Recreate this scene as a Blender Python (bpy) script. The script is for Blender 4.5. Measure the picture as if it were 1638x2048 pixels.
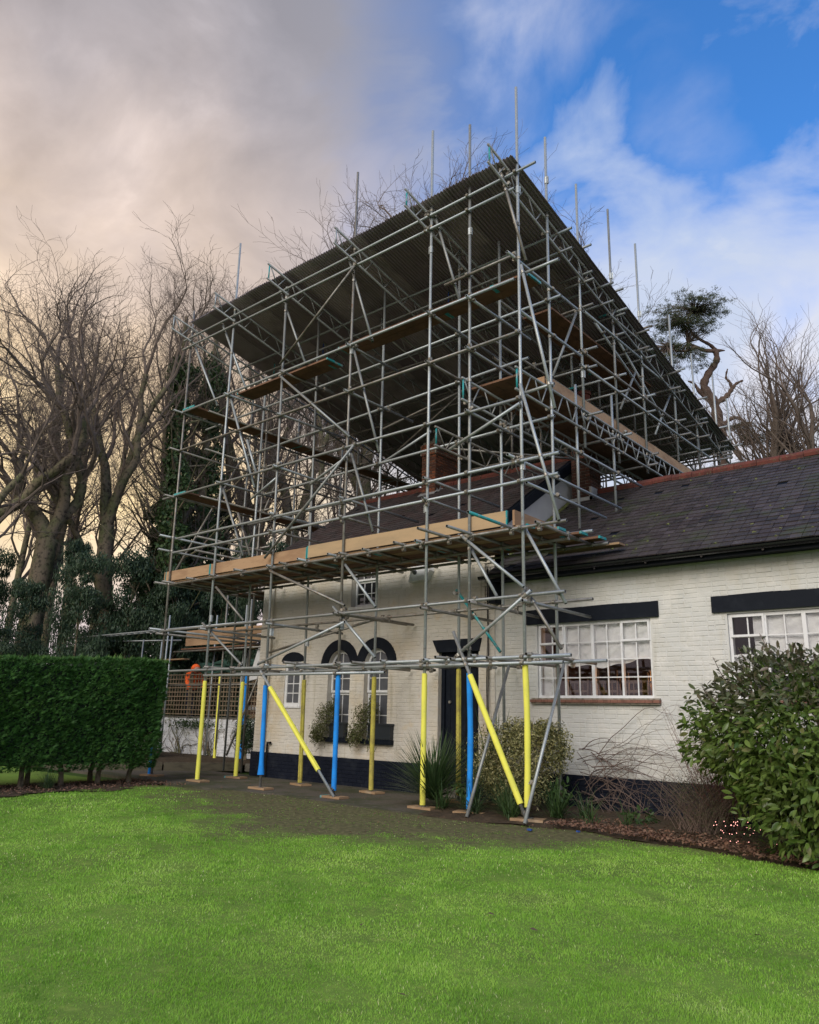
import bpy, bmesh, math, random
import numpy as np
from mathutils import Vector, Matrix
PI = math.pi
sc = bpy.context.scene
for o in list(bpy.data.objects): bpy.data.objects.remove(o)

# ------------------------------------------------------------------ camera
cam_d = bpy.data.cameras.new("camera"); cam = bpy.data.objects.new("camera", cam_d)
sc.collection.objects.link(cam); sc.camera = cam
cam_d.sensor_fit = 'VERTICAL'; cam_d.sensor_height = 36.0; cam_d.lens = 27.205
cam_d.clip_start = 0.05; cam_d.clip_end = 2000
cr = Vector((0.76142, 0.64778, 0.02484)); cu = Vector((0.14854, -0.21164, 0.96599)); cw = Vector((-0.63101, 0.73184, 0.25737))
M = Matrix((cr, cu, -cw)).transposed().to_4x4(); M.translation = (0, 0, 1.4)
cam.matrix_world = M

# ------------------------------------------------------------------ world: evening sky, cloud bank on the left, blue gap on the right
SUN_EL, SUN_AZ = math.radians(33), math.radians(166)
world = bpy.data.worlds.new("World"); sc.world = world; world.use_nodes = True
nt = world.node_tree; nt.nodes.clear(); N = nt.nodes; L = nt.links
def wn(t, **k):
    n = N.new(t)
    for a, b in k.items(): setattr(n, a, b)
    return n
def wmath(op, a, b=None, c=None, clamp=False):
    n = wn('ShaderNodeMath', operation=op, use_clamp=clamp)
    for i, v in enumerate((a, b, c)):
        if v is None: continue
        if isinstance(v, (int, float)): n.inputs[i].default_value = v
        else: L.new(v, n.inputs[i])
    return n.outputs[0]
def wmix(f, a, b):
    n = wn('ShaderNodeMix', data_type='RGBA')
    if isinstance(f, (int, float)): n.inputs[0].default_value = f
    else: L.new(f, n.inputs[0])
    for s, v in ((6, a), (7, b)):
        if isinstance(v, tuple): n.inputs[s].default_value = (*v, 1)
        else: L.new(v, n.inputs[s])
    return n.outputs[2]
def wramp(f, stops):
    n = wn('ShaderNodeValToRGB'); L.new(f, n.inputs[0]); cr_ = n.color_ramp
    while len(cr_.elements) < len(stops): cr_.elements.new(.5)
    for e, (p, c) in zip(cr_.elements, stops):
        e.position = p; e.color = (*c, 1) if isinstance(c, tuple) else (c, c, c, 1)
    return n.outputs[0]
def wdot(v, d):
    n = wn('ShaderNodeVectorMath', operation='DOT_PRODUCT'); L.new(v, n.inputs[0]); n.inputs[1].default_value = d
    return n.outputs['Value']
tc = wn('ShaderNodeTexCoord').outputs['Generated']
def wnoise(scale, detail, rough, dist, sq=(1, 1, 1), off=(0, 0, 0)):
    mp = wn('ShaderNodeMapping'); L.new(tc, mp.inputs[0]); mp.inputs['Scale'].default_value = sq; mp.inputs['Location'].default_value = off
    n = wn('ShaderNodeTexNoise'); L.new(mp.outputs[0], n.inputs['Vector'])
    n.inputs['Scale'].default_value = scale; n.inputs['Detail'].default_value = detail
    n.inputs['Roughness'].default_value = rough; n.inputs['Distortion'].default_value = dist
    return n.outputs['Fac']
S_ = wdot(tc, (.7575, .6528, 0)); E_ = wdot(tc, (0, 0, 1))
big = wnoise(1.6, 7, .52, .25, (1, 1, 1.5), (3.1, 1.7, .4)); fine = wnoise(4.5, 8, .55, .5, (1, 1, 1.6), (7.3, 2.2, 5.1))
bigc = wmath('SUBTRACT', big, .5); finec = wmath('SUBTRACT', fine, .5)
sky = wn('ShaderNodeTexSky', sky_type='NISHITA', sun_disc=False)
sky.sun_elevation = SUN_EL; sky.sun_rotation = SUN_AZ; sky.air_density = 1.0; sky.dust_density = .3; sky.ozone_density = 3.0
blue = wmix(1.0, sky.outputs[0], (1, 1, 1)); bn = blue.node; bn.blend_type = 'MULTIPLY'; bn.inputs[7].default_value = (.85, 1.80, 2.65, 1)
K = 10.0   # background strength is 0.1, so cloud radiance is written times ten
def k(r, g, b): return (r * K, g * K, b * K)
# left cloud bank: cream near the horizon, mauve grey higher up
eb = wmath('ADD', E_, wmath('MULTIPLY', bigc, .45))
cl = wramp(eb, [(0.0, (.72, .62, .68)), (.12, (.80, .68, .66)), (.28, (1.20, .92, .52)), (.43, (1.0, .76, .52)), (.56, (.74, .61, .545)), (.68, (.45, .405, .415)), (.85, (.35, .35, .40))])
gl = wramp(fine, [(.36, .80), (.50, .97), (.60, 1.12), (.70, 1.36)])
clm = wmix(1.0, cl, gl); clm.node.blend_type = 'MULTIPLY'
# toward the right the bank fades to lilac grey
tr = wramp(wmath('ADD', S_, .5), [(.25, 0.0), (.60, 1.0)])
lil = wramp(E_, [(.0, (.70, .68, .74)), (.35, (.66, .66, .74)), (.55, (.46, .47, .56)), (.8, (.33, .37, .50))])
clm = wmix(wmath('MULTIPLY', tr, .85), clm, lil)
# white cloud on the right toward the horizon
wh = wmix(wramp(fine, [(.40, 0.0), (.62, 1.0)]), (.60, .68, .86), (.86, .85, .92))
eh = wmath('ADD', E_, wmath('ADD', wmath('MULTIPLY', bigc, .5), wmath('MULTIPLY', finec, .7)))
wmask = wramp(eh, [(.47, 1.0), (.57, 0.55), (.69, 0.0)])
wisp = wmath('MULTIPLY', wramp(fine, [(.50, 0.0), (.70, .45)]), wramp(wmath('ADD', big, wmath('MULTIPLY', S_, -.35)), [(.38, 0.0), (.55, 1.0)]))
wm = wmath('MAXIMUM', wmask, wisp)
def scale10(c):
    o = wmix(1.0, c, (K, K, K)); o.node.blend_type = 'MULTIPLY'; return o
right = wmix(wm, blue, scale10(wh))
# boundary between bank and gap, ragged
bd = wmath('ADD', wmath('SUBTRACT', S_, .04), wmath('ADD', wmath('MULTIPLY', bigc, .55), wmath('MULTIPLY', finec, .18)))
bm_ = wramp(wmath('ADD', bd, .5), [(.36, 0.0), (.62, 1.0)])
final = wmix(bm_, scale10(clm), right)
bg = wn('ShaderNodeBackground'); bg.inputs[1].default_value = 0.1; L.new(final, bg.inputs[0])
wo = wn('ShaderNodeOutputWorld'); L.new(bg.outputs[0], wo.inputs[0])
# soft low-contrast daylight from behind the camera, to the left
sd = bpy.data.lights.new("sun", 'SUN'); sun = bpy.data.objects.new("sun", sd); sc.collection.objects.link(sun)
sd.energy = 2.5; sd.angle = math.radians(38); sd.color = (1.0, .965, .91)
dv = Vector((math.sin(SUN_AZ) * math.cos(SUN_EL), math.cos(SUN_AZ) * math.cos(SUN_EL), math.sin(SUN_EL)))
sun.rotation_euler = dv.to_track_quat('Z', 'Y').to_euler()
sc.view_settings.view_transform = 'Standard'; sc.view_settings.look = 'None'
sc.view_settings.exposure = 0.0; sc.view_settings.gamma = 1.0; sc.view_settings.use_curve_mapping = False
sc.render.engine = 'CYCLES'; sc.cycles.use_denoising = True

# ------------------------------------------------------------------ helpers
rnd = random.Random(7); rs = np.random.RandomState(7)
COL = sc.collection
def mesh_np(name, V, F, mats, smooth=False, var=None, midx=None):
    """V (n,3); F list of arrays, each (m,k)."""
    me = bpy.data.meshes.new(name)
    V = np.asarray(V, dtype=np.float32).reshape(-1, 3)
    if isinstance(F, np.ndarray): F = [F]
    F = [np.asarray(f, dtype=np.int32) for f in F if len(f)]
    me.vertices.add(len(V)); me.vertices.foreach_set('co', V.ravel())
    nl = sum(f.size for f in F); npoly = sum(len(f) for f in F)
    me.loops.add(nl); me.loops.foreach_set('vertex_index', np.concatenate([f.ravel() for f in F]))
    tot = np.concatenate([np.full(len(f), f.shape[1], dtype=np.int32) for f in F])
    st = np.concatenate([[0], np.cumsum(tot)[:-1]]).astype(np.int32)
    me.polygons.add(npoly); me.polygons.foreach_set('loop_start', st); me.polygons.foreach_set('loop_total', tot)
    me.polygons.foreach_set('use_smooth', np.full(npoly, bool(smooth)))
    if midx is not None: me.polygons.foreach_set('material_index', np.asarray(midx, dtype=np.int32))
    me.update(calc_edges=True)
    if var is not None:
        a = me.attributes.new('var', 'FLOAT', 'FACE'); a.data.foreach_set('value', np.asarray(var, dtype=np.float32))
    for m in (mats if isinstance(mats, (list, tuple)) else [mats]): me.materials.append(m)
    return me
def link(name, me, parent=None, loc=None, rot=None, scale=None):
    o = bpy.data.objects.new(name, me); COL.objects.link(o)
    if loc is not None: o.location = loc
    if rot is not None: o.rotation_euler = rot
    if scale is not None: o.scale = scale
    if parent is not None: o.parent = parent
    return o
def tag(o, label=None, cat=None, group=None, kind=None):
    if label: o['label'] = label
    if cat: o['category'] = cat
    if group: o['group'] = group
    if kind: o['kind'] = kind
    return o
def thing(name, label, cat, group=None, loc=(0, 0, 0)):
    o = bpy.data.objects.new(name, None); COL.objects.link(o); o.location = loc; o.empty_display_size = .1
    return tag(o, label, cat, group)
class MB:
    """collects geometry and links it as one mesh object"""
    def __init__(s): s.V = []; s.F = {}; s.n = 0; s.va = {}
    def add(s, V, F, var=None):
        V = np.asarray(V, dtype=float).reshape(-1, 3)
        for f in (F if isinstance(F, list) else [F]):
            f = np.asarray(f, dtype=int)
            if f.ndim == 1: f = f[None]
            kk = f.shape[1]; s.F.setdefault(kk, []).append(f + s.n)
            s.va.setdefault(kk, []).append(np.full(len(f), rnd.random() if var is None else var))
        s.V.append(V); s.n += len(V); return s
    def box(s, a, b, var=None, rz=0, about=None):
        x0, y0, z0 = a; x1, y1, z1 = b
        V = np.array([(x0, y0, z0), (x1, y0, z0), (x1, y1, z0), (x0, y1, z0), (x0, y0, z1), (x1, y0, z1), (x1, y1, z1), (x0, y1, z1)], float)
        if rz:
            c = np.array(about if about is not None else V.mean(0)); ca, sa = math.cos(rz), math.sin(rz)
            d = V - c; V = np.stack([d[:, 0] * ca - d[:, 1] * sa, d[:, 0] * sa + d[:, 1] * ca, d[:, 2]], 1) + c
        return s.add(V, np.array([(0, 3, 2, 1), (4, 5, 6, 7), (0, 1, 5, 4), (1, 2, 6, 5), (2, 3, 7, 6), (3, 0, 4, 7)]), var)
    def tube(s, p, q, r, sides=8, r2=None, cap=True, var=None):
        V, F = tube_geo(p, q, r, sides, r2, cap); return s.add(V, F, var)
    def path(s, pts, rad, sides=6, var=None):
        pts = np.array(pts, float); n = len(pts)
        rad = np.full(n, rad) if np.isscalar(rad) else np.array(rad)
        V, F = chain_geo(pts[None], rad[None], sides); return s.add(V, F, var)
    def prism(s, poly, y0, y1, var=None):
        """poly in (x,z), extruded along y"""
        n = len(poly); V = [(x, y0, z) for x, z in poly] + [(x, y1, z) for x, z in poly]
        s.add(V, [np.array([[i, (i + 1) % n, n + (i + 1) % n, n + i] for i in range(n)]), np.array([list(range(n))]), np.array([list(range(2 * n - 1, n - 1, -1))])], var)
        return s
    def mesh(s, name, mats, smooth=False):
        ks = sorted(s.F); F = [np.concatenate(s.F[q]) for q in ks]; va = np.concatenate([np.concatenate(s.va[q]) for q in ks])
        return mesh_np(name, np.concatenate(s.V), F, mats, smooth, va)
    def build(s, name, mats, parent=None, smooth=False, loc=None, rot=None):
        return link(name, s.mesh(name, mats, smooth), parent, loc, rot)
def tube_geo(p, q, r, sides=8, r2=None, cap=True):
    p = np.array(p, float); q = np.array(q, float); d = q - p; d /= np.linalg.norm(d)
    a = np.cross(d, (0, 0, 1) if abs(d[2]) < .9 else (1, 0, 0)); a /= np.linalg.norm(a); b = np.cross(d, a)
    t = np.arange(sides) * 2 * PI / sides; c = np.cos(t)[:, None] * a + np.sin(t)[:, None] * b
    r2 = r if r2 is None else r2
    V = np.concatenate([p + c * r, q + c * r2]); i = np.arange(sides); j = (i + 1) % sides
    F = [np.stack([i, j, j + sides, i + sides], 1)]
    if cap: F += [i[::-1][None], (i + sides)[None]]
    return V, F
def chain_geo(P, R, sides):
    """P (m,n,3) chains, R (m,n) radii -> tubes"""
    m, n, _ = P.shape
    T_ = np.empty_like(P); T_[:, 1:-1] = P[:, 2:] - P[:, :-2]; T_[:, 0] = P[:, 1] - P[:, 0]; T_[:, -1] = P[:, -1] - P[:, -2]
    T_ /= np.linalg.norm(T_, axis=2, keepdims=True) + 1e-9
    ref = np.where(np.abs(T_[:, :1, 2:3]) < .8, np.array([[[0, 0, 1.]]]), np.array([[[1., 0, 0]]]))
    A = np.cross(T_, np.broadcast_to(ref, T_.shape)); A /= np.linalg.norm(A, axis=2, keepdims=True) + 1e-9; B = np.cross(T_, A)
    t = np.arange(sides) * 2 * PI / sides
    V = P[:, :, None] + R[:, :, None, None] * (np.cos(t)[None, None, :, None] * A[:, :, None] + np.sin(t)[None, None, :, None] * B[:, :, None])
    base = (np.arange(m) * n * sides)[:, None, None] + (np.arange(n - 1) * sides)[None, :, None]
    i = np.arange(sides)[None, None]; j = (np.arange(sides) + 1)[None, None] % sides
    F = np.stack([base + i, base + j, base + sides + j, base + sides + i], -1).reshape(-1, 4)
    return V.reshape(-1, 3), [F]

# ------------------------------------------------------------------ materials
def mat(name, base, rough=.7, metal=0.0, spots=(), bump=None, spec=.5, var=None, coords='pos', emit=None, alpha=None, sheen=0):
    """base colour, then a list of overlays (scale, colour, lo, hi, detail, stretch) mixed in by noise; bump (scale, strength, distance)"""
    m = bpy.data.materials.new(name); m.use_nodes = True; t = m.node_tree; nn = t.nodes; ll = t.links
    b = nn['Principled BSDF']; b.inputs['Roughness'].default_value = rough; b.inputs['Metallic'].default_value = metal
    b.inputs['Specular IOR Level'].default_value = spec
    if coords == 'pos': co = nn.new('ShaderNodeNewGeometry').outputs['Position']
    else: co = nn.new('ShaderNodeTexCoord').outputs['Object']
    def noise(scale, detail=5, st=(1, 1, 1)):
        mp = nn.new('ShaderNodeMapping'); mp.inputs['Scale'].default_value = st; ll.new(co, mp.inputs[0])
        n = nn.new('ShaderNodeTexNoise'); n.inputs['Scale'].default_value = scale; n.inputs['Detail'].default_value = detail; n.inputs['Roughness'].default_value = .6
        ll.new(mp.outputs[0], n.inputs['Vector']); return n.outputs['Fac']
    def rgb(c):
        n = nn.new('ShaderNodeRGB'); n.outputs[0].default_value = (*c, 1); return n.outputs[0]
    cur = rgb(base)
    if var:
        at = nn.new('ShaderNodeAttribute'); at.attribute_name = 'var'
        rp = nn.new('ShaderNodeValToRGB'); ll.new(at.outputs['Fac'], rp.inputs[0])
        while len(rp.color_ramp.elements) < len(var): rp.color_ramp.elements.new(.5)
        for i, c in enumerate(var): e = rp.color_ramp.elements[i]; e.position = i / (len(var) - 1); e.color = (*c, 1)
        cur = rp.outputs[0]
    for sp in spots:
        scale, colr, lo, hi = sp[:4]; det = sp[4] if len(sp) > 4 else 5; st = sp[5] if len(sp) > 5 else (1, 1, 1)
        f = noise(scale, det, st); mr = nn.new('ShaderNodeMapRange'); mr.inputs['From Min'].default_value = lo; mr.inputs['From Max'].default_value = hi
        ll.new(f, mr.inputs['Value']); mx = nn.new('ShaderNodeMix'); mx.data_type = 'RGBA'
        ll.new(mr.outputs[0], mx.inputs[0]); ll.new(cur, mx.inputs[6]); mx.inputs[7].default_value = (*colr, 1); cur = mx.outputs[2]
    ll.new(cur, b.inputs['Base Color'])
    if bump:
        bp = nn.new('ShaderNodeBump'); bp.inputs['Strength'].default_value = bump[1]; bp.inputs['Distance'].default_value = bump[2]
        ll.new(noise(bump[0], 6, bump[3] if len(bump) > 3 else (1, 1, 1)), bp.inputs['Height']); ll.new(bp.outputs[0], b.inputs['Normal'])
    if emit: b.inputs['Emission Color'].default_value = (*emit[:3], 1); b.inputs['Emission Strength'].default_value = emit[3]
    return m
M_ = {}
M_['steel'] = mat('galvanised_steel', (.25, .265, .265), .5, .45, [(6, (.22, .22, .21), .45, .7), (30, (.40, .41, .41), .55, .75), (9, (.17, .10, .06), .66, .78)], (60, .15, .004))
M_['steel_new'] = mat('bright_galvanised_steel', (.34, .375, .39), .46, .4, [(8, (.34, .36, .36), .5, .7), (40, (.48, .51, .52), .5, .7), (7, (.20, .15, .11), .66, .76)], (60, .1, .003))
M_['steel_dark'] = mat('weathered_steel', (.25, .24, .22), .5, .5, [(5, (.13, .12, .10), .45, .7), (11, (.20, .11, .06), .58, .75)], (60, .15, .004))
M_['teal'] = mat('teal_painted_steel', (.02, .30, .32), .5, .1, [(12, (.2, .28, .28), .5, .62)])
M_['bluepaint'] = mat('blue_painted_steel', (.03, .07, .25), .5, .1)
M_['coupler'] = mat('coupler_steel', (.33, .32, .29), .5, .7, [(25, (.13, .09, .06), .5, .65)], (80, .2, .003))
M_['yellow'] = mat('yellow_foam', (.80, .77, .12), .85, 0, [(3, (.68, .66, .12), .45, .7), (14, (.56, .52, .15), .60, .78), (38, (.40, .36, .14), .69, .78)], (90, .3, .004), .2)
M_['yellow_old'] = mat('grubby_yellow_foam', (.56, .50, .10), .85, 0, [(5, (.40, .34, .09), .42, .65), (20, (.24, .20, .08), .58, .72)], (90, .3, .004), .2)
M_['bluefoam'] = mat('blue_foam', (.02, .27, .80), .8, 0, [(4, (.02, .20, .62), .45, .7), (16, (.06, .20, .46), .60, .76)], (90, .3, .004), .2)
M_['board'] = mat('scaffold_board', (.36, .24, .14), .8, 0, [(3, (.26, .165, .10), .4, .65, 6, (.3, 1, 4)), (9, (.15, .10, .07), .60, .75, 5, (.2, 1, 3)), (2, (.42, .34, .24), .55, .7)], (25, .3, .005, (.15, 1, 4)), .2)
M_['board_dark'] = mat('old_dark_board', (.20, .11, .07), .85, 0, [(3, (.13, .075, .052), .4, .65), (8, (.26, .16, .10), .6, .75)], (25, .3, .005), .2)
M_['toe'] = mat('pale_toe_board', (.40, .26, .155), .8, 0, [(2, (.30, .185, .11), .45, .62, 6, (.5, 1, 2)), (12, (.24, .15, .09), .60, .74, 5, (.25, 1, 3))], (25, .3, .005, (.15, 1, 4)), .2)
M_['plywood'] = mat('plywood_toe_panel', (.43, .305, .18), .75, 0, [(3, (.34, .25, .155), .45, .7, 5, (.4, 1, 2)), (40, (.33, .23, .13), .6, .75)], (30, .15, .003), .25)
M_['sheet'] = mat('corrugated_roof_sheet', (.2, .18, .18), .45, .3, [(1.2, (.26, .215, .23), .48, .68), (5, (.40, .33, .33), .60, .76)], None, .5, var=[(.29, .235, .265), (.38, .325, .355), (.32, .265, .285), (.46, .39, .415)])
M_['wall_wing'] = mat('pale_painted_brick', (.585, .59, .575), .75, 0, [(.55, (.56, .545, .495), .45, .65), (3, (.66, .65, .62), .5, .7), (1.9, (.54, .52, .455), .55, .72, 8, (1, 1, .35)), (22, (.50, .48, .43), .60, .74), (60, (.36, .33, .28), .66, .73), (1.6, (.42, .41, .35), .60, .80, 6, (5, 5, .35))], (35, .35, .012), .3)
M_['wall'] = mat('cream_brick_painted_reflection', (.60, .57, .515), .75, 0, [(.5, (.60, .52, .40), .48, .66), (3, (.64, .61, .56), .5, .7), (1.9, (.50, .46, .37), .56, .74, 8, (1, 1, .35)), (1.6, (.40, .37, .28), .59, .80, 6, (5, 5, .35)), (22, (.50, .455, .38), .60, .74), (1.3, (.60, .50, .36), .60, .72), (60, (.42, .38, .32), .66, .74)], (35, .35, .012), .3)  # warmer tone and tan patches paint in reflected light; streaks are stains
M_['plinth'] = mat('black_painted_plinth', (.007, .010, .020), .6, 0, [(5, (.016, .020, .03), .5, .7), (30, (.05, .05, .055), .71, .78)], (35, .35, .01), .15)
M_['black'] = mat('black_painted_timber', (.006, .009, .016), .6, 0, [(6, (.012, .016, .024), .5, .7), (20, (.04, .042, .05), .72, .80)], (25, .2, .006), .15)
M_['white'] = mat('white_window_paint', (.72, .73, .75), .45, 0, [(9, (.62, .62, .62), .5, .7), (40, (.45, .44, .42), .68, .75)], (30, .1, .003))
M_['render'] = mat('white_gable_render', (.60, .60, .60), .7, 0, [(1.5, (.52, .52, .53), .4, .65)], (30, .1, .004), .3)
M_['white_brick'] = mat('peeling_white_brick', (.66, .67, .69), .75, 0, [(4, (.55, .56, .58), .45, .65), (7, (.16, .13, .10), .60, .68), (2, (.30, .30, .24), .62, .72)], (25, .4, .012), .3)
M_['slate'] = mat('brown_roof_tile', (.05, .04, .04), .6, 0, [(.8, (.055, .05, .052), .4, .65), (14, (.10, .10, .085), .66, .76), (45, (.20, .21, .17), .70, .76), (3, (.035, .045, .028), .60, .72)], (50, .3, .004), .35, var=[(.050, .034, .034), (.066, .046, .046), (.042, .036, .038), (.075, .058, .060), (.055, .038, .040)])
M_['slate_grey'] = mat('grey_roof_tile', (.05, .05, .055), .6, 0, [(.7, (.058, .050, .050), .4, .62), (3.5, (.034, .030, .030), .52, .68), (14, (.11, .11, .095), .60, .74), (40, (.30, .32, .26), .655, .73), (26, (.16, .17, .06), .67, .74), (1.7, (.052, .060, .034), .54, .68), (2.6, (.12, .12, .12), .66, .80, 9, (.5, 1, 1))], (50, .3, .004), .2, var=[(.040, .032, .034), (.058, .047, .050), (.030, .026, .028), (.072, .060, .066), (.046, .037, .039)])
M_['terracotta'] = mat('terracotta', (.14, .042, .032), .85, 0, [(7, (.09, .034, .028), .42, .62), (20, (.12, .11, .065), .58, .70)], (40, .3, .005), .3)
M_['redbrick'] = mat('red_stack_brick', (.17, .06, .035), .85, 0, [(12, (.09, .045, .03), .45, .65), (30, (.20, .16, .13), .64, .74)], (60, .4, .005), .25, var=[(.12, .045, .03), (.20, .075, .04), (.09, .04, .03), (.24, .08, .04), (.15, .06, .035)])
M_['mortar'] = mat('mortar', (.30, .27, .23), .9, 0, [(15, (.14, .13, .10), .45, .65)], (60, .3, .004), .2)
M_['lead'] = mat('lead_flashing', (.33, .35, .37), .5, .2, [(8, (.45, .46, .48), .5, .7)], (20, .4, .01))
M_['gutter'] = mat('black_gutter', (.008, .008, .010), .25, 0, spec=.6)
M_['glass'] = mat('window_glass', (.02, .022, .025), .04, 0, spec=.8)
M_['curtain'] = mat('crumpled_white_sheet', (.78, .79, .80), .85, 0, [(4, (.66, .67, .70), .45, .65)], (5, .5, .05), .2)
M_['grey_blind'] = mat('grey_frosted_blind', (.10, .105, .12), .35, 0, [(3, (.07, .075, .09), .4, .6)])
M_['interior'] = mat('dark_brown_room', (.05, .022, .012), .6, 0, [(3, (.09, .035, .015), .45, .65)])
M_['chairwood'] = mat('chair_wood', (.16, .11, .08), .5, 0)
M_['concrete'] = mat('mossy_concrete_paving', (.10, .088, .07), .9, 0, [(1.2, (.055, .06, .03), .45, .6), (6, (.11, .10, .085), .55, .7), (25, (.05, .045, .035), .55, .7)], (30, .5, .01), .25)
M_['soil'] = mat('dark_soil', (.06, .045, .03), .95, 0, [(6, (.10, .07, .045), .45, .65), (30, (.035, .028, .02), .5, .7)], (20, .8, .03), .15)
M_['timber'] = mat('weathered_sleeper', (.13, .115, .08), .85, 0, [(4, (.08, .07, .05), .45, .65, 5, (.3, 1, 3))], (25, .4, .006, (.2, 1, 3)), .2)
M_['trellis'] = mat('trellis_wood', (.24, .185, .125), .85, 0, [(8, (.15, .115, .08), .45, .65)], (40, .3, .004), .2)
M_['stone'] = mat('rough_stone', (.15, .14, .12), .9, 0, [(9, (.08, .075, .065), .45, .65)], (20, .6, .02), .2)
M_['bark'] = mat('tree_bark', (.17, .135, .095), .9, 0, [(2, (.12, .125, .06), .42, .60), (8, (.05, .04, .032), .5, .65)], (18, .7, .03, (1, 1, .25)), .15)
M_['twig'] = mat('bare_twigs', (.165, .128, .108), .85, 0, [(1, (.13, .105, .085), .4, .6)], None, .2)
M_['pinebark'] = mat('pine_bark', (.125, .085, .068), .85, 0, [(3, (.09, .06, .048), .45, .62)], (10, .6, .05, (1, 1, .4)), .15)
def translucent(m, f=.3):
    t = m.node_tree; b = t.nodes['Principled BSDF']; src = b.inputs['Base Color'].links[0].from_socket; out = [n for n in t.nodes if n.type == 'OUTPUT_MATERIAL'][0]
    tl = t.nodes.new('ShaderNodeBsdfTranslucent'); t.links.new(src, tl.inputs[0]); mx = t.nodes.new('ShaderNodeMixShader'); mx.inputs[0].default_value = f
    t.links.new(b.outputs[0], mx.inputs[1]); t.links.new(tl.outputs[0], mx.inputs[2]); t.links.new(mx.outputs[0], out.inputs[0]); return m
def foliage(name, cols, rough=.55, spec=.35, big=None):
    sp = [(2.2, cols[-1], .55, .72)] if big is None else big
    return translucent(mat(name, cols[0], rough, 0, sp, None, spec, var=list(cols)))
M_['ivy'] = foliage('ivy_leaf', [(.028, .060, .020), (.045, .088, .028), (.07, .115, .038), (.034, .068, .022)], .5)
M_['ever'] = foliage('evergreen_leaf', [(.022, .044, .026), (.035, .068, .034), (.055, .095, .045), (.026, .050, .030)], .5)
M_['pine'] = foliage('pine_needles', [(.05, .075, .04), (.085, .11, .055), (.12, .13, .07)], .7)
M_['hedge'] = foliage('hedge_spray', [(.030, .085, .022), (.055, .150, .034), (.09, .22, .045), (.042, .115, .028), (.15, .28, .06)], .6, .3, [(1.5, (.030, .10, .018), .45, .65), (.8, (.045, .12, .02), .55, .7)])
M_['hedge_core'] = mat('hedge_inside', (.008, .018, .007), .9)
M_['laurel'] = foliage('laurel_leaf', [(.055, .105, .020), (.10, .17, .032), (.17, .25, .055), (.07, .125, .024), (.20, .20, .075)], .35, .5, [(1.6, (.12, .17, .04), .5, .7), (7, (.03, .055, .015), .60, .72)])
M_['laurel_top'] = foliage('weathered_laurel_leaf', [(.09, .105, .05), (.13, .12, .075), (.10, .14, .05), (.15, .12, .09), (.12, .16, .06)], .35, .5, [(3, (.12, .085, .06), .58, .7)])
M_['varieg'] = foliage('variegated_leaf', [(.05, .065, .022), (.16, .17, .06), (.50, .46, .20), (.07, .09, .03), (.68, .62, .34), (.19, .17, .07)], .5, .35, [(6, (.16, .10, .055), .62, .72)])
M_['yucca'] = foliage('strap_leaf', [(.035, .075, .025), (.060, .115, .040), (.10, .15, .07), (.05, .09, .03)], .45)
M_['shrub'] = foliage('small_shrub_leaf', [(.055, .060, .028), (.085, .085, .042), (.11, .105, .06)], .6)
M_['fern'] = foliage('fern_leaf', [(.03, .065, .02), (.05, .10, .03), (.07, .12, .035)], .5)
M_['basket'] = foliage('trailing_leaf', [(.09, .12, .035), (.15, .17, .055), (.08, .07, .04), (.19, .19, .09)], .5)
M_['litter'] = mat('dead_leaf', (.12, .06, .04), .85, 0, var=[(.09, .045, .032), (.15, .075, .045), (.20, .12, .08), (.06, .035, .028)])
M_['vine'] = mat('bare_vine', (.15, .105, .085), .8, 0, [(3, (.10, .07, .06), .4, .6)])
M_['navy_pot'] = mat('dark_planter', (.018, .024, .032), .45)
M_['orange'] = mat('orange_hi_vis_cloth', (1.0, .17, .03), .7, 0, [(9, (.80, .10, .02), .45, .65)], (12, .5, .03), .3)
M_['hivisband'] = mat('silver_reflective_band', (.62, .60, .58), .4)
M_['navycloth'] = mat('navy_work_trousers', (.012, .016, .035), .8)
M_['skin'] = mat('skin', (.45, .25, .17), .5)
M_['netting'] = mat('green_debris_netting', (.015, .05, .035), .85)
M_['printed'] = mat('printed_white_wrap', (.62, .63, .64), .5, 0, [(3, (.52, .53, .55), .45, .65)], (4, .3, .04))
M_['ink'] = mat('faint_blue_ink', (.13, .18, .28), .7)
M_['tarp_blue'] = mat('blue_tarp', (.02, .07, .28), .6)
M_['tarp_yellow'] = mat('yellow_tarp_edge', (.38, .33, .06), .6)
M_['fairy'] = mat('fairy_light_bulb', (1, .6, .55), .4, emit=(1.0, .42, .36, 4))
M_['lampglow'] = mat('lamp_bulb', (1, .5, .2), .4, emit=(1.0, .36, .08, 5))
# ------------------------------------------------------------------ ground
def lerp(x, xs, ys): return np.interp(x, xs, ys)
def hnoise(x, y, s=1.0, seed=0):
    """cheap smooth value noise, -1..1"""
    x = np.asarray(x) * s + seed * 17.3; y = np.asarray(y) * s - seed * 9.1
    return (np.sin(x * 1.7 + 1.3 * np.sin(y * 1.1)) + np.sin(y * 2.3 + 1.7 * np.sin(x * .9 + 2)) + .6 * np.sin(x * 4.1 + y * 3.3 + 2 * np.sin(y * 1.9)) + .4 * np.sin(x * 7.9 - y * 6.1 + 2 * np.sin(x * 2.7))) / 3.0
EDGE_X = [-15.5, -13.0, -11.4, -9.3, -8.2, -7.3, -6.2, -5.27, -4.65, -3.7, -3.0, -2.3, 0.0, 6.0]
EDGE_Y = [8.6, 9.1, 9.75, 9.55, 9.45, 9.45, 9.8, 9.92, 9.66, 9.63, 9.3, 9.15, 8.7, 8.0]
def edge_y(x): return lerp(x, EDGE_X, EDGE_Y)
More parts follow.
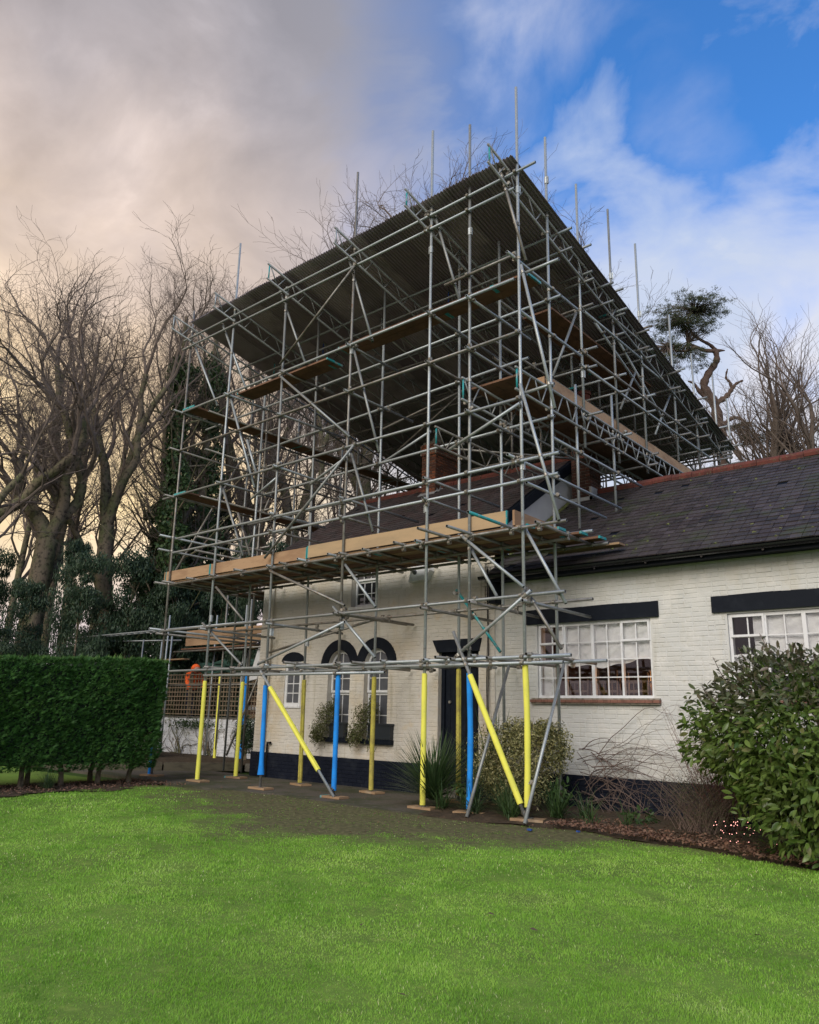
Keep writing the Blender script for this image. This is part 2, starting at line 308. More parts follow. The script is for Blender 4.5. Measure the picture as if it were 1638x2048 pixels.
def mud(x, y):
    b = lerp(x, [-16, -14, -12.9, -10, -8.0, -6.8, -6.0, -5.2, -4.3, -3.4, -2], [9.8, 8.8, 8.2, 6.9, 6.1, 6.9, 7.35, 8.0, 9.1, 9.9, 10.5])
    v = (y - b) / .9 + .55 * hnoise(x, y, 1.6, 1) + .45 * hnoise(x, y, 4.5, 2)
    far = np.clip((y - b + .9) / 2.0, 0, 1) * .25
    return np.clip(v * .65 + .35 + far * 0, 0, 1)
g0 = mat('meadow_ground', (.05, .09, .02), .95, 0, [(.3, (.04, .07, .02), .4, .6)], (8, .5, .02), .1)
V = np.array([(-300, -150, -.04), (200, -150, -.04), (200, 350, -.04), (-300, 350, -.04)], float)
tag(link('ground', mesh_np('ground', V, np.array([[0, 1, 2, 3]]), g0)), 'flat ground reaching away under the trees beyond the garden', kind='structure')
# lawn sheet
gx = np.arange(-22, 8.01, .12); gy = np.arange(-4, 10.6, .12)
X, Y = np.meshgrid(gx, gy); Z = .012 * hnoise(X, Y, .7, 3) + .006 * hnoise(X, Y, 3.1, 4) * (1 + 1.2 * mud(X, Y))
V = np.stack([X, Y, Z], -1).reshape(-1, 3); nx, ny = len(gx), len(gy)
I = (np.arange(ny - 1)[:, None] * nx + np.arange(nx - 1)[None]).ravel(); F = np.stack([I, I + 1, I + nx + 1, I + nx], 1)
keep = (V[F].mean(1)[:, 1] < edge_y(V[F].mean(1)[:, 0]) + .25); F = F[keep]
def lawn_mat():
    m = mat('lawn_soil', (.15, .25, .045), .95, 0, [(1.1, (.12, .19, .04), .4, .6), (9, (.20, .28, .06), .5, .7)], (30, .6, .01), .1)
    t = m.node_tree; b = t.nodes['Principled BSDF']; src = b.inputs['Base Color'].links[0].from_socket
    at = t.nodes.new('ShaderNodeAttribute'); at.attribute_name = 'mud'
    no = t.nodes.new('ShaderNodeTexNoise'); no.inputs['Scale'].default_value = 14; no.inputs['Detail'].default_value = 6
    ge = t.nodes.new('ShaderNodeNewGeometry'); t.links.new(ge.outputs['Position'], no.inputs['Vector'])
    rp = t.nodes.new('ShaderNodeValToRGB'); t.links.new(no.outputs['Fac'], rp.inputs[0])
    rp.color_ramp.elements[0].position = .35; rp.color_ramp.elements[0].color = (.075, .072, .036, 1)
    rp.color_ramp.elements[1].position = .65; rp.color_ramp.elements[1].color = (.155, .145, .075, 1)
    mx = t.nodes.new('ShaderNodeMix'); mx.data_type = 'RGBA'; t.links.new(at.outputs['Fac'], mx.inputs[0]); t.links.new(src, mx.inputs[6]); t.links.new(rp.outputs[0], mx.inputs[7])
    t.links.new(mx.outputs[2], b.inputs['Base Color']); return m
me = mesh_np('lawn', V, F, lawn_mat(), True)
a = me.attributes.new('mud', 'FLOAT', 'POINT'); a.data.foreach_set('value', mud(X, Y).ravel().astype(np.float32))
tag(link('lawn', me), 'mown green lawn worn to mud along the paving', kind='structure')
# grass blades: real geometry, denser and finer near the viewer
def blades(n, y0, y1, x0, x1, h, w):
    x = rs.uniform(x0, x1, n); y = rs.uniform(y0, y1, n)
    return x, y
cand = []
for (dn, df, dens, hh, ww) in ((1.2, 3.2, 19000, .018, .0024), (3.2, 5.2, 12000, .020, .0032), (5.2, 7.8, 6000, .022, .0046), (7.8, 12.5, 2600, .025, .0070), (12.5, 18.5, 900, .030, .012)):
    ext = 16.0; n = int(dens * 11 * 14)
    # sample in view-aligned frame on the ground
    dd = np.sqrt(rs.uniform(dn ** 2, df ** 2, int(dens * (df ** 2 - dn ** 2) * .62))); an = rs.uniform(-.60, .60, len(dd))
    fx, fy = -.653, .757; rx_, ry_ = .757, .653
    x = dd * (np.cos(an) * fx + np.sin(an) * rx_) ; y = dd * (np.cos(an) * fy + np.sin(an) * ry_)
    md = mud(x, y); ok = (y < edge_y(x) + .04 + .08 * hnoise(x, y, 9, 5)) & (rs.rand(len(x)) > md * .86) & ~((x < -13.9) & (y > 2))
    x, y, md = x[ok], y[ok], md[ok]
    cl = .72 + .40 * hnoise(x, y, 2.2, 6) * .6 + .42 * hnoise(x, y, 6.0, 7)
    H = hh * np.clip(cl, .45, 1.6) * rs.uniform(.55, 1.35, len(x)) * (1 - .5 * md); W = ww * rs.uniform(.7, 1.3, len(x))
    cand.append((x, y, H, W))
x, y, H, W = (np.concatenate(c) for c in zip(*cand)); n = len(x)
z = .012 * hnoise(x, y, .7, 3) - .002
th = rs.uniform(0, 2 * PI, n); le = rs.uniform(.1, .9, n) * H; la = rs.uniform(0, 2 * PI, n)
dx, dy = np.cos(th) * W / 2, np.sin(th) * W / 2
b0 = np.stack([x - dx, y - dy, z], 1); b1 = np.stack([x + dx, y + dy, z], 1)
mx_ = np.cos(la) * le; my_ = np.sin(la) * le
m0 = np.stack([x - dx * .8 + mx_ * .35, y - dy * .8 + my_ * .35, z + H * .6], 1); m1 = np.stack([x + dx * .8 + mx_ * .35, y + dy * .8 + my_ * .35, z + H * .6], 1)
tp = np.stack([x + mx_, y + my_, z + H], 1)
V = np.stack([b0, b1, m1, m0, tp], 1).reshape(-1, 3); i = np.arange(n)[:, None] * 5
va = np.clip(.46 + .34 * hnoise(x, y, 1.3, 8) + .16 * hnoise(x, y, 3.7, 12) - .18 * np.clip(hnoise(x, y, 5.3, 14) - .35, 0, 1) * 3 + rs.normal(0, .14, n) - .45 * mud(x, y), 0, 1)
va = np.where(rs.rand(n) < .022, 1.0, va * .93)
gm = mat('grass_blade', (.1, .3, .03), .5, 0, [(.6, (.22, .45, .05), .48, .68), (2.5, (.34, .56, .10), .58, .76), (6, (.13, .27, .045), .60, .74), (14, (.13, .22, .05), .62, .76)], None, .3, var=[(.13, .28, .035), (.20, .41, .05), (.28, .53, .07), (.36, .60, .10), (.43, .66, .13), (.72, .76, .40)])
translucent(gm, .35)
tag(link('lawn_grass', mesh_np('lawn_grass', V, [i + np.array([[0, 1, 2, 3]]), i + np.array([[3, 2, 4]])], gm, False, np.concatenate([va, va]))), 'short green grass of the lawn, paler strands among it', 'grass', kind='stuff')
# paving under the scaffold
b = MB(); px = [-24, -18, -15.2, -13, -11.45, -9.3, -8.0, -7.6]; py = [9.6, 9.5, 9.45, 9.45, 9.72, 9.52, 9.50, 9.9]
b.add([(x_, y_, .018) for x_, y_ in zip(px, py)] + [(-8.0, 12.2, .018), (-24, 12.2, .018)], [np.array([list(range(10))])], .5)
b.add([(x_, y_, .018) for x_, y_ in zip(px, py)] + [(x_, y_, -.04) for x_, y_ in zip(px, py)], np.array([[i, i + 8, i + 9, i + 1] for i in range(7)]), .5)
tag(b.build('paving', M_['concrete']), 'dark mossy concrete paving under the scaffold', kind='structure')
# planting bed soil
gx = np.arange(-7.9, 6.01, .15)
top = []; V = []
for q, xx in enumerate(gx):
    y0 = float(edge_y(xx)); 
    for t_ in np.linspace(0, 1, 14):
        yy = y0 + .02 + (12.15 - y0) * t_; V.append((xx, yy, .0 + (.07 * math.sin(PI * min(t_ * 1.6, .5)) if t_ > 0 else 0) + .02 * float(hnoise(xx, yy, 4, 9))))
V = np.array(V); m_ = len(gx); F = np.array([[a_ * 14 + c_, (a_ + 1) * 14 + c_, (a_ + 1) * 14 + c_ + 1, a_ * 14 + c_ + 1] for a_ in range(m_ - 1) for c_ in range(13)])
tag(link('bed_soil', mesh_np('bed_soil', V, F, M_['soil'], True)), 'dark soil of the planting bed along the house wall', kind='structure')
V = [(x_, y_, .012 + .02 * float(hnoise(x_, y_, 3, 2))) for x_ in np.arange(-15.6, -12.9, .15) for y_ in np.arange(1.5, 9.65, .15)]
ny_ = len(np.arange(1.5, 9.65, .15)); nx_ = len(np.arange(-15.6, -12.9, .15))
F = np.array([[a_ * ny_ + c_, (a_ + 1) * ny_ + c_, (a_ + 1) * ny_ + c_ + 1, a_ * ny_ + c_ + 1] for a_ in range(nx_ - 1) for c_ in range(ny_ - 1) if (-15.6 + .15 * a_) < -13.75 + .18 * math.sin(c_ * .5) - max(0, c_ - 44) * .12])
tag(link('hedge_bed_soil', mesh_np('hedge_bed_soil', np.array(V) + np.array([0, 0, .004]), F, M_['soil'], True)), 'strip of bare soil under the hedge', kind='structure')
# raised ground behind the white wall
b = MB(); b.box((-60, 15.06, -.03), (-15.9, 60, 1.12), .5); tag(b.build('raised_ground', M_['soil']), 'higher ground behind the white retaining wall', kind='structure')

# ------------------------------------------------------------------ house helpers
WY = 12.1
def wall_mass(b, x0, x1, z0, z1, y0, y1, rects):
    xs = sorted({x0, x1, *[r[0] for r in rects], *[r[1] for r in rects]}); zs = sorted({z0, z1, *[r[2] for r in rects], *[r[3] for r in rects]})
    for i in range(len(xs) - 1):
        for j in range(len(zs) - 1):
            cx, cz = (xs[i] + xs[i + 1]) / 2, (zs[j] + zs[j + 1]) / 2
            if not (x0 <= cx <= x1 and z0 <= cz <= z1) or any(r[0] < cx < r[1] and r[2] < cz < r[3] for r in rects): continue
            b.box((xs[i], y0, zs[j]), (xs[i + 1], y1, zs[j + 1]), .5)
def chamfer_brick(w, h, d, c=.005):
    """front face toward -y, origin at the centre of the back"""
    V = [(-w / 2, 0, -h / 2), (w / 2, 0, -h / 2), (w / 2, 0, h / 2), (-w / 2, 0, h / 2), (-w / 2, -d + c, -h / 2), (w / 2, -d + c, -h / 2), (w / 2, -d + c, h / 2), (-w / 2, -d + c, h / 2),
         (-w / 2 + c, -d, -h / 2 + c), (w / 2 - c, -d, -h / 2 + c), (w / 2 - c, -d, h / 2 - c), (-w / 2 + c, -d, h / 2 - c)]
    F = [(0, 1, 5, 4), (1, 2, 6, 5), (2, 3, 7, 6), (3, 0, 4, 7), (4, 5, 9, 8), (5, 6, 10, 9), (6, 7, 11, 10), (7, 4, 8, 11), (8, 9, 10, 11)]
    return np.array(V, float), np.array(F)
BR = {}
def brick_mesh(kind, m):
    if (kind, m.name) not in BR:
        w = .212 if kind == 's' else .100
        V_, F_ = chamfer_brick(w, .065, .0105); BR[(kind, m.name)] = mesh_np('brick', V_, F_, m)
    return BR[(kind, m.name)]
def brickwork(parent, x0, x1, z0, z1, openings, m, y=WY, cam_xy=(0, 0), nmax=300, seed=1):
    r_ = random.Random(seed); full = []; rest = MB(); row = 0; z = z0
    while z + .05 < z1:
        x = x0 - (0 if row % 2 else .11); k_ = 0; zc = z + .0375 
        ops = sorted(o_ for o_ in openings(zc))
        while x < x1:
            kind = 's' if (r_.random() < .68) else 'h'
            w = .225 if kind == 's' else .1125
            a_, c_ = x + .006, x + w - .006; x += w
            segs = [(max(a_, x0), min(c_, x1))]
            for (oa, ob) in ops:
                ns = []
                for (p_, q_) in segs:
                    if ob <= p_ or oa >= q_: ns.append((p_, q_)); continue
                    if p_ < oa: ns.append((p_, oa))
                    if ob < q_: ns.append((ob, q_))
                segs = ns
            for (p_, q_) in segs:
                if q_ - p_ < .03: continue
                whole = abs((q_ - p_) - (w - .012)) < 1e-3
                dy = r_.gauss(0, .0016); dz = r_.gauss(0, .0022)
                if r_.random() < .04: dy += .005
                rec = ((p_ + q_) / 2, zc + dz, q_ - p_, dy, kind, r_.gauss(0, .009), r_.gauss(0, .012))
                if whole and q_ < x1: full.append(rec)
                else:
                    V_, F_ = chamfer_brick(rec[2], .065, .0105); rest.add(V_ + np.array([rec[0], y + .004 + dy, rec[1]]), F_)
        z += .075; row += 1
    full.sort(key=lambda f: (f[0] - cam_xy[0]) ** 2 + (f[1] - 1.4) ** 2)
    for (cx, cz, w, dy, kind, ry, rz) in full[:nmax]:
        link('brick', brick_mesh(kind, m), parent, (cx, y + .004 + dy, cz), (0, ry, rz))
    for (cx, cz, w, dy, kind, ry, rz) in full[nmax:]:
        V_, F_ = chamfer_brick(.212 if kind == 's' else .1, .065, .0105); ca, sa = math.cos(ry), math.sin(ry)
        V_ = np.stack([V_[:, 0] * ca - V_[:, 2] * sa, V_[:, 1] + V_[:, 0] * rz, V_[:, 0] * sa + V_[:, 2] * ca], 1)
        rest.add(V_ + np.array([cx, y + .004 + dy, cz]), F_)
    tag(rest.build('brick_courses', m, parent), kind='stuff')
def tile_geo(w, l, t=.012):
    """tile lying in xy, tail at y=0, head at y=l"""
    V = [(-w / 2, 0, .0), (w / 2, 0, .0), (w / 2, 0, t + .006), (-w / 2, 0, t + .006), (-w / 2, l, .0), (w / 2, l, .0), (w / 2, l, .003), (-w / 2, l, .003)]
    return np.array(V, float), np.array([(0, 1, 2, 3), (3, 2, 6, 7), (1, 5, 6, 2), (0, 3, 7, 4)])
def tiled_slope(parent, x0, x1, eave, ridge, m, name='roof_tile', nmax=300, gauge=.172, tw=.165, flip=False, seed=2, skip=None, verge=None):
    r_ = random.Random(seed); (y0, z0), (y1, z1) = eave, ridge
    sl = math.atan2(z1 - z0, y1 - y0); Ls = math.hypot(y1 - y0, z1 - z0); rows = int(Ls / gauge); g = Ls / rows
    meshes = [];
    for v_ in (0., .25, .5, .75, 1.):
        V_, F_ = tile_geo(tw - .006, g + .045); meshes.append(mesh_np('roof_tile', V_, F_, m, var=np.full(4, v_)))
    cs, sn = math.cos(sl), math.sin(sl); rec = []
    for j in range(rows):
        off = tw / 2 if j % 2 else 0
        nx_ = int((x1 - x0) / tw) + 1
        for i in range(nx_):
            cx = x0 + off + tw * (i + .5 - .5 * (j % 2)) ; 
            if cx - tw / 2 < x0 - .01 or cx + tw / 2 > x1 + .03: continue
            s = j * g - .02 + r_.gauss(0, .004); yy = y0 + cs * s; zz = z0 + sn * s
            if skip and skip(cx, yy): continue
            if r_.random() < .01: continue
            rec.append((cx, yy - sn * .004, zz + cs * (.004 + abs(r_.gauss(0, .002))), r_.gauss(0, .018), min(4, max(0, int(r_.random() * 5 + .8 * hnoise(cx, yy, 1.3, 3)))), r_.gauss(0, .006)))
    rec.sort(key=lambda f: f[0] ** 2 + f[1] ** 2 + (f[2] - 1.4) ** 2)
    rest = MB(); V0, F0 = tile_geo(tw - .006, g + .045)
    for n_, (cx, yy, zz, rz, v_, rx) in enumerate(rec):
        if n_ < nmax: 
            o = link(name, meshes[v_], parent, (cx, yy, zz)); o.rotation_mode = 'XYZ'; o.matrix_local = Matrix.Translation((cx, yy, zz)) @ Matrix.Rotation(sl + rx, 4, 'X') @ Matrix.Rotation(rz, 4, 'Z')
        else:
            mt = np.array(Matrix.Translation((cx, yy, zz)) @ Matrix.Rotation(sl + rx, 4, 'X') @ Matrix.Rotation(rz, 4, 'Z'))
            rest.add(V0 @ mt[:3, :3].T + mt[:3, 3], F0, v_ / 4)
    if rest.n: tag(rest.build('roof_tiles_beyond', m, parent), kind='stuff')
def casement(parent, x0, x1, z0, z1, y, cols, rows, fw=.045, bar=.018, name='window', glass=None, arched=False, extra=None):
    """frame + glazing bars as one part, panes as sub-parts"""
    b = MB(); d = .06
    b.box((x0, y, z0), (x0 + fw, y + d, z1)); b.box((x1 - fw, y, z0), (x1, y + d, z1)); b.box((x0 + fw, y + .002, z1 - fw), (x1 - fw, y + d, z1)); b.box((x0 + fw, y - .012, z0), (x1 - fw, y + d, z0 + fw))
    fr = b.build('window_frame', M_['white'], parent)
    ix0, ix1, iz0, iz1 = x0 + fw, x1 - fw, z0 + fw, z1 - fw
    bb = MB()
    for c_ in range(1, cols):
        xx = ix0 + (ix1 - ix0) * c_ / cols; bb.box((xx - bar / 2, y + .012, iz0), (xx + bar / 2, y + .04, iz1))
    for r_ in range(1, rows):
        zz = iz0 + (iz1 - iz0) * r_ / rows
        for c_ in range(cols):
            xa = ix0 + (ix1 - ix0) * c_ / cols + (bar / 2 if c_ else 0); xb = ix0 + (ix1 - ix0) * (c_ + 1) / cols - (bar / 2 if c_ < cols - 1 else 0)
            bb.box((xa, y + .014, zz - bar / 2), (xb, y + .038, zz + bar / 2))
    if bb.n: bb.build('glazing_bars', M_['white'], fr)
    for c_ in range(cols):
        for r_ in range(rows):
            xa = ix0 + (ix1 - ix0) * c_ / cols + .006; xb = ix0 + (ix1 - ix0) * (c_ + 1) / cols - .006; za = iz0 + (iz1 - iz0) * r_ / rows + .006; zb = iz0 + (iz1 - iz0) * (r_ + 1) / rows - .006
            p_ = MB(); p_.box((xa, y + .022, za), (xb, y + .027, zb)); p_.build('pane', glass or M_['glass'], fr, rot=(rnd.gauss(0, .0), 0, 0))
    return fr
glass_clear = bpy.data.materials.new('clear_window_glass'); glass_clear.use_nodes = True
t = glass_clear.node_tree; t.nodes.clear(); o_ = t.nodes.new('ShaderNodeOutputMaterial'); mxs = t.nodes.new('ShaderNodeMixShader'); fr_ = t.nodes.new('ShaderNodeFresnel'); fr_.inputs[0].default_value = 1.5
tr_ = t.nodes.new('ShaderNodeBsdfTransparent'); gl_ = t.nodes.new('ShaderNodeBsdfGlossy'); gl_.inputs['Roughness'].default_value = .02
t.links.new(fr_.outputs[0], mxs.inputs[0]); t.links.new(tr_.outputs[0], mxs.inputs[1]); t.links.new(gl_.outputs[0], mxs.inputs[2]); t.links.new(mxs.outputs[0], o_.inputs[0])

# ------------------------------------------------------------------ main house (under the scaffold)
HX0, HX1 = -15.1, -8.25
house = thing('house', 'cream painted brick house with arched sash windows and brown tiled roof, wrapped in scaffolding', 'house', loc=(0, 0, 0))
rects = [(-14.12, -13.56, 1.60, 2.62), (-12.68, -12.0, .97, 2.80), (-11.58, -10.9, .97, 2.80), (-12.07, -11.32, 3.72, 4.72), (-9.58, -8.62, .02, 2.66)]
b = MB(); wall_mass(b, HX0, HX1, 0.0, 4.93, WY, WY + .28, rects)
b.box((HX0, WY + .28, 0), (HX0 + .28, 18.6, 4.93), .5); b.box((HX0 + .28, 18.32, 0), (HX1 - .25, 18.6, 4.93), .5)
for cx in (-12.34, -11.24):     # arch spandrels
    for s in (-1, 1):
        pts = [(cx + s * .34, 2.80)] + [(cx + s * .34 * math.cos(a_), 2.46 + .34 * math.sin(a_)) for a_ in np.linspace(PI / 2, 0, 9)]
        if s > 0: pts = pts[::-1]
        b.prism(pts, WY, WY + .27, .5)
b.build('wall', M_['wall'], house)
b = MB(); b.box((-14.8, 12.6, 0.05), (-8.6, 13.2, 4.8), .5); b.build('inside', M_['interior'], house)
def ops_house(z):
    o = []
    for (a_, c_, z0, z1) in rects:
        if z0 == .97 and z > 2.46:
            cx = (a_ + c_) / 2; h = (2.46 + .36 - (z - .0))
            if z < 3.04:
                wv = math.sqrt(max(0, .575 ** 2 - (z - 2.46) ** 2)); o.append((cx - wv, cx + wv))
        elif z0 - .03 < z < z1 + .03: o.append((a_, c_))
    if 2.44 < z < 2.6: pass
    if 2.62 < z < 2.92: o.append((-9.66 - (z - 2.66) * .3, -8.58 + (z - 2.66) * .2))
    if 2.6 < z < 2.80: o.append((-13.86 - .40 * math.sqrt(max(0, 1 - ((z - 2.6) / .22) ** 2)), -13.86 + .38 * math.sqrt(max(0, 1 - ((z - 2.6) / .22) ** 2))))
    return o
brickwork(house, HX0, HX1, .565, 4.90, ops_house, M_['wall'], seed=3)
b = MB(); b.box((HX0 - .03, WY - .035, 0), (-9.62, WY + .0, .56)); b.box((HX0 - .03, WY, 0), (HX0, 18.6, .56)); b.box((-8.60, WY - .035, 0), (HX1, WY, .56))
b.build('plinth', M_['plinth'], house)
rnd2 = random.Random(5)
pb = MB()
for j in range(7):
    x = HX0 - .02 + (j % 2) * .11
    while x < -8.5:
        if not (x + .2 > -9.62 and x < -8.60):
            V_, F_ = chamfer_brick(.212, .063, .012); pb.add(V_ + np.array([x + .11, WY - .032 + rnd2.gauss(0, .0015), .045 + j * .077]), F_)
        x += .225
tag(pb.build('plinth_brick_courses', M_['plinth'], house), kind='stuff')
# arches
for cx in (-12.34, -11.24):
    b = MB(); n_ = 26
    for i in range(n_):
        a0, a1 = PI * i / n_, PI * (i + 1) / n_
        pts = [(cx + r_ * math.cos(a_), 2.46 + r_ * math.sin(a_)) for r_, a_ in ((.345, a0), (.575, a0), (.575, a1), (.345, a1))]
        b.prism(pts[::-1], WY - .022, WY + .10, .5)
    b.build('arch_band', M_['black'], house)
    cas = casement(house, cx - .33, cx + .33, .98, 1.90, WY + .13, 2, 2, .05, .02, glass=M_['grey_blind'])
    cas2 = casement(house, cx - .33, cx + .33, 1.90, 2.50, WY + .10, 2, 2, .05, .02, glass=M_['grey_blind'])
    b = MB()
    for i in range(12):
        a0, a1 = PI * i / 12, PI * (i + 1) / 12
        b.prism([(cx + r_ * math.cos(a_), 2.46 + r_ * math.sin(a_)) for r_, a_ in ((.28, a0), (.28, a1), (.335, a1), (.335, a0))], WY + .098, WY + .16, .5)
    b.box((cx - .01, WY + .11, 2.5), (cx + .01, WY + .14, 2.74)); b.build('arched_sash_head', M_['white'], house)
    b = MB(); b.prism([(cx + .29 * math.cos(a_), 2.47 + .29 * math.sin(a_)) for a_ in np.linspace(0, PI, 12)], WY + .125, WY + .13, .5); b.build('arched_pane', M_['grey_blind'], house)
    b = MB(); b.box((cx - .36, WY - .10, .87), (cx + .55 if cx > -12 else cx + .42, WY + .13, .965)); b.build('window_sill', M_['black'], house)
b = MB(); pts = [(-13.865 + .40 * math.cos(a_), 2.60 + .215 * math.sin(a_)) for a_ in np.linspace(0, PI, 14)]; b.prism(pts[::-1], WY - .012, WY + .1, .5); b.build('arch_band', M_['black'], house)
casement(house, -14.12, -13.56, 1.60, 2.60, WY + .015, 2, 4, .075, .02, glass=M_['grey_blind'])
b = MB(); b.box((-14.15, WY - .03, 1.56), (-13.53, WY + .05, 1.60)); b.build('window_sill', M_['white'], house)
casement(house, -12.05, -11.33, 3.74, 4.30, WY + .12, 3, 2, .045, .018); casement(house, -12.05, -11.33, 4.30, 4.72, WY + .09, 3, 2, .04, .018)
b = MB(); b.box((-12.10, WY - .05, 3.66), (-11.29, WY + .1, 3.72)); b.build('window_sill', M_['white'], house)
# door
dz = MB(); 
for i in range(7):
    x_ = -9.50 + i * .122; d_ = MB(); d_.box((x_ + .003, WY + .14, .20), (x_ + .119, WY + .18, 2.35)); d_.build('door_plank', M_['black'], house)
b = MB(); b.box((-9.58, WY + .10, .04), (-9.50, WY + .2, 2.66)); b.box((-8.68, WY + .10, .04), (-8.62, WY + .2, 2.66)); b.box((-9.5, WY + .11, 2.38), (-8.68, WY + .2, 2.66)); b.build('door_frame', M_['black'], house)
b = MB(); b.tube((-9.38, WY + .14, 1.72), (-9.38, WY + .10, 1.72), .028, 12); b.build('door_knob', M_['coupler'], house)
b = MB(); b.box((-9.56, WY - .18, .02), (-8.64, WY + .28, .18)); b.build('doorstep', M_['stone'], house)
b = MB(); b.prism([(-9.60, 2.66), (-8.60, 2.66), (-8.54, 2.90), (-9.72, 2.90)], WY - .03, WY + .12, .5); b.build('door_lintel', M_['black'], house)
# alarm / flood light housing below the eaves
lb = MB(); lb.prism([(-10.28, 4.10), (-9.85, 4.12), (-9.72, 4.30), (-9.78, 4.55), (-10.18, 4.55)], WY - .16, WY - .005, .5)
o_ = lb.build('wall_lamp', M_['white'], house)
b = MB(); b.tube((-10.1, WY - .16, 4.30), (-10.1, WY - .19, 4.28), .05, 12); b.build('lamp_lens', M_['grey_blind'], o_)
# down pipe + cables
b = MB(); b.tube((-14.66, WY - .07, .62), (-14.66, WY - .07, 4.75), .034, 10); b.box((-14.71, WY - .10, 2.0), (-14.61, WY, 2.04)); b.box((-14.71, WY - .10, 3.6), (-14.61, WY, 3.64)); b.build('down_pipe', M_['wall'], house)
b = MB(); b.tube((-14.52, WY - .06, .02), (-14.52, WY - .06, .72), .026, 8); b.path([(-14.52, WY - .06, .72), (-14.50, WY - .08, .77), (-14.40, WY - .06, .78)], .026, 8); b.build('waste_pipe', M_['gutter'], house)
b = MB()
for q in range(4):
    pts = [(-8.40 + .012 * q + .02 * math.sin(z_ * 2.3 + q), WY - .03 - .008 * q, z_) for z_ in np.linspace(1.2, 4.2, 24)]; b.path(pts, .006, 5)
for q in range(3):
    pts = [(-8.40 + a_ * .3, WY - .05, 4.3 - .5 * math.sin(a_ * PI) - .12 * q * math.sin(a_ * PI)) for a_ in np.linspace(0, 1, 12)]; b.path(pts, .006, 5)
b.build('cables', M_['gutter'], house)
# roof
EY, EZ, RY, RZ = 11.82, 4.93, 15.3, 7.28
RX0, RX1 = -15.05, -8.18
roof = MB()
def slab(b, x0, x1, a_, c_, t_): 
    (y0, z0), (y1, z1) = a_, c_
    V_ = [(x0, y0, z0), (x1, y0, z0), (x1, y1, z1), (x0, y1, z1), (x0, y0, z0 - t_), (x1, y0, z0 - t_), (x1, y1, z1 - t_), (x0, y1, z1 - t_)]
    b.add(V_, np.array([(0, 1, 2, 3), (7, 6, 5, 4), (4, 5, 1, 0), (5, 6, 2, 1), (6, 7, 3, 2), (7, 4, 0, 3)]), .5)
slab(roof, RX0, RX1, (EY, EZ), (RY, RZ), .10); slab(roof, RX0, RX1, (18.8, EZ), (RY, RZ), .10)
roof.build('roof_deck', M_['black'], house)
b = MB(); b.box((RX0, EY - .02, EZ - .16), (RX1, EY + .01, EZ - .015)); b.box((RX0, EY, EZ - .17), (RX1, WY, EZ - .14)); b.tube((RX0, EY - .07, EZ - .04), (RX1, EY - .07, EZ - .04), .055, 10); b.build('gutter', M_['gutter'], house)
CH = (-12.5, -12.04, 14.95, 16.0)
tiled_slope(house, RX0, RX1, (EY - .03, EZ), (RY, RZ), M_['slate'], skip=lambda x, y: CH[0] - .05 < x < CH[1] + .05 and y > CH[2] - .15, seed=4)
def ridge(parent, x0, x1, y, z, n_, m):
    w = (x1 - x0) / n_
    b = MB(); a_ = np.linspace(-.15 * PI, 1.15 * PI, 8)
    V_ = np.array([(xx, .125 * math.cos(t_), .105 * math.sin(t_)) for xx in (0, w - .008) for t_ in a_]); F_ = np.array([[i, i + 1, i + 9, i + 8] for i in range(7)])
    b.add(V_, F_); b.add(V_[:8], [np.array([list(range(8))])]); b.add(V_[8:], [np.array([list(range(7, -1, -1))])])
    me = b.mesh('ridge_tile', m)
    for i in range(n_): link('ridge_tile', me, parent, (x0 + i * w, y + rnd.gauss(0, .004), z + rnd.gauss(0, .004)), (0, rnd.gauss(0, .008), 0))
ridge(house, RX0, RX1, RY, RZ - .005, 16, M_['terracotta'])
# gable over the lower wing
gx_ = -8.25
b = MB(); V_ = [(gx_ - s_, y_, z_) for s_ in (0, .24) for y_, z_ in ((12.38, 3.5), (18.3, 3.5), (18.6, 4.78), (15.3, 7.1), (12.1, 4.93), (12.1, 3.5))]
b.add(V_, [np.array([[0, 1, 2, 3, 4, 5]]), np.array([[11, 10, 9, 8, 7, 6]]), np.array([[i, i + 6, (i + 1) % 6 + 6, (i + 1) % 6] for i in range(6)])], .5)
b.build('gable_wall', M_['render'], house)
b = MB()
for (ya, za, yb_, zb_) in ((EY - .05, EZ - .03, RY, RZ - .05), (18.85, EZ - .03, RY, RZ - .05)):
    V_ = [(xx, y_, z_ - d_) for xx in (-8.245, -8.17) for (y_, z_, d_) in ((ya, za, 0), (yb_, zb_, 0), (yb_, zb_, .20), (ya, za, .20))]
    b.add(V_, [np.array([(0, 1, 2, 3), (7, 6, 5, 4)]), np.array([(0, 4, 5, 1), (1, 5, 6, 2), (2, 6, 7, 3), (3, 7, 4, 0)])], .5)
b.build('barge_board', M_['black'], house)
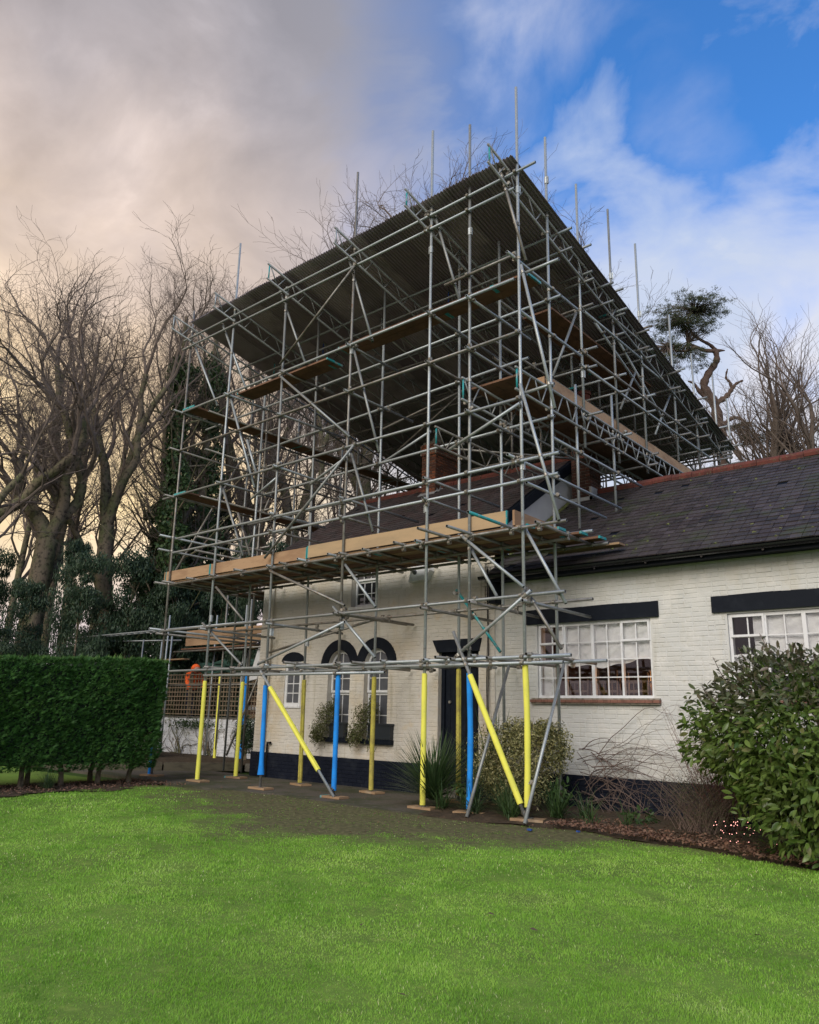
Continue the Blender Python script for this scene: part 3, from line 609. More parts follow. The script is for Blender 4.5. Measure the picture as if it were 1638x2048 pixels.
# chimney stacks
def stack(parent, x0, x1, y0, y1, z0, z1, m=M_['redbrick'], capz=.22, name='chimney'):
    core = MB(); core.box((x0 + .012, y0 + .012, z0), (x1 - .012, y1 - .012, z1), .5); ch = core.build(name, M_['mortar'], parent)
    bm = {}
    for kind, ln in (('a', .212), ('h', .100)):
        for v_ in (0, .25, .5, .75, 1.0):
            V_, F_ = chamfer_brick(ln, .063, .016); bm[(kind, v_)] = mesh_np('brick', V_, F_, m, var=np.full(9, v_))
    z = z0 + .04; row = 0
    while z < z1 - .02:
        out = .0 if z < z1 - .30 else (.03 if z < z1 - .16 else .06)
        for (ax, p0, p1, fixed, rz) in ((0, x0, x1, y0, 0), (1, y0, y1, x1, PI / 2), (0, x0, x1, y1, PI), (1, y0, y1, x0, -PI / 2)):
            n_ = max(1, round((p1 - p0) / .2225)); w = (p1 - p0) / n_; s = p0 - (w / 2 if row % 2 else 0)
            while s < p1 - .02:
                a_, c_ = max(s, p0), min(s + w, p1); s += w
                if c_ - a_ < .05: continue
                half = (c_ - a_) < w * .8; me = bm[('h' if half else 'a', rnd.choice((0, .25, .5, .75, 1.0)))]
                c = (a_ + c_) / 2; off = -.012 if rz in (0, -PI / 2) else .012
                loc = (c, fixed + (out * (-1 if rz == 0 else 1)) - off * 1, z) if ax == 0 else (fixed + out * (1 if rz > 0 else -1) - (.012 if rz > 0 else -.012), c, z)
                o = link('brick', me, ch, loc, (0, 0, rz)); o.scale.x = min(1.25, (c_ - a_ - .01) / (.1 if half else .212))
        z += .075; row += 1
    if z1: 
        c_ = MB(); c_.box((x0 - .03, y0 - .03, z1 - .29), (x1 + .03, y1 + .03, z1 - .005), .5); c_.build('corbel', M_['mortar'], ch)
    return ch
ch1 = stack(house, *CH, 6.75, 8.42)
b = MB(); b.box((CH[0] + .02, CH[2] + .02, 8.40), (CH[1] - .02, CH[3] - .02, 8.50)); V_, F_ = tube_geo((-12.27, 15.3, 8.48), (-12.27, 15.3, 8.68), .20, 10, .11); b.add(V_, F_); V_, F_ = tube_geo((-12.27, 15.72, 8.48), (-12.27, 15.72, 8.66), .20, 10, .11); b.add(V_, F_); b.build('flaunching', M_['stone'], ch1)
b = MB(); b.tube((-12.27, 15.3, 8.66), (-12.27, 15.3, 8.84), .085, 12); b.tube((-12.27, 15.3, 8.83), (-12.27, 15.3, 8.90), .12, 12); b.build('chimney_pot', M_['stone'], ch1)
b = MB(); V_ = []
for i in range(8):
    y_ = 14.93 + i * .15; z_ = EZ + (RZ - EZ) / (RY - EY) * (min(y_, 15.3) - EY); V_ += [(CH[1] + .02, y_, z_ + .02), (CH[1] + .02, y_ + .07, z_ + .16), (CH[1] + .02, y_ + .15, z_ + .12), (CH[1] + .15, y_ + .15, z_ + .10), (CH[1] + .15, y_, z_ + .02)]
b.add(V_[:15], np.array([(0, 3, 4, 0), (5, 8, 9, 5), (10, 13, 14, 10)])[:, :3], .5); b.add(V_[:15], np.array([(0, 1, 2, 3), (5, 6, 7, 8), (10, 11, 12, 13)]), .5)
V_ = [(CH[0] - .03, 14.80, EZ + .675 * (14.80 - EY) + .03), (CH[1] + .08, 14.80, EZ + .675 * (14.80 - EY) + .03), (CH[1] + .08, 14.97, EZ + .675 * (14.97 - EY) + .05), (CH[0] - .03, 14.97, EZ + .675 * (14.97 - EY) + .05)]
b.add(V_, np.array([(0, 1, 2, 3)]), .5); b.build('lead_flashing', M_['lead'], ch1)

# ------------------------------------------------------------------ lower wing on the right
wing = thing('house_wing', 'low cream painted brick wing with grey tiled roof and long white windows under black lintels', 'house wing', loc=(0, 0, 0))
WX0, WX1 = -8.25, 2.4
rects2 = [(-7.35, -5.22, 1.80, 3.08), (-4.0, -1.87, 1.80, 3.06), (-.6, 1.5, 1.80, 3.06)]
b = MB(); wall_mass(b, WX0, WX1, 0, 3.98, WY + .02, WY + .3, rects2); b.box((WX1 - .28, WY + .3, 0), (WX1, 18.6, 3.98), .5); b.box((WX0 + .01, 18.32, 0), (WX1 - .28, 18.6, 3.98), .5)
V_ = [(WX1 - s_, y_, z_) for s_ in (0, .25) for y_, z_ in ((12.15, 3.98), (18.55, 3.98), (15.3, 6.3))]; b.add(V_, [np.array([(0, 1, 2), (5, 4, 3)]), np.array([(0, 3, 4, 1), (1, 4, 5, 2), (2, 5, 3, 0)])], .5)
b.build('wall', M_['wall_wing'], wing)
def ops_wing(z):
    o = []
    for (a_, c_, z0, z1) in rects2:
        if z0 - .04 < z < z1 + .03: o.append((a_ - .03, c_ + .03))
    if 3.06 < z < 3.35: o += [(-7.56, -5.06), (-4.22, -1.65), (-.8, 1.7)]
    if 1.70 < z < 1.80: o += [(-7.46, -5.12), (-4.1, -1.78)]
    return o
brickwork(wing, WX0 + .01, WX1, .565, 3.95, ops_wing, M_['wall_wing'], y=WY + .02, cam_xy=(-4.6, 0), seed=9)
b = MB(); b.box((WX0, WY - .02, 0), (WX1, WY + .02, .56)); b.build('plinth', M_['plinth'], wing)
pb = MB()
for j in range(7):
    x = WX0 + .02 + (j % 2) * .11
    while x < 1.8:
        V_, F_ = chamfer_brick(.212, .063, .012); pb.add(V_ + np.array([x + .11, WY - .016 + rnd2.gauss(0, .0015), .045 + j * .077]), F_); x += .225
tag(pb.build('plinth_brick_courses', M_['plinth'], wing), kind='stuff')
for (a_, c_) in ((-7.55, -5.07), (-4.21, -1.66), (-.8, 1.7)):
    b = MB(); n_ = 14; xs = np.linspace(a_, c_, n_)
    V_ = [(xx, yy, (3.34 if t_ else 3.085) + .006 * math.sin(xx * 5) * t_) for yy in (WY - .025, WY + .2) for t_ in (0, 1) for xx in xs]
    F_ = []
    for i in range(n_ - 1):
        F_ += [(i, i + 1, n_ + i + 1, n_ + i), (2 * n_ + i + 1, 2 * n_ + i, 3 * n_ + i, 3 * n_ + i + 1), (n_ + i, n_ + i + 1, 3 * n_ + i + 1, 3 * n_ + i), (i + 1, i, 2 * n_ + i, 2 * n_ + i + 1)]
    F_ += [(0, n_, 3 * n_, 2 * n_), (n_ - 1, 3 * n_ - 1, 4 * n_ - 1, 2 * n_ - 1)]
    b.add(V_, np.array(F_), .5); b.build('lintel', M_['black'], wing)
def long_window(x0, x1, z0, z1):
    lights = 4; w = (x1 - x0) / lights; y = WY + .055
    fr = MB(); fr.box((x0, y, z1 - .05), (x1, y + .07, z1)); fr.box((x0, y - .015, z0), (x1, y + .07, z0 + .045)); fr.box((x0, y, z0 + .045), (x0 + .04, y + .07, z1 - .05)); fr.box((x1 - .04, y, z0 + .045), (x1, y + .07, z1 - .05))
    for i in (1, 2, 3):
        ww = .055 if i == 2 else .032; fr.box((x0 + i * w - ww / 2, y - .004, z0 + .045), (x0 + i * w + ww / 2, y + .07, z1 - .05))
    f = fr.build('window_frame', M_['white'], wing)
    for i in range(4):
        xa, xb = x0 + i * w + (.04 if i == 0 else .02), x0 + (i + 1) * w - (.04 if i == 3 else .02)
        zr = np.linspace(z0 + .045, z1 - .05, 5)
        b = MB(); xm = (xa + xb) / 2; b.box((xm - .009, y + .006, zr[0]), (xm + .009, y + .03, zr[-1]))
        for j in (1, 2, 3):
            hh = .02 if (i in (0, 3) and j == 3) else .009
            b.box((xa, y + .004 - (.012 if hh > .01 else 0), zr[j] - hh), (xm - .009, y + .032, zr[j] + hh)); b.box((xm + .009, y + .004 - (.012 if hh > .01 else 0), zr[j] - hh), (xb, y + .032, zr[j] + hh))
        if i in (0, 3):   # opening top light sits proud
            b.box((xa - .012, y - .022, zr[3] - .012), (xa + .02, y - .004, z1 - .02)); b.box((xb - .02, y - .022, zr[3] - .012), (xb + .012, y - .004, z1 - .02)); b.box((xa + .02, y - .022, z1 - .055), (xb - .02, y - .004, z1 - .02)); b.box((xa + .02, y - .022, zr[3] - .012), (xb - .02, y - .004, zr[3] + .022))
        b.build('glazing_bars', M_['white'], f)
        for j in range(4):
            for (pa, pq) in ((xa, xm - .009), (xm + .009, xb)):
                p_ = MB(); p_.box((pa, y + .016, zr[j] + .009), (pq, y + .020, zr[j + 1] - .009)); p_.build('pane', glass_clear, f, rot=None)
    s = MB(); n_ = 20; ws = (x1 - x0 + .24) / n_
    for i in range(n_):
        s = MB(); s.box((x0 - .12 + i * ws + .003, WY - .075, z0 - .075), (x0 - .12 + (i + 1) * ws - .003, WY + .12, z0 - .028)); s.build('sill_tile', M_['terra_sill'], wing)
    s = MB(); s.box((x0 - .11, WY - .05, z0 - .10), (x1 + .11, WY + .1, z0 - .074)); s.box((x0 - .11, WY - .04, z0 - .03), (x1 + .11, WY + .12, z0 - .001)); s.build('sill_bed', M_['mortar'], wing)
    # sagging sheet hung inside
    nx_, nz_ = 60, 26; V_ = []
    for j in range(nz_ + 1):
        for i in range(nx_ + 1):
            u = i / nx_; zb = z0 + .50 + .10 * u + .035 * math.sin(u * 9) + .02 * math.sin(u * 23); v = j / nz_; zz = zb + (z1 - .02 - zb) * v
            V_.append((x0 + .33 + (x1 - x0 - .34) * u, y + .085 + .006 * math.sin(u * 31 + 4 * v) + .010 * math.sin(v * 7 + u * 13) + .005 * math.sin((u * 3 - v * 2) * 14), zz))
    F_ = np.array([[j * (nx_ + 1) + i, j * (nx_ + 1) + i + 1, (j + 1) * (nx_ + 1) + i + 1, (j + 1) * (nx_ + 1) + i] for j in range(nz_) for i in range(nx_)])
    link('hanging_sheet', mesh_np('hanging_sheet', np.array(V_), F_, M_['curtain'], True), wing)
    b = MB(); b.box((x0 + .02, y + .12, z0 + .05), (x0 + .27, y + .14, z0 + .66)); b.build('grey_inner_board', M_['curtain'], wing)
    rm = MB(); rm.box((x0 - .3, WY + .31, z0 - 1.0), (x0 - .26, 15.2, z1 + .1)); rm.box((x1 + .3, WY + .31, z0 - 1.0), (x1 + .34, 15.2, z1 + .1)); rm.box((x0 - .26, 15.1, z0 - 1.0), (x1 + .3, 15.2, z1 + .1)); rm.box((x0 - .3, WY + .31, z1 + .1), (x1 + .34, 15.2, z1 + .15)); rm.box((x0 - .3, WY + .31, z0 - 1.05), (x1 + .34, 15.2, z0 - 1.0)); rm.build('room', M_['interior'], wing)
M_['terra_sill'] = mat('red_sill_tile', (.24, .115, .085), .7, 0, [(9, (.15, .075, .055), .45, .65)], (40, .3, .004), .3)
for (x0, x1, z0, z1) in rects2: long_window(x0 + .005, x1 - .005, z0 + .0, z1 - .004)
# furniture seen through the first window
for q in range(7):
    cx = -6.9 + q * .28; cy = 12.75 + .25 * (q % 2)
    ch = thing('stacked_chair', 'pale wooden chair back inside the long window, %s' % ('leftmost', 'second from the left', 'third from the left', 'the middle one', 'third from the right', 'second from the right', 'rightmost')[q], 'chair', 'chairs stored inside the window', (cx, cy, .8))
    b = MB()
    for dx in (-.16, .16): b.tube((dx, 0, 0), (dx * 1.1, .03, 1.40 + .05 * (q % 3)), .014, 6)
    b.build('frame', M_['chairwood'], ch)
    b = MB()
    for dz_ in (.95, 1.12, 1.28): b.box((-.16, .0, dz_), (.16, .02, dz_ + .04))
    for dx in (-.08, 0, .08): b.tube((dx, .01, .6), (dx, .02, 1.28), .008, 5)
    b.box((-.18, -.05, .55), (.18, .3, .6)); b.build('backrest', M_['chairwood'], ch)
lamp = thing('table_lamp', 'glowing orange lamp behind the right end of the long window', 'lamp', loc=(-5.55, 13.3, 2.3))
b = MB(); V_, F_ = tube_geo((0, 0, .0), (0, 0, .16), .13, 14, .09); b.add(V_, F_); b.build('lamp_shade', M_['lampglow'], lamp)
b = MB(); b.tube((0, 0, .16), (0, 0, .72), .006, 5); b.build('cord', M_['gutter'], lamp)
pl = bpy.data.lights.new('lamp_light', 'POINT'); pl.energy = 14; pl.color = (1, .45, .15); pl.shadow_soft_size = .1; lo = bpy.data.objects.new('lamp_light', pl); COL.objects.link(lo); lo.parent = lamp; lo.location = (0, -.1, -.15)
post = MB(); post.box((-5.42, 12.9, .85), (-5.32, 13.0, 3.1)); post.build('inner_post', mat('warm_room_timber', (.20, .09, .04), .6), wing)
# wing roof
E2 = (11.80, 4.03); R2 = (15.3, 6.36); Q0, Q1 = -8.20, 2.55
b = MB(); slab(b, Q0, Q1, E2, R2, .09); slab(b, Q0, Q1, (18.8, 4.03), R2, .09); b.build('roof_deck', M_['black'], wing)
b = MB(); b.box((Q0, 11.80, 3.88), (Q1, 11.83, 4.01)); b.box((Q0, 11.83, 3.90), (Q1, WY + .02, 3.94)); b.build('soffit_and_fascia', M_['black'], wing)
b = MB(); t_ = np.linspace(PI, 2 * PI, 8)
for (xa, xb, rr) in ((-8.35, Q1, .062),):
    V_ = [(xx, 11.735 + rr * math.cos(a_), 3.985 + rr * math.sin(a_)) for xx in (xa, xb) for a_ in t_] + [(xx, 11.735 + (rr - .006) * math.cos(a_), 3.985 + (rr - .006) * math.sin(a_)) for xx in (xa, xb) for a_ in t_]
    b.add(V_, np.array([[i, i + 1, i + 9, i + 8] for i in range(7)] + [[16 + i, 24 + i, 25 + i, 17 + i] for i in range(7)] + [[0, 8, 24, 16], [7, 23, 31, 15]]), .5)
b.build('gutter', M_['gutter'], wing)
for xx in np.arange(-7.8, 2.4, .9): c_ = MB(); c_.box((xx, 11.73, 3.90), (xx + .03, 11.80, 3.98)); c_.build('gutter_bracket', M_['gutter'], wing)
tiled_slope(wing, Q0, Q1, (E2[0] - .02, E2[1]), R2, M_['slate_grey'], seed=6)
ridge(wing, Q0 + .6, Q1, 15.3, 6.36, 24, M_['terracotta'])
M_['shaded_brick'] = mat('stack_brick_painted_shade', (.09, .045, .035), .9, 0, [(12, (.05, .032, .028), .45, .65)], (60, .4, .005), .2, var=[(.07, .035, .028), (.10, .045, .035), (.06, .03, .025), (.12, .05, .035)])  # brick tones darkened to paint in the shadow on the wing stack
ch2 = stack(wing, -8.12, -7.66, 14.98, 15.5, 5.7, 8.32, m=M_['shaded_brick'])
b = MB(); b.box((-8.1, 15.0, 8.30), (-7.68, 15.48, 8.38)); b.build('flaunching', M_['mortar'], ch2)
b = MB(); b.tube((-7.87, 15.24, 8.36), (-7.87, 15.24, 8.78), .155, 14, .135); b.tube((-7.87, 15.24, 8.74), (-7.87, 15.24, 8.82), .165, 14); b.build('chimney_pot', M_['terracotta'], ch2)
b = MB(); b.box((-8.14, 14.90, 6.02), (-7.6, 14.96, 6.20)); b.box((-7.65, 14.9, 6.05), (-7.60, 15.5, 6.42)); b.build('lead_flashing', M_['lead'], ch2)
# black end bracket below the wing's eaves, and the plastic bag stuffed over it
b = MB(); b.box((-8.22, 11.86, 3.50), (-8.08, WY + .015, 3.88)); b.build('bracket', M_['black'], wing)
# moss cushions on the tiles
b = MB(); sl = (R2[1] - E2[1]) / (R2[0] - E2[0])
for i in range(95):
    x = rnd.uniform(-7.2, 1.5); s = rnd.random() ** 1.4; y = E2[0] + .1 + s * 3.2; z = E2[1] + sl * (y - E2[0]) + .02; r_ = rnd.uniform(.008, .026)
    for q in range(3): V_, F_ = tube_geo((x + rnd.gauss(0, .015), y + rnd.gauss(0, .015), z - .01), (x, y, z + r_), r_, 6, r_ * .4); b.add(V_, F_)
o_ = b.build('moss_cushions', mat('roof_moss', (.10, .115, .035), .95, 0, [(20, (.16, .17, .07), .5, .7)]), wing); o_['kind'] = 'stuff'
b = MB()
for i in range(60):
    y = 12.5 + 2.6 * i / 60; z = E2[1] + sl * (y - E2[0]) + .02
    V_, F_ = tube_geo((-8.15 + rnd.gauss(0, .02), y, z - .02), (-8.15, y, z + .05), rnd.uniform(.03, .06), 6, .02); b.add(V_, F_)
b.build('verge_moss', bpy.data.materials['roof_moss'], wing)['kind'] = 'stuff'

# world coordinates of tubes, trees and sleeves
TUBES=[('standard', -16.333, 10.08, 11.579, -16.038, 10.08, 0.03, ''), ('standard', -14.542, 10.08, 12.848, -14.322, 10.08, 0.05, ''), ('standard', -12.575, 10.08, 10.873, -12.279, 10.08, 0.05, ''), ('standard', -10.429, 10.08, 12.895, -10.274, 10.08, 0.05, ''), ('standard', -8.327, 10.08, 12.826, -8.261, 10.08, 0.05, ''), ('standard', -7.407, 10.08, 12.46, -7.353, 10.08, 0.05, ''), ('standard', -6.36, 10.08, 12.707, -6.325, 10.08, 0.03, ''), ('standard', -14.653, 11.3, 9.691, -14.637, 11.3, 0.06, ''), ('standard', -12.81, 11.3, 11.335, -12.513, 11.3, 0.06, ''), ('standard', -10.634, 11.3, 10.92, -10.523, 11.3, 0.06, ''), ('standard', -8.557, 11.3, 11.035, -8.467, 11.3, 0.06, ''), ('standard', -7.572, 11.3, 10.62, -7.516, 11.3, 0.06, ''), ('standard', -6.477, 11.3, 12.493, -6.472, 11.3, 0.06, ''), ('ledger', -16.544, 10.025, 10.758, -5.948, 10.025, 10.843, ''), ('ledger', -16.555, 10.025, 10.509, -6.387, 10.025, 10.524, ''), ('ledger', -16.285, 10.025, 8.693, -6.409, 10.025, 8.722, ''), ('ledger', -7.926, 10.025, 9.166, -6.393, 10.025, 9.183, ''), ('ledger', -6.278, 10.025, 8.749, -5.543, 10.025, 8.758, ''), ('ledger', -16.235, 10.025, 7.662, -6.343, 10.025, 7.698, ''), ('ledger', -16.726, 10.025, 6.493, -6.312, 10.025, 6.499, ''), ('ledger', -15.941, 10.025, 5.388, -5.63, 10.025, 5.415, ''), ('ledger', -16.028, 10.025, 5.056, -5.657, 10.025, 5.081, ''), ('ledger', -15.992, 10.025, 4.289, -5.534, 10.025, 4.32, ''), ('ledger', -16.162, 10.025, 3.209, -5.592, 10.025, 3.254, ''), ('ledger', -15.825, 10.025, 2.287, -5.524, 10.025, 2.33, ''), ('ledger', -14.345, 10.025, 2.171, -9.119, 10.025, 2.149, ''), ('ledger', -10.212, 10.025, 2.244, -5.657, 10.025, 2.237, ''), ('ledger', -6.244, 10.025, 6.56, -5.687, 10.025, 6.577, ''), ('ledger', -15.836, 11.245, 4.429, -5.735, 11.245, 4.433, ''), ('ledger', -15.468, 11.245, 3.276, -5.779, 11.245, 3.315, ''), ('ledger', -14.948, 11.245, 2.285, -5.578, 11.245, 2.34, ''), ('ledger', -14.528, 11.245, 6.49, -6.389, 11.245, 6.597, ''), ('ledger', -17.006, 11.245, 8.767, -6.192, 11.245, 8.898, ''), ('ledger', -14.832, 11.245, 5.825, -6.528, 11.245, 5.902, ''), ('ledger', -15.645, 11.245, 7.631, -6.899, 11.245, 7.866, ''), ('brace', -12.397, 9.98, 2.23, -10.159, 9.98, 0.052, ''), ('brace', -7.615, 9.98, 2.766, -6.255, 9.98, 0.003, ''), ('brace', -12.498, 9.98, 8.898, -10.251, 9.98, 10.51, ''), ('brace', -12.467, 9.98, 8.601, -10.186, 9.98, 6.666, ''), ('brace', -10.027, 9.98, 6.508, -12.534, 9.98, 4.528, ''), ('brace', -13.737, 10.43, 6.102, -12.874, 10.43, 6.452, ''), ('brace', -11.421, 10.13, 5.967, -10.289, 10.13, 6.39, ''), ('brace', -10.771, 11.35, 6.52, -9.27, 11.35, 7.002, ''), ('brace', -7.732, 9.98, 5.891, -6.298, 9.98, 6.386, ''), ('brace', -12.326, 9.98, 4.234, -10.121, 9.98, 3.367, ''), ('brace', -10.311, 10.13, 4.177, -9.482, 10.13, 3.312, ''), ('brace', -10.579, 10.13, 3.4, -9.45, 10.13, 2.418, ''), ('brace', -10.101, 9.98, 3.064, -12.491, 9.98, 2.369, ''), ('brace', -10.626, 11.38, 3.305, -13.935, 11.38, 2.741, ''), ('brace', -14.341, 10.13, 4.103, -13.264, 10.13, 3.297, ''), ('brace', -14.724, 10.13, 3.329, -13.195, 10.13, 2.365, ''), ('brace', -7.47, 9.98, 4.334, -6.277, 9.98, 3.371, ''), ('brace', -7.385, 10.13, 4.14, -6.864, 10.13, 3.292, ''), ('brace', -6.366, 10.13, 4.394, -5.643, 10.13, 3.091, ''), ('brace', -6.38, 10.13, 3.44, -5.737, 10.13, 2.431, ''), ('brace', -6.146, 9.98, 3.313, -7.432, 9.98, 2.449, ''), ('brace', -10.36, 10.13, 8.684, -9.536, 10.13, 6.254, ''), ('brace', -10.275, 10.13, 6.377, -9.614, 10.13, 4.714, ''), ('brace', -10.736, 10.13, 11.157, -9.827, 10.13, 8.662, ''), ('brace', -8.315, 10.13, 11.012, -7.659, 10.13, 8.801, ''), ('brace', -6.657, 9.98, 11.026, -6.142, 9.98, 8.936, ''), ('brace', -6.242, 9.98, 8.899, -5.659, 9.98, 6.131, ''), ('brace', -6.293, 9.98, 6.719, -5.639, 9.98, 4.329, ''), ('brace', -15.061, 10.13, 10.798, -13.864, 10.13, 8.721, ''), ('brace', -16.189, 10.13, 10.532, -14.941, 10.13, 8.566, ''), ('brace', -14.469, 10.13, 8.703, -13.249, 10.13, 6.203, ''), ('brace', -14.438, 10.13, 6.435, -13.461, 10.13, 4.703, ''), ('brace', -13.664, 10.13, 7.414, -13.239, 10.13, 6.547, ''), ('brace', -12.885, 10.13, 10.933, -11.817, 10.13, 8.755, ''), ('brace', -13.769, 10.13, 5.714, -13.218, 10.13, 4.675, ''), ('brace', -8.551, 11.3, 3.703, -7.589, 11.3, 2.542, 'teal'), ('raker', -6.333, 11.25, 2.305, -6.164, 9.746, 0.03, ''), ('raker', -7.384, 11.25, 2.305, -7.106, 9.68, 0.03, ''), ('standard', -6.6, 12.753, 12.363, -6.6, 12.753, 6.478, ''), ('standard', -6.6, 14.225, 12.598, -6.6, 14.225, 6.565, ''), ('standard', -6.6, 15.632, 12.457, -6.6, 15.632, 6.711, ''), ('standard', -6.6, 17.474, 11.394, -6.6, 17.474, 7.503, ''), ('standard', -6.6, 18.856, 10.866, -6.6, 18.856, 7.82, ''), ('standard', -6.6, 20.391, 10.816, -6.6, 20.391, 8.199, ''), ('standard', -6.6, 21.435, 10.472, -6.6, 21.435, 8.653, ''), ('standard', -6.6, 12.434, 7.671, -6.6, 12.434, 4.824, ''), ('standard', -6.6, 13.973, 7.982, -6.6, 13.973, 5.446, ''), ('standard', -7.7, 14.37, 9.862, -7.7, 14.37, 8.58, ''), ('standard', -7.7, 15.672, 9.767, -7.7, 15.672, 8.567, ''), ('standard', -7.7, 17.596, 9.704, -7.7, 17.596, 8.499, ''), ('standard', -7.7, 19.132, 9.64, -7.7, 19.132, 8.631, ''), ('ledger', -6.45, 9.833, 5.497, -6.45, 13.868, 5.497, ''), ('ledger', -6.45, 10.388, 5.165, -6.45, 13.197, 5.165, ''), ('ledger', -6.55, 11.42, 6.287, -6.55, 15.28, 6.287, ''), ('ledger', -6.4, 9.793, 9.127, -6.4, 12.229, 9.127, ''), ('ledger', -6.55, 12.816, 9.394, -6.55, 15.502, 9.394, ''), ('ledger', -6.55, 15.502, 9.28, -6.55, 17.37, 9.28, ''), ('ledger', -6.4, 10.164, 8.176, -6.4, 12.309, 8.176, ''), ('ledger', -6.55, 12.597, 8.457, -6.55, 18.736, 8.457, ''), ('ledger', -6.55, 12.593, 8.143, -6.55, 19.556, 8.143, ''), ('ledger', -6.5, 13.864, 9.767, -6.5, 17.683, 9.767, ''), ('ledger', -6.55, 12.59, 7.052, -6.55, 16.478, 7.052, ''), ('brace', -6.68, 12.764, 9.424, -6.68, 11.718, 7.592, ''), ('brace', -6.68, 14.52, 9.587, -6.68, 17.848, 7.909, ''), ('brace', -6.68, 15.446, 9.088, -6.68, 14.542, 7.868, ''), ('brace', -6.68, 17.408, 9.209, -6.68, 16.336, 7.843, ''), ('brace', -6.68, 13.539, 9.503, -6.68, 15.9, 8.685, '')]
TREES=[('A', -27.31, 11.76, 18.36), ('B', -27.91, 15.14, 21.31), ('A', -28.09, 9.8, 17.25), ('C', -36.94, 17.82, 26.89), ('C', -31.64, 19.75, 24.76), ('B', -30.04, 21.11, 24.22), ('C', -34.01, 25.5, 27.2), ('B', -29.28, 24.35, 25.57), ('C', -31.12, 27.96, 26.79), ('C', -25.7, 17.02, 18.46), ('B', -27.08, 28.81, 32.89), ('C', -26.58, 31.83, 33.07), ('B', -23.64, 31.74, 33.53), ('C', -24.38, 36.29, 36.8), ('B', -22.55, 35.26, 35.4), ('C', -31.09, 30.58, 32.4), ('C', -26.14, 24.42, 20.89), ('C', -25.91, 20.73, 19.98), ('B', -43.86, 19.72, 29.78), ('C', -32.39, 16.52, 23.24), ('C', -29.89, 17.34, 22.38), ('C', -37.3, 14.93, 23.98), ('B', -26.17, 37.36, 38.18)]
RTREES=[('D', -8.73, 31.46, 19.01), ('D', -6.01, 31.18, 18.47), ('D', -13.7, 40.19, 18.68)]
PINE={'trunk': [[-11.28, 34.48, 7.82], [-10.66, 33.36, 12.51], [-10.53, 32.96, 13.97], [-10.56, 32.54, 15.11], [-10.78, 32.1, 15.8], [-10.53, 32.11, 16.38], [-10.2, 32.22, 16.89], [-10.16, 32.09, 17.36]], 'l1': [[-10.17, 32.09, 17.32], [-10.51, 31.79, 17.33], [-10.81, 31.49, 17.47], [-11.03, 31.23, 17.67], [-11.0, 31.07, 18.18], [-11.12, 30.82, 18.6]], 'l2': [[-10.25, 32.37, 17.5], [-10.4, 32.16, 17.71], [-10.67, 31.86, 17.91], [-10.92, 31.55, 18.18], [-11.0, 31.28, 18.75], [-10.67, 31.4, 19.23]], 'l3': [[-10.65, 31.03, 17.23], [-11.02, 30.77, 17.05], [-11.35, 30.48, 17.08], [-11.57, 30.23, 17.24]], 'r1': [[-10.49, 32.59, 15.11], [-10.15, 32.8, 15.35], [-9.89, 32.91, 15.68], [-9.7, 32.98, 15.94], [-9.44, 33.15, 16.1]], 'r2': [[-9.87, 32.92, 15.7], [-9.89, 32.8, 16.0], [-9.99, 32.64, 16.2], [-9.88, 32.6, 16.57]], 'r3': [[-10.44, 32.68, 14.99], [-10.89, 32.13, 15.44], [-11.1, 31.79, 15.89], [-11.28, 31.59, 16.01]], 'r4': [[-10.42, 32.98, 14.18], [-9.95, 33.27, 14.52], [-9.58, 33.69, 14.21], [-9.76, 33.76, 13.57]], 'st': [[-10.17, 32.09, 17.32], [-10.01, 32.22, 17.34], [-9.85, 32.36, 17.35]], 'clumps': [(-10.79, 30.97, 18.99, 1.36, 0.37), (-11.32, 30.06, 18.33, 0.7, 0.35), (-10.36, 32.01, 19.05, 0.75, 0.35), (-10.64, 31.01, 19.24, 0.88, 0.22), (-11.2, 30.87, 18.28, 0.75, 0.2), (-10.53, 31.43, 18.3, 0.61, 0.2), (-11.78, 30.04, 17.28, 0.66, 0.33), (-10.98, 31.55, 16.87, 0.75, 0.35), (-11.21, 30.71, 17.13, 0.44, 0.26), (-11.66, 29.79, 16.32, 0.48, 0.26), (-9.85, 33.5, 14.1, 0.4, 0.13), (-9.43, 34.05, 13.58, 0.55, 0.13)]}
IVY=[[-25.66, 15.76, 15.38], [-26.4, 17.72, 16.14], [-27.85, 16.49, 9.81], [-27.38, 19.48, 10.42], [-28.59, 18.45, 12.7]]
EVER=[(-24.4, 10.35, 6.03, 1.71), (-21.17, 10.5, 6.42, 1.71), (-25.57, 14.54, 8.21, 2.35), (-26.25, 12.66, 8.29, 1.4), (-23.66, 8.39, 5.75, 1.56), (-24.33, 15.59, 7.5, 1.99), (-23.91, 17.24, 7.18, 2.06), (-21.76, 8.71, 4.07, 1.36), (-27.05, 14.57, 6.31, 2.44), (-26.33, 17.78, 6.33, 2.6), (-21.47, 16.73, 7.71, 1.4), (-21.02, 18.41, 8.17, 1.63), (-23.12, 19.22, 9.04, 1.74), (-31.53, 12.06, 8.36, 1.74), (-23.49, 17.61, 9.15, 1.31)]
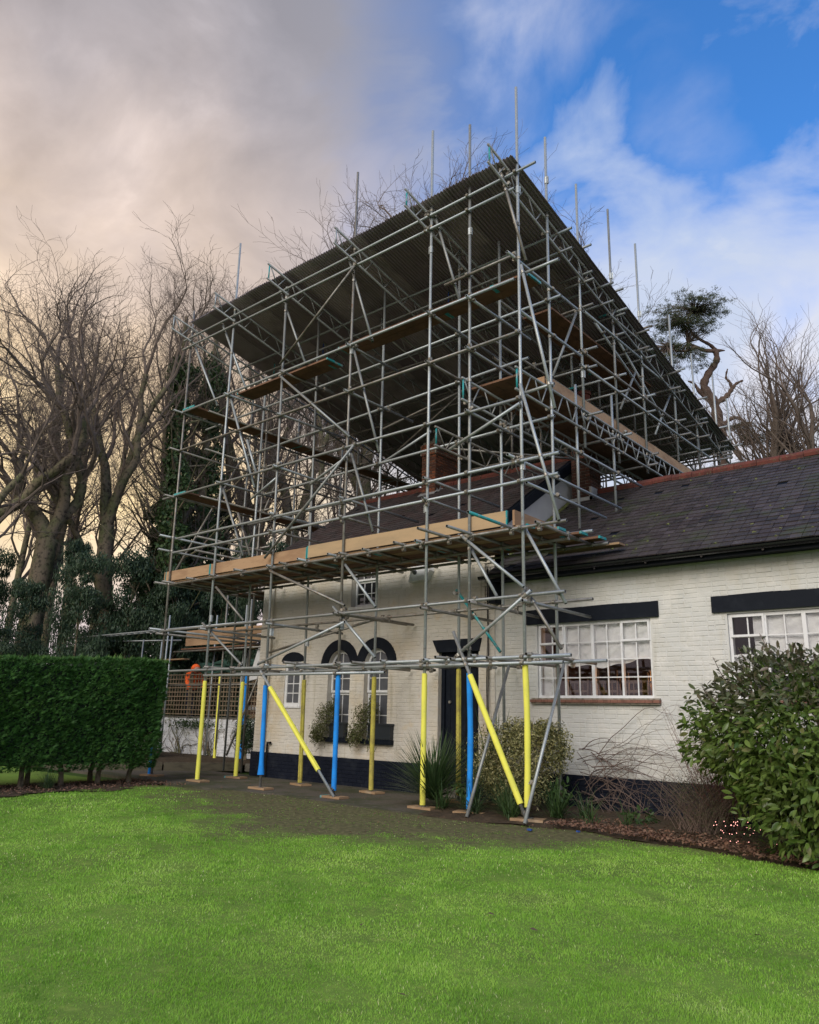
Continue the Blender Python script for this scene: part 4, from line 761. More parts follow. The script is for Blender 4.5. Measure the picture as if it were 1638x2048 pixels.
FOAM=[([-14.322, 10.08, 0.037], [-14.357, 10.08, 2.062], 'y', {'slit': 2.2}), ([-14.637, 11.3, 0.032], [-14.64, 11.3, 2.105], 'y', {'slit': 2.2}), ([-19.432, 14.2, -0.001], [-19.478, 14.2, 2.455], 'y', {}), ([-18.88, 14.7, 0.016], [-18.893, 14.7, 2.489], 'b', {}), ([-12.285, 10.08, 0.283], [-12.331, 10.08, 1.954], 'b', {'flare': 0.5}), ([-12.513, 11.3, 0.072], [-12.567, 11.3, 2.126], 'y', {'worn': True}), ([-10.275, 10.08, 0.144], [-10.3, 10.08, 2.179], 'b', {}), ([-10.523, 11.3, 0.076], [-10.544, 11.3, 2.16], 'y', {'worn': True}), ([-8.261, 10.08, 0.077], [-8.272, 10.08, 2.119], 'y', {'slit': 1.9}), ([-7.353, 10.08, 0.1], [-7.362, 10.08, 2.112], 'b', {'sag': 0.02}), ([-8.468, 11.3, 0.146], [-8.485, 11.3, 2.272], 'y', {'worn': True}), ([-6.326, 10.08, 0.214], [-6.331, 10.08, 2.257], 'y', {'sag': 0.02}), ([-10.582, 9.98, 0.462], [-12.071, 9.98, 1.909], 'y', {}), ([-6.375, 9.98, 0.257], [-7.274, 9.98, 2.074], 'y', {}), ([-16.12, 10.08, 0.03], [-16.1, 10.08, 1.0], 'b', {})]
# ------------------------------------------------------------------ scaffold
scf = thing('scaffold', 'tall tube and fitting scaffold with a corrugated temporary roof standing over the house', 'scaffold')
RT = .0262
ALL = []    # every tube for finding the couplers
def pipe(kind, p, q, col='', parent=None, r=RT, sides=10):
    p = Vector(p); q = Vector(q); d = (q - p); ln = d.length; d.normalize()
    a = d.orthogonal().normalized(); b_ = d.cross(a); V_ = []; t_ = [2 * PI * i / sides for i in range(sides)]
    ncut = 1; stations = [(0, r), (ln, r)]
    cut = None
    if col == 'teal_end': cut = ln * .28
    st = [0] + ([cut] if cut else []) + [ln]
    for s in st: V_ += [p + d * s + (a * math.cos(x) + b_ * math.sin(x)) * r for x in t_]
    n0 = len(st); F_ = []; mi = []
    for k_ in range(n0 - 1):
        for i in range(sides): j = (i + 1) % sides; F_.append((k_ * sides + i, k_ * sides + j, (k_ + 1) * sides + j, (k_ + 1) * sides + i)); mi.append(1 if (cut and k_ == 0) else 0)
    ri = r * .84
    for end, s0, s1, base in ((0, 0, min(.12, ln / 3), 0), (1, ln, ln - min(.12, ln / 3), (n0 - 1) * sides)):
        o0 = len(V_); V_ += [p + d * s0 + (a * math.cos(x) + b_ * math.sin(x)) * ri for x in t_]; V_ += [p + d * s1 + (a * math.cos(x) + b_ * math.sin(x)) * ri for x in t_]
        for i in range(sides):
            j = (i + 1) % sides
            F_.append((base + j, base + i, o0 + i, o0 + j) if end == 0 else (base + i, base + j, o0 + j, o0 + i)); mi.append(0)
            F_.append((o0 + j, o0 + i, o0 + sides + i, o0 + sides + j) if end == 0 else (o0 + i, o0 + j, o0 + sides + j, o0 + sides + i)); mi.append(2)
    q4 = np.array(F_); V_ = np.array([tuple(v) for v in V_])
    if col in ('teal', 'teal_end'): m = M_['teal']
    elif col == 'blue': m = M_['bluepaint']
    elif col == 'dark': m = M_['steel_dark']
    elif col == 'new': m = M_['steel_new']
    else: m = rnd.choices([M_['steel'], M_['steel_new'], M_['steel_dark']], [.5, .32, .18])[0]
    main = rnd.choice([M_['steel'], M_['steel_new']]) if col == 'teal_end' else m
    me = mesh_np(kind, V_, q4, [main, m, M_['gutter']], True, midx=mi)
    o = link(kind, me, parent or scf); ALL.append((np.array(p), np.array(q), kind))
    if col in ('teal', 'teal_end'): o['label'] = 'teal painted ' + kind.replace('_', ' ')
    return o
STD = {}
for rec in TUBES:
    kind, p, q, col = rec[0], rec[1:4], rec[4:7], rec[7]
    if not col:
        col = rnd.choices(['', 'new', 'dark', 'teal_end'], [.53, .33, .14, 0])[0]
        if kind == 'standard': col = rnd.choices(['', 'new'], [.45, .55])[0]
    pipe(kind, p, q, col)
# transoms (front to back) with ragged outer ends
def transom(x, z, y0, y1, col=''): pipe('transom', (x, y0, z), (x + rnd.gauss(0, .02), y1, z + rnd.gauss(0, .008)), col)
XS = [-16.1, -14.4, -12.4, -10.35, -8.3, -7.4, -6.4]
for x, y0, c_ in zip([-16.0, -15.1, -14.30, -13.3, -12.35, -11.9, -11.3, -10.45, -10.2, -9.6, -8.75, -8.35, -7.75, -7.28, -6.5, -6.0], [9.8, 9.85, 9.9, 9.8, 9.9, 9.85, 9.8, 9.8, 9.85, 9.85, 9.75, 9.85, 9.2, 9.35, 8.85, 9.9], ['', '', 'dark', 'dark', '', 'dark', '', '', '', 'dark', 'dark', '', '', '', 'teal_end', 'dark']):
    transom(x, 4.34, y0, 12.0 if x < -8 else 11.75, c_)
for x in [-16.1, -14.42, -12.2, -10.28, -10.15, -8.2, -7.2, -6.22]: transom(x, 3.17 + rnd.uniform(-.03, .06), 9.85, 12.0 if x > -15 else 16.0, rnd.choice(['', 'dark']))
for x in [-14.2, -13.3, -12.2, -11.4, -10.2, -9.6, -9.1, -8.15, -7.75, -7.6, -7.2, -6.9, -6.2]: transom(x, 2.32 + rnd.uniform(-.02, .05), 9.7 if rnd.random() < .4 else 9.9, 12.0, rnd.choice(['', 'dark', '']))
for z in (5.03, 5.40, 6.44, 7.62, 8.62):
    for x in (-14.45, -12.45, -10.4, -8.3, -7.4):
        if rnd.random() < .85: transom(x + .06, z + .06, 9.9, 11.5 + rnd.uniform(0, 1.0))
# left side: long ledgers running back, and its standards
LX0, LX1 = -16.30, -15.6
for y in (12.2, 13.9, 15.7, 17.5, 19.3, 20.6):
    zt = 11.0 - .2 * (y - 10) - .45; pipe('standard', (LX0, y, 1.1 if y > 15 else .05), (LX0 - .03, y, zt)); pipe('standard', (LX1, y, 1.1 if y > 15 else .05), (LX1 - .03, y, zt))
for z in (3.2, 4.28, 5.08, 5.42, 6.42, 7.62, 8.62):
    pipe('ledger', (LX0 + .05, 9.75, z + .05), (LX0 + .05, 15.2, z + .05), rnd.choice(['', 'dark'])); pipe('ledger', (LX0 + .05, 15.25, z + .05), (LX0 + .05, 21.0, z + .05), 'dark')
    if z > 4.2: pipe('ledger', (LX1 + .05, 10.3, z + .03), (LX1 + .05, 20.8, z + .03), 'dark')
    for y in (12.2, 13.9, 15.7, 17.5, 19.3): pipe('transom', (LX0 - .25, y + .05, z + .10), (LX1 + .4, y + .05, z + .10), 'dark')
for (y0, z0, y1, z1) in ((10.2, 4.4, 12.2, 8.4), (12.2, 5.0, 14.0, 9.6), (13.9, 4.5, 17.5, 8.6), (15.7, 5.0, 19.2, 9.0), (12.3, .4, 13.9, 4.2)): pipe('brace', (LX0 - .06, y0, z0), (LX0 - .06, y1, z1), 'dark')
# back row behind the house
for x in (-14.4, -12.3, -10.3, -8.3, -6.7):
    pipe('standard', (x, 20.3, .05), (x, 20.3, 8.6), 'dark'); pipe('standard', (x, 19.2, .05), (x, 19.2, 8.7), 'dark')
for z in (4.3, 5.4, 6.5, 7.6, 8.3): pipe('ledger', (-16.3, 20.25, z), (-6.2, 20.25, z), 'dark'); 
for z in (5.4, 6.5, 7.6): pipe('ledger', (-16.3, 19.15, z), (-6.2, 19.15, z), 'dark')
for (x0, x1) in ((-14.4, -12.3), (-10.3, -8.3)): pipe('brace', (x0, 20.35, 4.6), (x1, 20.35, 8.2), 'dark')
# right side: stub transoms at every standard, inner ledgers
RY_ = [12.75, 14.22, 15.63, 17.47, 18.86, 20.39, 21.44]
for i, y in enumerate(RY_):
    for z in (7.10, 8.10, 8.48, 9.42, 9.98):
        if z > 10.9 - .2 * (y - 10): continue
        pipe('transom', (-7.95 if z < 9.5 else -6.95, y + .06, z + .06), (-6.38 + rnd.uniform(0, .18), y + .06, z + .06 + rnd.gauss(0, .01)), rnd.choice(['', '', '', 'dark', '', '', 'teal_end']))
    pipe('transom', (-7.1, y - .07, 10.95 - .2 * (y - 10) + .34), (-6.32 + rnd.uniform(0, .1), y - .07, 10.95 - .2 * (y - 10) + .34)); pipe('transom', (-7.1, y + .1, 10.6 - .2 * (y - 10) + .2), (-6.35, y + .1, 10.6 - .2 * (y - 10) + .2))
for (ya, yb_, z) in ((11.3, 21.3, 8.14), (11.3, 21.4, 8.50), (11.3, 21.4, 9.46)): pipe('ledger', (-7.72, ya, z), (-7.72, yb_, z), 'dark')
for y in (14.37, 15.67, 17.6, 19.13): pipe('standard', (-9.3, y, 7.0), (-9.3, y, 9.2), 'dark')
# lattice beams
def lattice(p, q, depth, r=.0242, bay=.5, col=''):
    """p,q = ends of the top chord; second chord depth below"""
    p = Vector(p); q = Vector(q); dn = Vector((0, 0, -depth)); m = M_['steel'] if not col else M_['steel_dark']
    b = MB(); b.tube(p, q, r, 8); b.tube(p + dn, q + dn, r, 8); o = b.build('lattice_beam', m, scf, True)
    ALL.append((np.array(p), np.array(q), 'ledger')); ALL.append((np.array(p + dn), np.array(q + dn), 'ledger'))
    n_ = max(2, int((q - p).length / bay)); b = MB()
    for i in range(n_):
        a_ = p.lerp(q, (i + .12) / n_); c_ = p.lerp(q, (i + .5) / n_) + dn; e_ = p.lerp(q, (i + .88) / n_); b.tube(a_, c_, .014, 6); b.tube(c_, e_, .014, 6)
    b.build('lacing', m, o, True)
    for e, mm in ((0.0, rnd.choice([M_['teal'], M_['teal'], M_['bluepaint'], M_['steel_new']])), (1.0, M_['steel'])):
        b = MB(); c_ = p.lerp(q, e * .992 + .004); b.tube(c_, c_ + dn, .017, 6); b.build('end_post', mm, o, True)
    return o
def roofz(y): return 11.02 - .205 * (y - 9.9)
for x in (-16.18, -14.43, -12.45, -10.33, -8.42, -6.52):
    lattice((x, 9.40, roofz(9.40) - .02), (x, 21.1, roofz(21.1) - .02), .36, bay=.62)
for x in (-15.3, -13.4, -11.4, -9.4, -7.5):
    lattice((x, 12.0, roofz(12.0) - .05), (x, 21.1, roofz(21.1) - .05), .34, bay=.65, col='d')
lattice((-6.52, 10.2, 7.18), (-6.52, 21.2, 7.18), .40, bay=.55); lattice((-7.42, 9.9, 7.12), (-7.42, 20.8, 7.12), .40, bay=.6)
lattice((-8.4, 10.4, 6.6), (-8.4, 20.2, 6.6), .36, bay=.62, col='d')
# purlins under the sheets
for i, y in enumerate(np.arange(11.75, 21.2, 1.72)):
    z = roofz(y) - .055
    pipe('purlin', (-16.6, y, z), (-6.2, y, z), '' if i < 2 else 'dark'); pipe('purlin', (-16.5, y + .09, z - .36), (-6.25, y + .09, z - .36), '' if i < 2 else 'dark')
# wall ties and inner braces seen against the sheets
for (a_, c_) in (((-13.5, 13.2, 9.8), (-10.9, 13.4, 9.9)), ((-11.8, 12.6, 8.0), (-9.4, 14.9, 9.9)), ((-9.9, 15.0, 7.9), (-8.4, 15.1, 9.7)), ((-12.9, 14.4, 8.2), (-10.6, 14.6, 9.6)), ((-9.6, 12.4, 7.0), (-7.3, 15.6, 7.1))): pipe('brace', a_, c_, 'dark')
for y in (13.5, 15.5, 17.5):
    for z in (6.85,): pipe('transom', (-10.0, y, z), (-6.3, y, z), 'dark')
# corrugated sheets
def corr_sheet(w, l, v_):
    n_ = int(round(w / .076)) * 6; xs = np.linspace(0, w, n_ + 1) + .0; zz = .019 * np.clip(1.35 * np.sin(xs / .076 * 2 * PI), -1, 1)
    V_ = [(x, 0, z) for x, z in zip(xs, zz)] + [(x, l, z) for x, z in zip(xs, zz)]
    V_ += [(x, 0, z + .0035) for x, z in zip(xs, zz)] + [(x, l, z + .0035) for x, z in zip(xs, zz)]
    k_ = n_ + 1; F_ = [(i, k_ + i, k_ + i + 1, i + 1) for i in range(n_)] + [(2 * k_ + i, 2 * k_ + i + 1, 3 * k_ + i + 1, 3 * k_ + i) for i in range(n_)] + [(i, i + 1, 2 * k_ + i + 1, 2 * k_ + i) for i in range(n_)]
    F_ += [(0, 2 * k_, 3 * k_, k_)]
    return mesh_np('roof_sheet', np.array(V_), np.array(F_), M_['sheet'], False, np.full(len(F_), v_))
SW = .76; shm = [corr_sheet(SW + .06, 2.95, v_) for v_ in (0., .3, .6, 1.)]
sl = -math.atan(.205)
for i in range(13):
    for j in range(4):
        x = -16.12 + i * (9.72 / 13) ; s = j * 2.82; y = 9.88 + s * math.cos(sl) ; z = roofz(9.88) + s * math.sin(sl) + .024 + (.012 if i % 2 else 0) + .016 * (3 - j)
        link('roof_sheet', rnd.choice(shm), scf, (x, y, z), (sl + rnd.gauss(0, .002), rnd.gauss(0, .006), rnd.gauss(0, .002)))
# boards
def board(name, a, c_, m, parent=scf, rz=0, lab=None, band=None):
    b = MB(); b.box(a, c_, None); o = b.build(name, m, parent)
    if band:
        ax, w_ = band; aa, cc = list(a), list(c_)
        for e in (0, 1):
            lo, hi = list(a), list(c_); lo[ax] = a[ax] - .002 if e == 0 else c_[ax] - w_; hi[ax] = a[ax] + w_ if e == 0 else c_[ax] + .002
            for q in range(3):
                if q != ax: lo[q] -= .002; hi[q] += .002
            bb = MB(); bb.box(lo, hi, .5); bb.build('end_band', M_['teal'], o)
    return o
def run(name, x0, x1, y, w, z, m, th=.038, seg=3.9, off=0, sag=0):
    x = x0 - off
    while x < x1 - .05:
        a_, c_ = max(x, x0), min(x + seg, x1); dz_ = rnd.gauss(0, .003)
        if c_ - a_ > .1: board(name, (a_ + .004, y + .003, z + dz_), (c_ - .004, y + w - .003, z + th + dz_), m, band=(0, .035))
        x += seg
for i in range(7):   # main working platform over the ground floor
    run('scaffold_board', -16.35 + (0, .1, .05, .12, 0, .08, .02)[i], (-6.3, -6.1, -6.0, -6.05, -5.85, -6.15, -5.75)[i], 10.16 + i * .228, .226, 4.372, M_['board'] if i in (0, 2, 5) else M_['board_dark'], off=(i * 1.37) % 3.9)
for (x0, x1, m) in ((-16.38, -14.62, 'board'), (-14.60, -11.4, 'board'), (-11.38, -6.66, 'plywood')):    # toe boards along the front
    board('toe_board', (x0, 10.115, 4.41 + (.012 if m == 'plywood' else 0)), (x1, 10.15, 4.645 + (.02 if m == 'plywood' else 0)), M_['toe'] if m == 'board' else M_['plywood'], band=(0, .02))
board('toe_board', (-6.56, 10.13, 4.41), (-6.52, 11.5, 4.66), M_['toe'])
board('toe_board', (-16.42, 10.1, 4.41), (-16.385, 12.0, 4.64), M_['board'])
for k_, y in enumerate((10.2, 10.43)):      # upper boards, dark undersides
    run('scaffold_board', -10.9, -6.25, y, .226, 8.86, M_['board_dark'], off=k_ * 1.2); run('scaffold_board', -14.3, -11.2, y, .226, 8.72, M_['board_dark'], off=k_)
for z in (6.50, 8.72):                       # left side lifts
    for x in (-16.22, -15.98): 
        for (ya, yb_) in ((10.0, 13.6), (13.55, 17.3), (17.25, 20.9)): board('scaffold_board', (x, ya, z + rnd.gauss(0, .004)), (x + .225, yb_, z + .04), M_['board_dark'], band=(1, .03))
for i in range(4):
    for (ya, yb_) in ((12.1, 15.9), (15.95, 19.8)): board('scaffold_board', (-16.25 + i * .228, ya, 4.36), (-16.03 + i * .228, yb_, 4.40), M_['board_dark'])
for i in range(5):                           # right side walkway above the wing
    for (ya, yb_) in ((10.6, 14.4), (14.42, 18.2), (18.22, 20.9)): board('scaffold_board', (-7.72 + i * .228, ya, 7.22), (-7.50 + i * .228, yb_, 7.258), M_['board_dark'])
for (ya, yb_, m) in ((11.45, 15.2, 'toe'), (15.22, 18.1, 'toe'), (18.12, 20.2, 'toe')): board('toe_board', (-6.66, ya, 7.27), (-6.62, yb_, 7.50), M_[m])
board('toe_board', (-7.3, 11.42, 7.27), (-6.68, 11.455, 7.50), M_['toe'])
for i in range(3): board('scaffold_board', (-7.6 + i * .228, 12.2, 9.30), (-7.38 + i * .228, 16.9, 9.34), M_['board_dark'])
for i in range(2): board('scaffold_board', (-14.9, 18.9 + .23 * i, 5.5), (-11.0, 19.12 + .23 * i, 5.54), M_['board'])
board('toe_board', (-15.2, 18.4, 5.55), (-13.2, 18.44, 5.80), M_['toe'])
for (xx, yy, zz) in ((-6.0, 11.9, 4.30),): board('scaffold_board', (-6.9, 11.8, 4.29), (-5.55, 12.02, 4.325), M_['board'])
# ledgers bound in pairs, with gold-ish old transoms under the platform
pipe('ledger', (-16.3, 11.72, 4.31), (-5.7, 11.72, 4.31), 'dark'); pipe('ledger', (-14.8, 10.9, 4.27), (-6.0, 10.9, 4.27), 'dark')
# couplers wherever two tubes meet
def coupler_mesh(full):
    b = MB(); b.tube((0, 0, -.024), (0, 0, .024), .0345, 10); b.box((-.012, .028, -.018), (.012, .075, .018)); b.tube((-.03, .052, 0), (.045, .052, 0), .0075, 6); b.tube((.03, .052, 0), (.046, .052, 0), .015, 6)
    if full: b.tube((-.026, .085, 0), (.026, .085, 0), .0345, 10); b.tube((-.028, .04, .03), (.02, .04, -.05), .007, 5); b.box((-.02, .058, -.03), (.02, .062, .03))
    return b.mesh('coupler', M_['coupler'])
cm = [coupler_mesh(True), coupler_mesh(False)]
A0 = np.array([a_[0] for a_ in ALL]); A1 = np.array([a_[1] for a_ in ALL]); D_ = A1 - A0; pts = []
for i in range(len(ALL)):
    for j in range(i + 1, len(ALL)):
        u, v, w0 = D_[i], D_[j], A0[i] - A0[j]
        a_, b_, c_, d_, e_ = u @ u, u @ v, v @ v, u @ w0, v @ w0; den = a_ * c_ - b_ * b_
        if den < 1e-3 * a_ * c_: continue
        s = (b_ * e_ - c_ * d_) / den; t_ = (a_ * e_ - b_ * d_) / den
        if not (0 <= s <= 1 and 0 <= t_ <= 1): continue
        P_, Q_ = A0[i] + s * u, A0[j] + t_ * v; g = np.linalg.norm(P_ - Q_)
        if g < .15: 
            k_ = i if ALL[i][2] in ('standard', 'raker', 'brace') else j; dirv = D_[k_] / np.linalg.norm(D_[k_]); base = P_ if k_ == i else Q_; oth = Q_ if k_ == i else P_
            pts.append((float(np.linalg.norm(base - np.array([0, 0, 1.4]))), base, dirv, oth - base))
pts.sort(key=lambda p_: p_[0]); rest = MB(); used = []
n_part = 0
for (dist, base, dv_, off) in pts:
    if any(np.abs(base - u_).sum() < .06 for u_ in used[-60:]): continue
    used.append(base)
    zax = Vector(dv_); yv = Vector(off) - Vector(off).project(zax); 
    if yv.length < .01: yv = zax.orthogonal()
    yv.normalize(); xa = yv.cross(zax); R3 = Matrix((xa, yv, zax)).transposed().to_4x4(); T4 = Matrix.Translation(Vector(base)) @ R3
    if n_part < 300: 
        o = link('coupler', cm[0], scf); o.matrix_local = T4; n_part += 1
    else:
        mt = np.array(T4); me = cm[1]; co = np.empty(len(me.vertices) * 3, np.float32); me.vertices.foreach_get('co', co); co = co.reshape(-1, 3) @ mt[:3, :3].T + mt[:3, 3]
        if 'CF' not in globals():
            CF = {}
            for pgn in me.polygons: CF.setdefault(len(pgn.vertices), []).append(tuple(pgn.vertices))
            CF = [np.array(v) for v in CF.values()]
        rest.add(co, CF, .5)
if rest.n: tag(rest.build('far_couplers', M_['coupler'], scf), kind='stuff')
# sleeve couplers on the standards
b = MB(); b.tube((0, 0, -.07), (0, 0, .07), .034, 10); b.box((.026, -.02, -.075), (.052, .02, .075)); b.tube((.04, -.03, -.04), (.04, .03, -.04), .008, 6); b.tube((.04, -.03, .04), (.04, .03, .04), .008, 6); slm = b.mesh('sleeve_coupler', M_['steel_new'])
def at_std(x, y, z, rz=0): link('sleeve_coupler', slm, scf, (x, y, z), (0, 0, rz))
for (x, y, z, rz) in ((-10.37, 10.08, 8.6, 0), (-8.31, 10.08, 10.1, 3), (-7.4, 10.08, 10.1, 0), (-6.355, 10.08, 10.5, 1), (-8.30, 10.08, 4.95, 3), (-6.34, 10.08, 5.35, 0), (-6.6, 12.75, 8.0, 0), (-6.6, 14.22, 10.9, .5), (-6.6, 15.63, 10.6, .5), (-10.28, 10.08, 3.02, 0), (-12.28, 10.08, 3.0, 1), (-12.55, 11.3, 2.9, 0), (-12.57, 10.08, 10.8, 0), (-14.35, 10.08, 3.4, 2), (-12.4, 10.08, 6.55, 0), (-6.48, 11.3, 11.5, 0)): at_std(x, y, z, rz)
# foam sleeves: split tube wrapped round the legs
def foam(p, q, colr, r=.045, slit=None, sag=0, worn=False, flare=0):
    p = Vector(p); q = Vector(q); d = (q - p); ln = d.length; d.normalize(); a_ = d.orthogonal().normalized(); b_ = d.cross(a_)
    n_, sd_ = 14, 18; V_ = []; F_ = []
    s0 = rnd.uniform(0, 6.28) if slit is None else slit; gap = .10
    for i in range(n_ + 1):
        t_ = i / n_; c = p + d * ln * t_ + a_ * (sag * math.sin(t_ * PI)) ; rr = r * (1 + .03 * math.sin(t_ * 17)) * (1 + (flare * max(0, .12 - t_) / .12))
        for j in range(sd_ + 1):
            an = s0 + gap + (2 * PI - 2 * gap) * j / sd_; V_.append(c + (a_ * math.cos(an) + b_ * math.sin(an)) * rr)
        for j in range(sd_, -1, -1):
            an = s0 + gap + (2 * PI - 2 * gap) * j / sd_; V_.append(c + (a_ * math.cos(an) + b_ * math.sin(an)) * (RT + .002))
    k_ = 2 * (sd_ + 1)
    for i in range(n_):
        for j in range(k_): jj = (j + 1) % k_; F_.append((i * k_ + j, i * k_ + jj, (i + 1) * k_ + jj, (i + 1) * k_ + j))
    caps = [(e * k_ + j, e * k_ + j + 1, e * k_ + k_ - 2 - j, e * k_ + k_ - 1 - j) for e in (0, n_) for j in range(sd_)]
    m = {'y': M_['yellow_old'] if worn else M_['yellow'], 'b': M_['bluefoam']}[colr]
    o = link('foam_sleeve', mesh_np('foam_sleeve', np.array([tuple(v) for v in V_]), np.array(F_ + caps), m, False), scf)
    o['label'] = ('grubby yellow' if worn else 'yellow' if colr == 'y' else 'blue') + ' foam sleeve wrapped round a scaffold tube'
    return o
for (p, q, c_, kw) in FOAM: foam(p, q, c_, **kw)
# sole boards under the legs
SOLES = [(-16.04, 10.08), (-14.32, 10.08), (-12.28, 10.08), (-10.27, 10.08), (-8.26, 10.08), (-7.35, 10.08), (-6.33, 10.08), (-14.64, 11.3), (-12.51, 11.3), (-10.52, 11.3), (-8.47, 11.3), (-7.52, 11.3), (-6.47, 11.3)]
where = ['behind the hedge end', 'under the leftmost yellow sleeve of the front row', 'under the torn blue sleeve', 'under the blue sleeve before the arched windows, teal painted end', 'under the yellow sleeve beside the strap-leaved plant', 'half hidden before the variegated shrub', 'under the crossing rakers at the lawn edge', 'beside the stone step near the trellis', 'under the grubby yellow sleeve below the small window', 'under the grubby yellow sleeve below the second arched window', 'before the black door', 'behind the variegated shrub', 'behind the teal footed tube']
for i, ((x, y), wh_) in enumerate(zip(SOLES, where)):
    rz = rnd.uniform(-.25, .35); zz = .022 if x < -8 else .03
    s_ = thing('sole_board', 'short worn board ' + wh_, 'board', 'sole boards under the scaffold legs', (x + .02, y, zz)); s_.rotation_euler.z = rz
    b = MB(); b.box((-.24, -.12, 0), (.24, .12, .036)); b.build('plank', M_['board'], s_)
    if i in (3, 7): bb = MB(); bb.box((-.243, -.122, -.001), (-.20, .122, .038)); bb.build('painted_end', M_['teal'], s_)
    bb = MB(); bb.box((-.07, -.07, .037), (.07, .07, .043)); bb.build('base_plate', M_['steel_dark'], s_)
# ------------------------------------------------------------------ leaves and trees
def rot_about(v, ax, an):
    c, s = math.cos(an), math.sin(an); d = v[0] * ax[0] + v[1] * ax[1] + v[2] * ax[2]
    return (v[0] * c + (ax[1] * v[2] - ax[2] * v[1]) * s + ax[0] * d * (1 - c), v[1] * c + (ax[2] * v[0] - ax[0] * v[2]) * s + ax[1] * d * (1 - c), v[2] * c + (ax[0] * v[1] - ax[1] * v[0]) * s + ax[2] * d * (1 - c))
def nrm(v):
    l = math.sqrt(v[0] ** 2 + v[1] ** 2 + v[2] ** 2) or 1; return (v[0] / l, v[1] / l, v[2] / l)
def perp(v, r_):
    a = nrm((r_.gauss(0, 1), r_.gauss(0, 1), r_.gauss(0, 1))); c = (v[1] * a[2] - v[2] * a[1], v[2] * a[0] - v[0] * a[2], v[0] * a[1] - v[1] * a[0]); return nrm(c)
def grow(spec, H, seed):
    r_ = random.Random(seed); chains = [[] for _ in spec]
    def br(p, d, rad, ln, lv):
        s = spec[lv]; n = s['n']; st = ln / n; pts = [p]; rads = [rad]; endr = max(rad * s['taper'], .0042)
        for i in range(n):
            w = s['wan']; d = nrm((d[0] + r_.gauss(0, w), d[1] + r_.gauss(0, w), d[2] + r_.gauss(0, w) * .7 + s['up']))
            p = (p[0] + d[0] * st, p[1] + d[1] * st, p[2] + d[2] * st); pts.append(p); rads.append(rad + (endr - rad) * (i + 1) / n)
        chains[lv].append((pts, rads))
        if lv + 1 < len(spec):
            nk = s['kids']; nk = int(nk) + (1 if r_.random() < nk % 1 else 0)
            for k_ in range(nk):
                f = s['from'] + (1 - s['from']) * ((k_ + r_.random()) / nk) if k_ < nk - s.get('fork', 2) else 1.0
                i = min(n - 1, int(f * n)); u = f * n - i; a_, b_ = pts[i], pts[i + 1]; q = (a_[0] + (b_[0] - a_[0]) * u, a_[1] + (b_[1] - a_[1]) * u, a_[2] + (b_[2] - a_[2]) * u)
                dd = nrm((b_[0] - a_[0], b_[1] - a_[1], b_[2] - a_[2])); an = math.radians(r_.uniform(*s['ang'])) * (.75 if f == 1.0 else 1)
                nd = rot_about(dd, perp(dd, r_), an); rr = (rads[i] + (rads[i + 1] - rads[i]) * u)
                br(q, nd, max(.005, rr * (r_.uniform(.62, .85) if f == 1.0 else r_.uniform(.35, .6))), ln * r_.uniform(*s['len']) * (.88 if f == 1.0 else 1.15 - .45 * f), lv + 1)
    br((0, 0, -.3), (r_.gauss(0, .04), r_.gauss(0, .04), 1), spec[0]['r'], H * spec[0]['L'], 0)
    return chains
def chains_np(chs, sides):
    P = np.array([c[0] for c in chs], float); R = np.array([c[1] for c in chs], float); return chain_geo(P, R, sides)
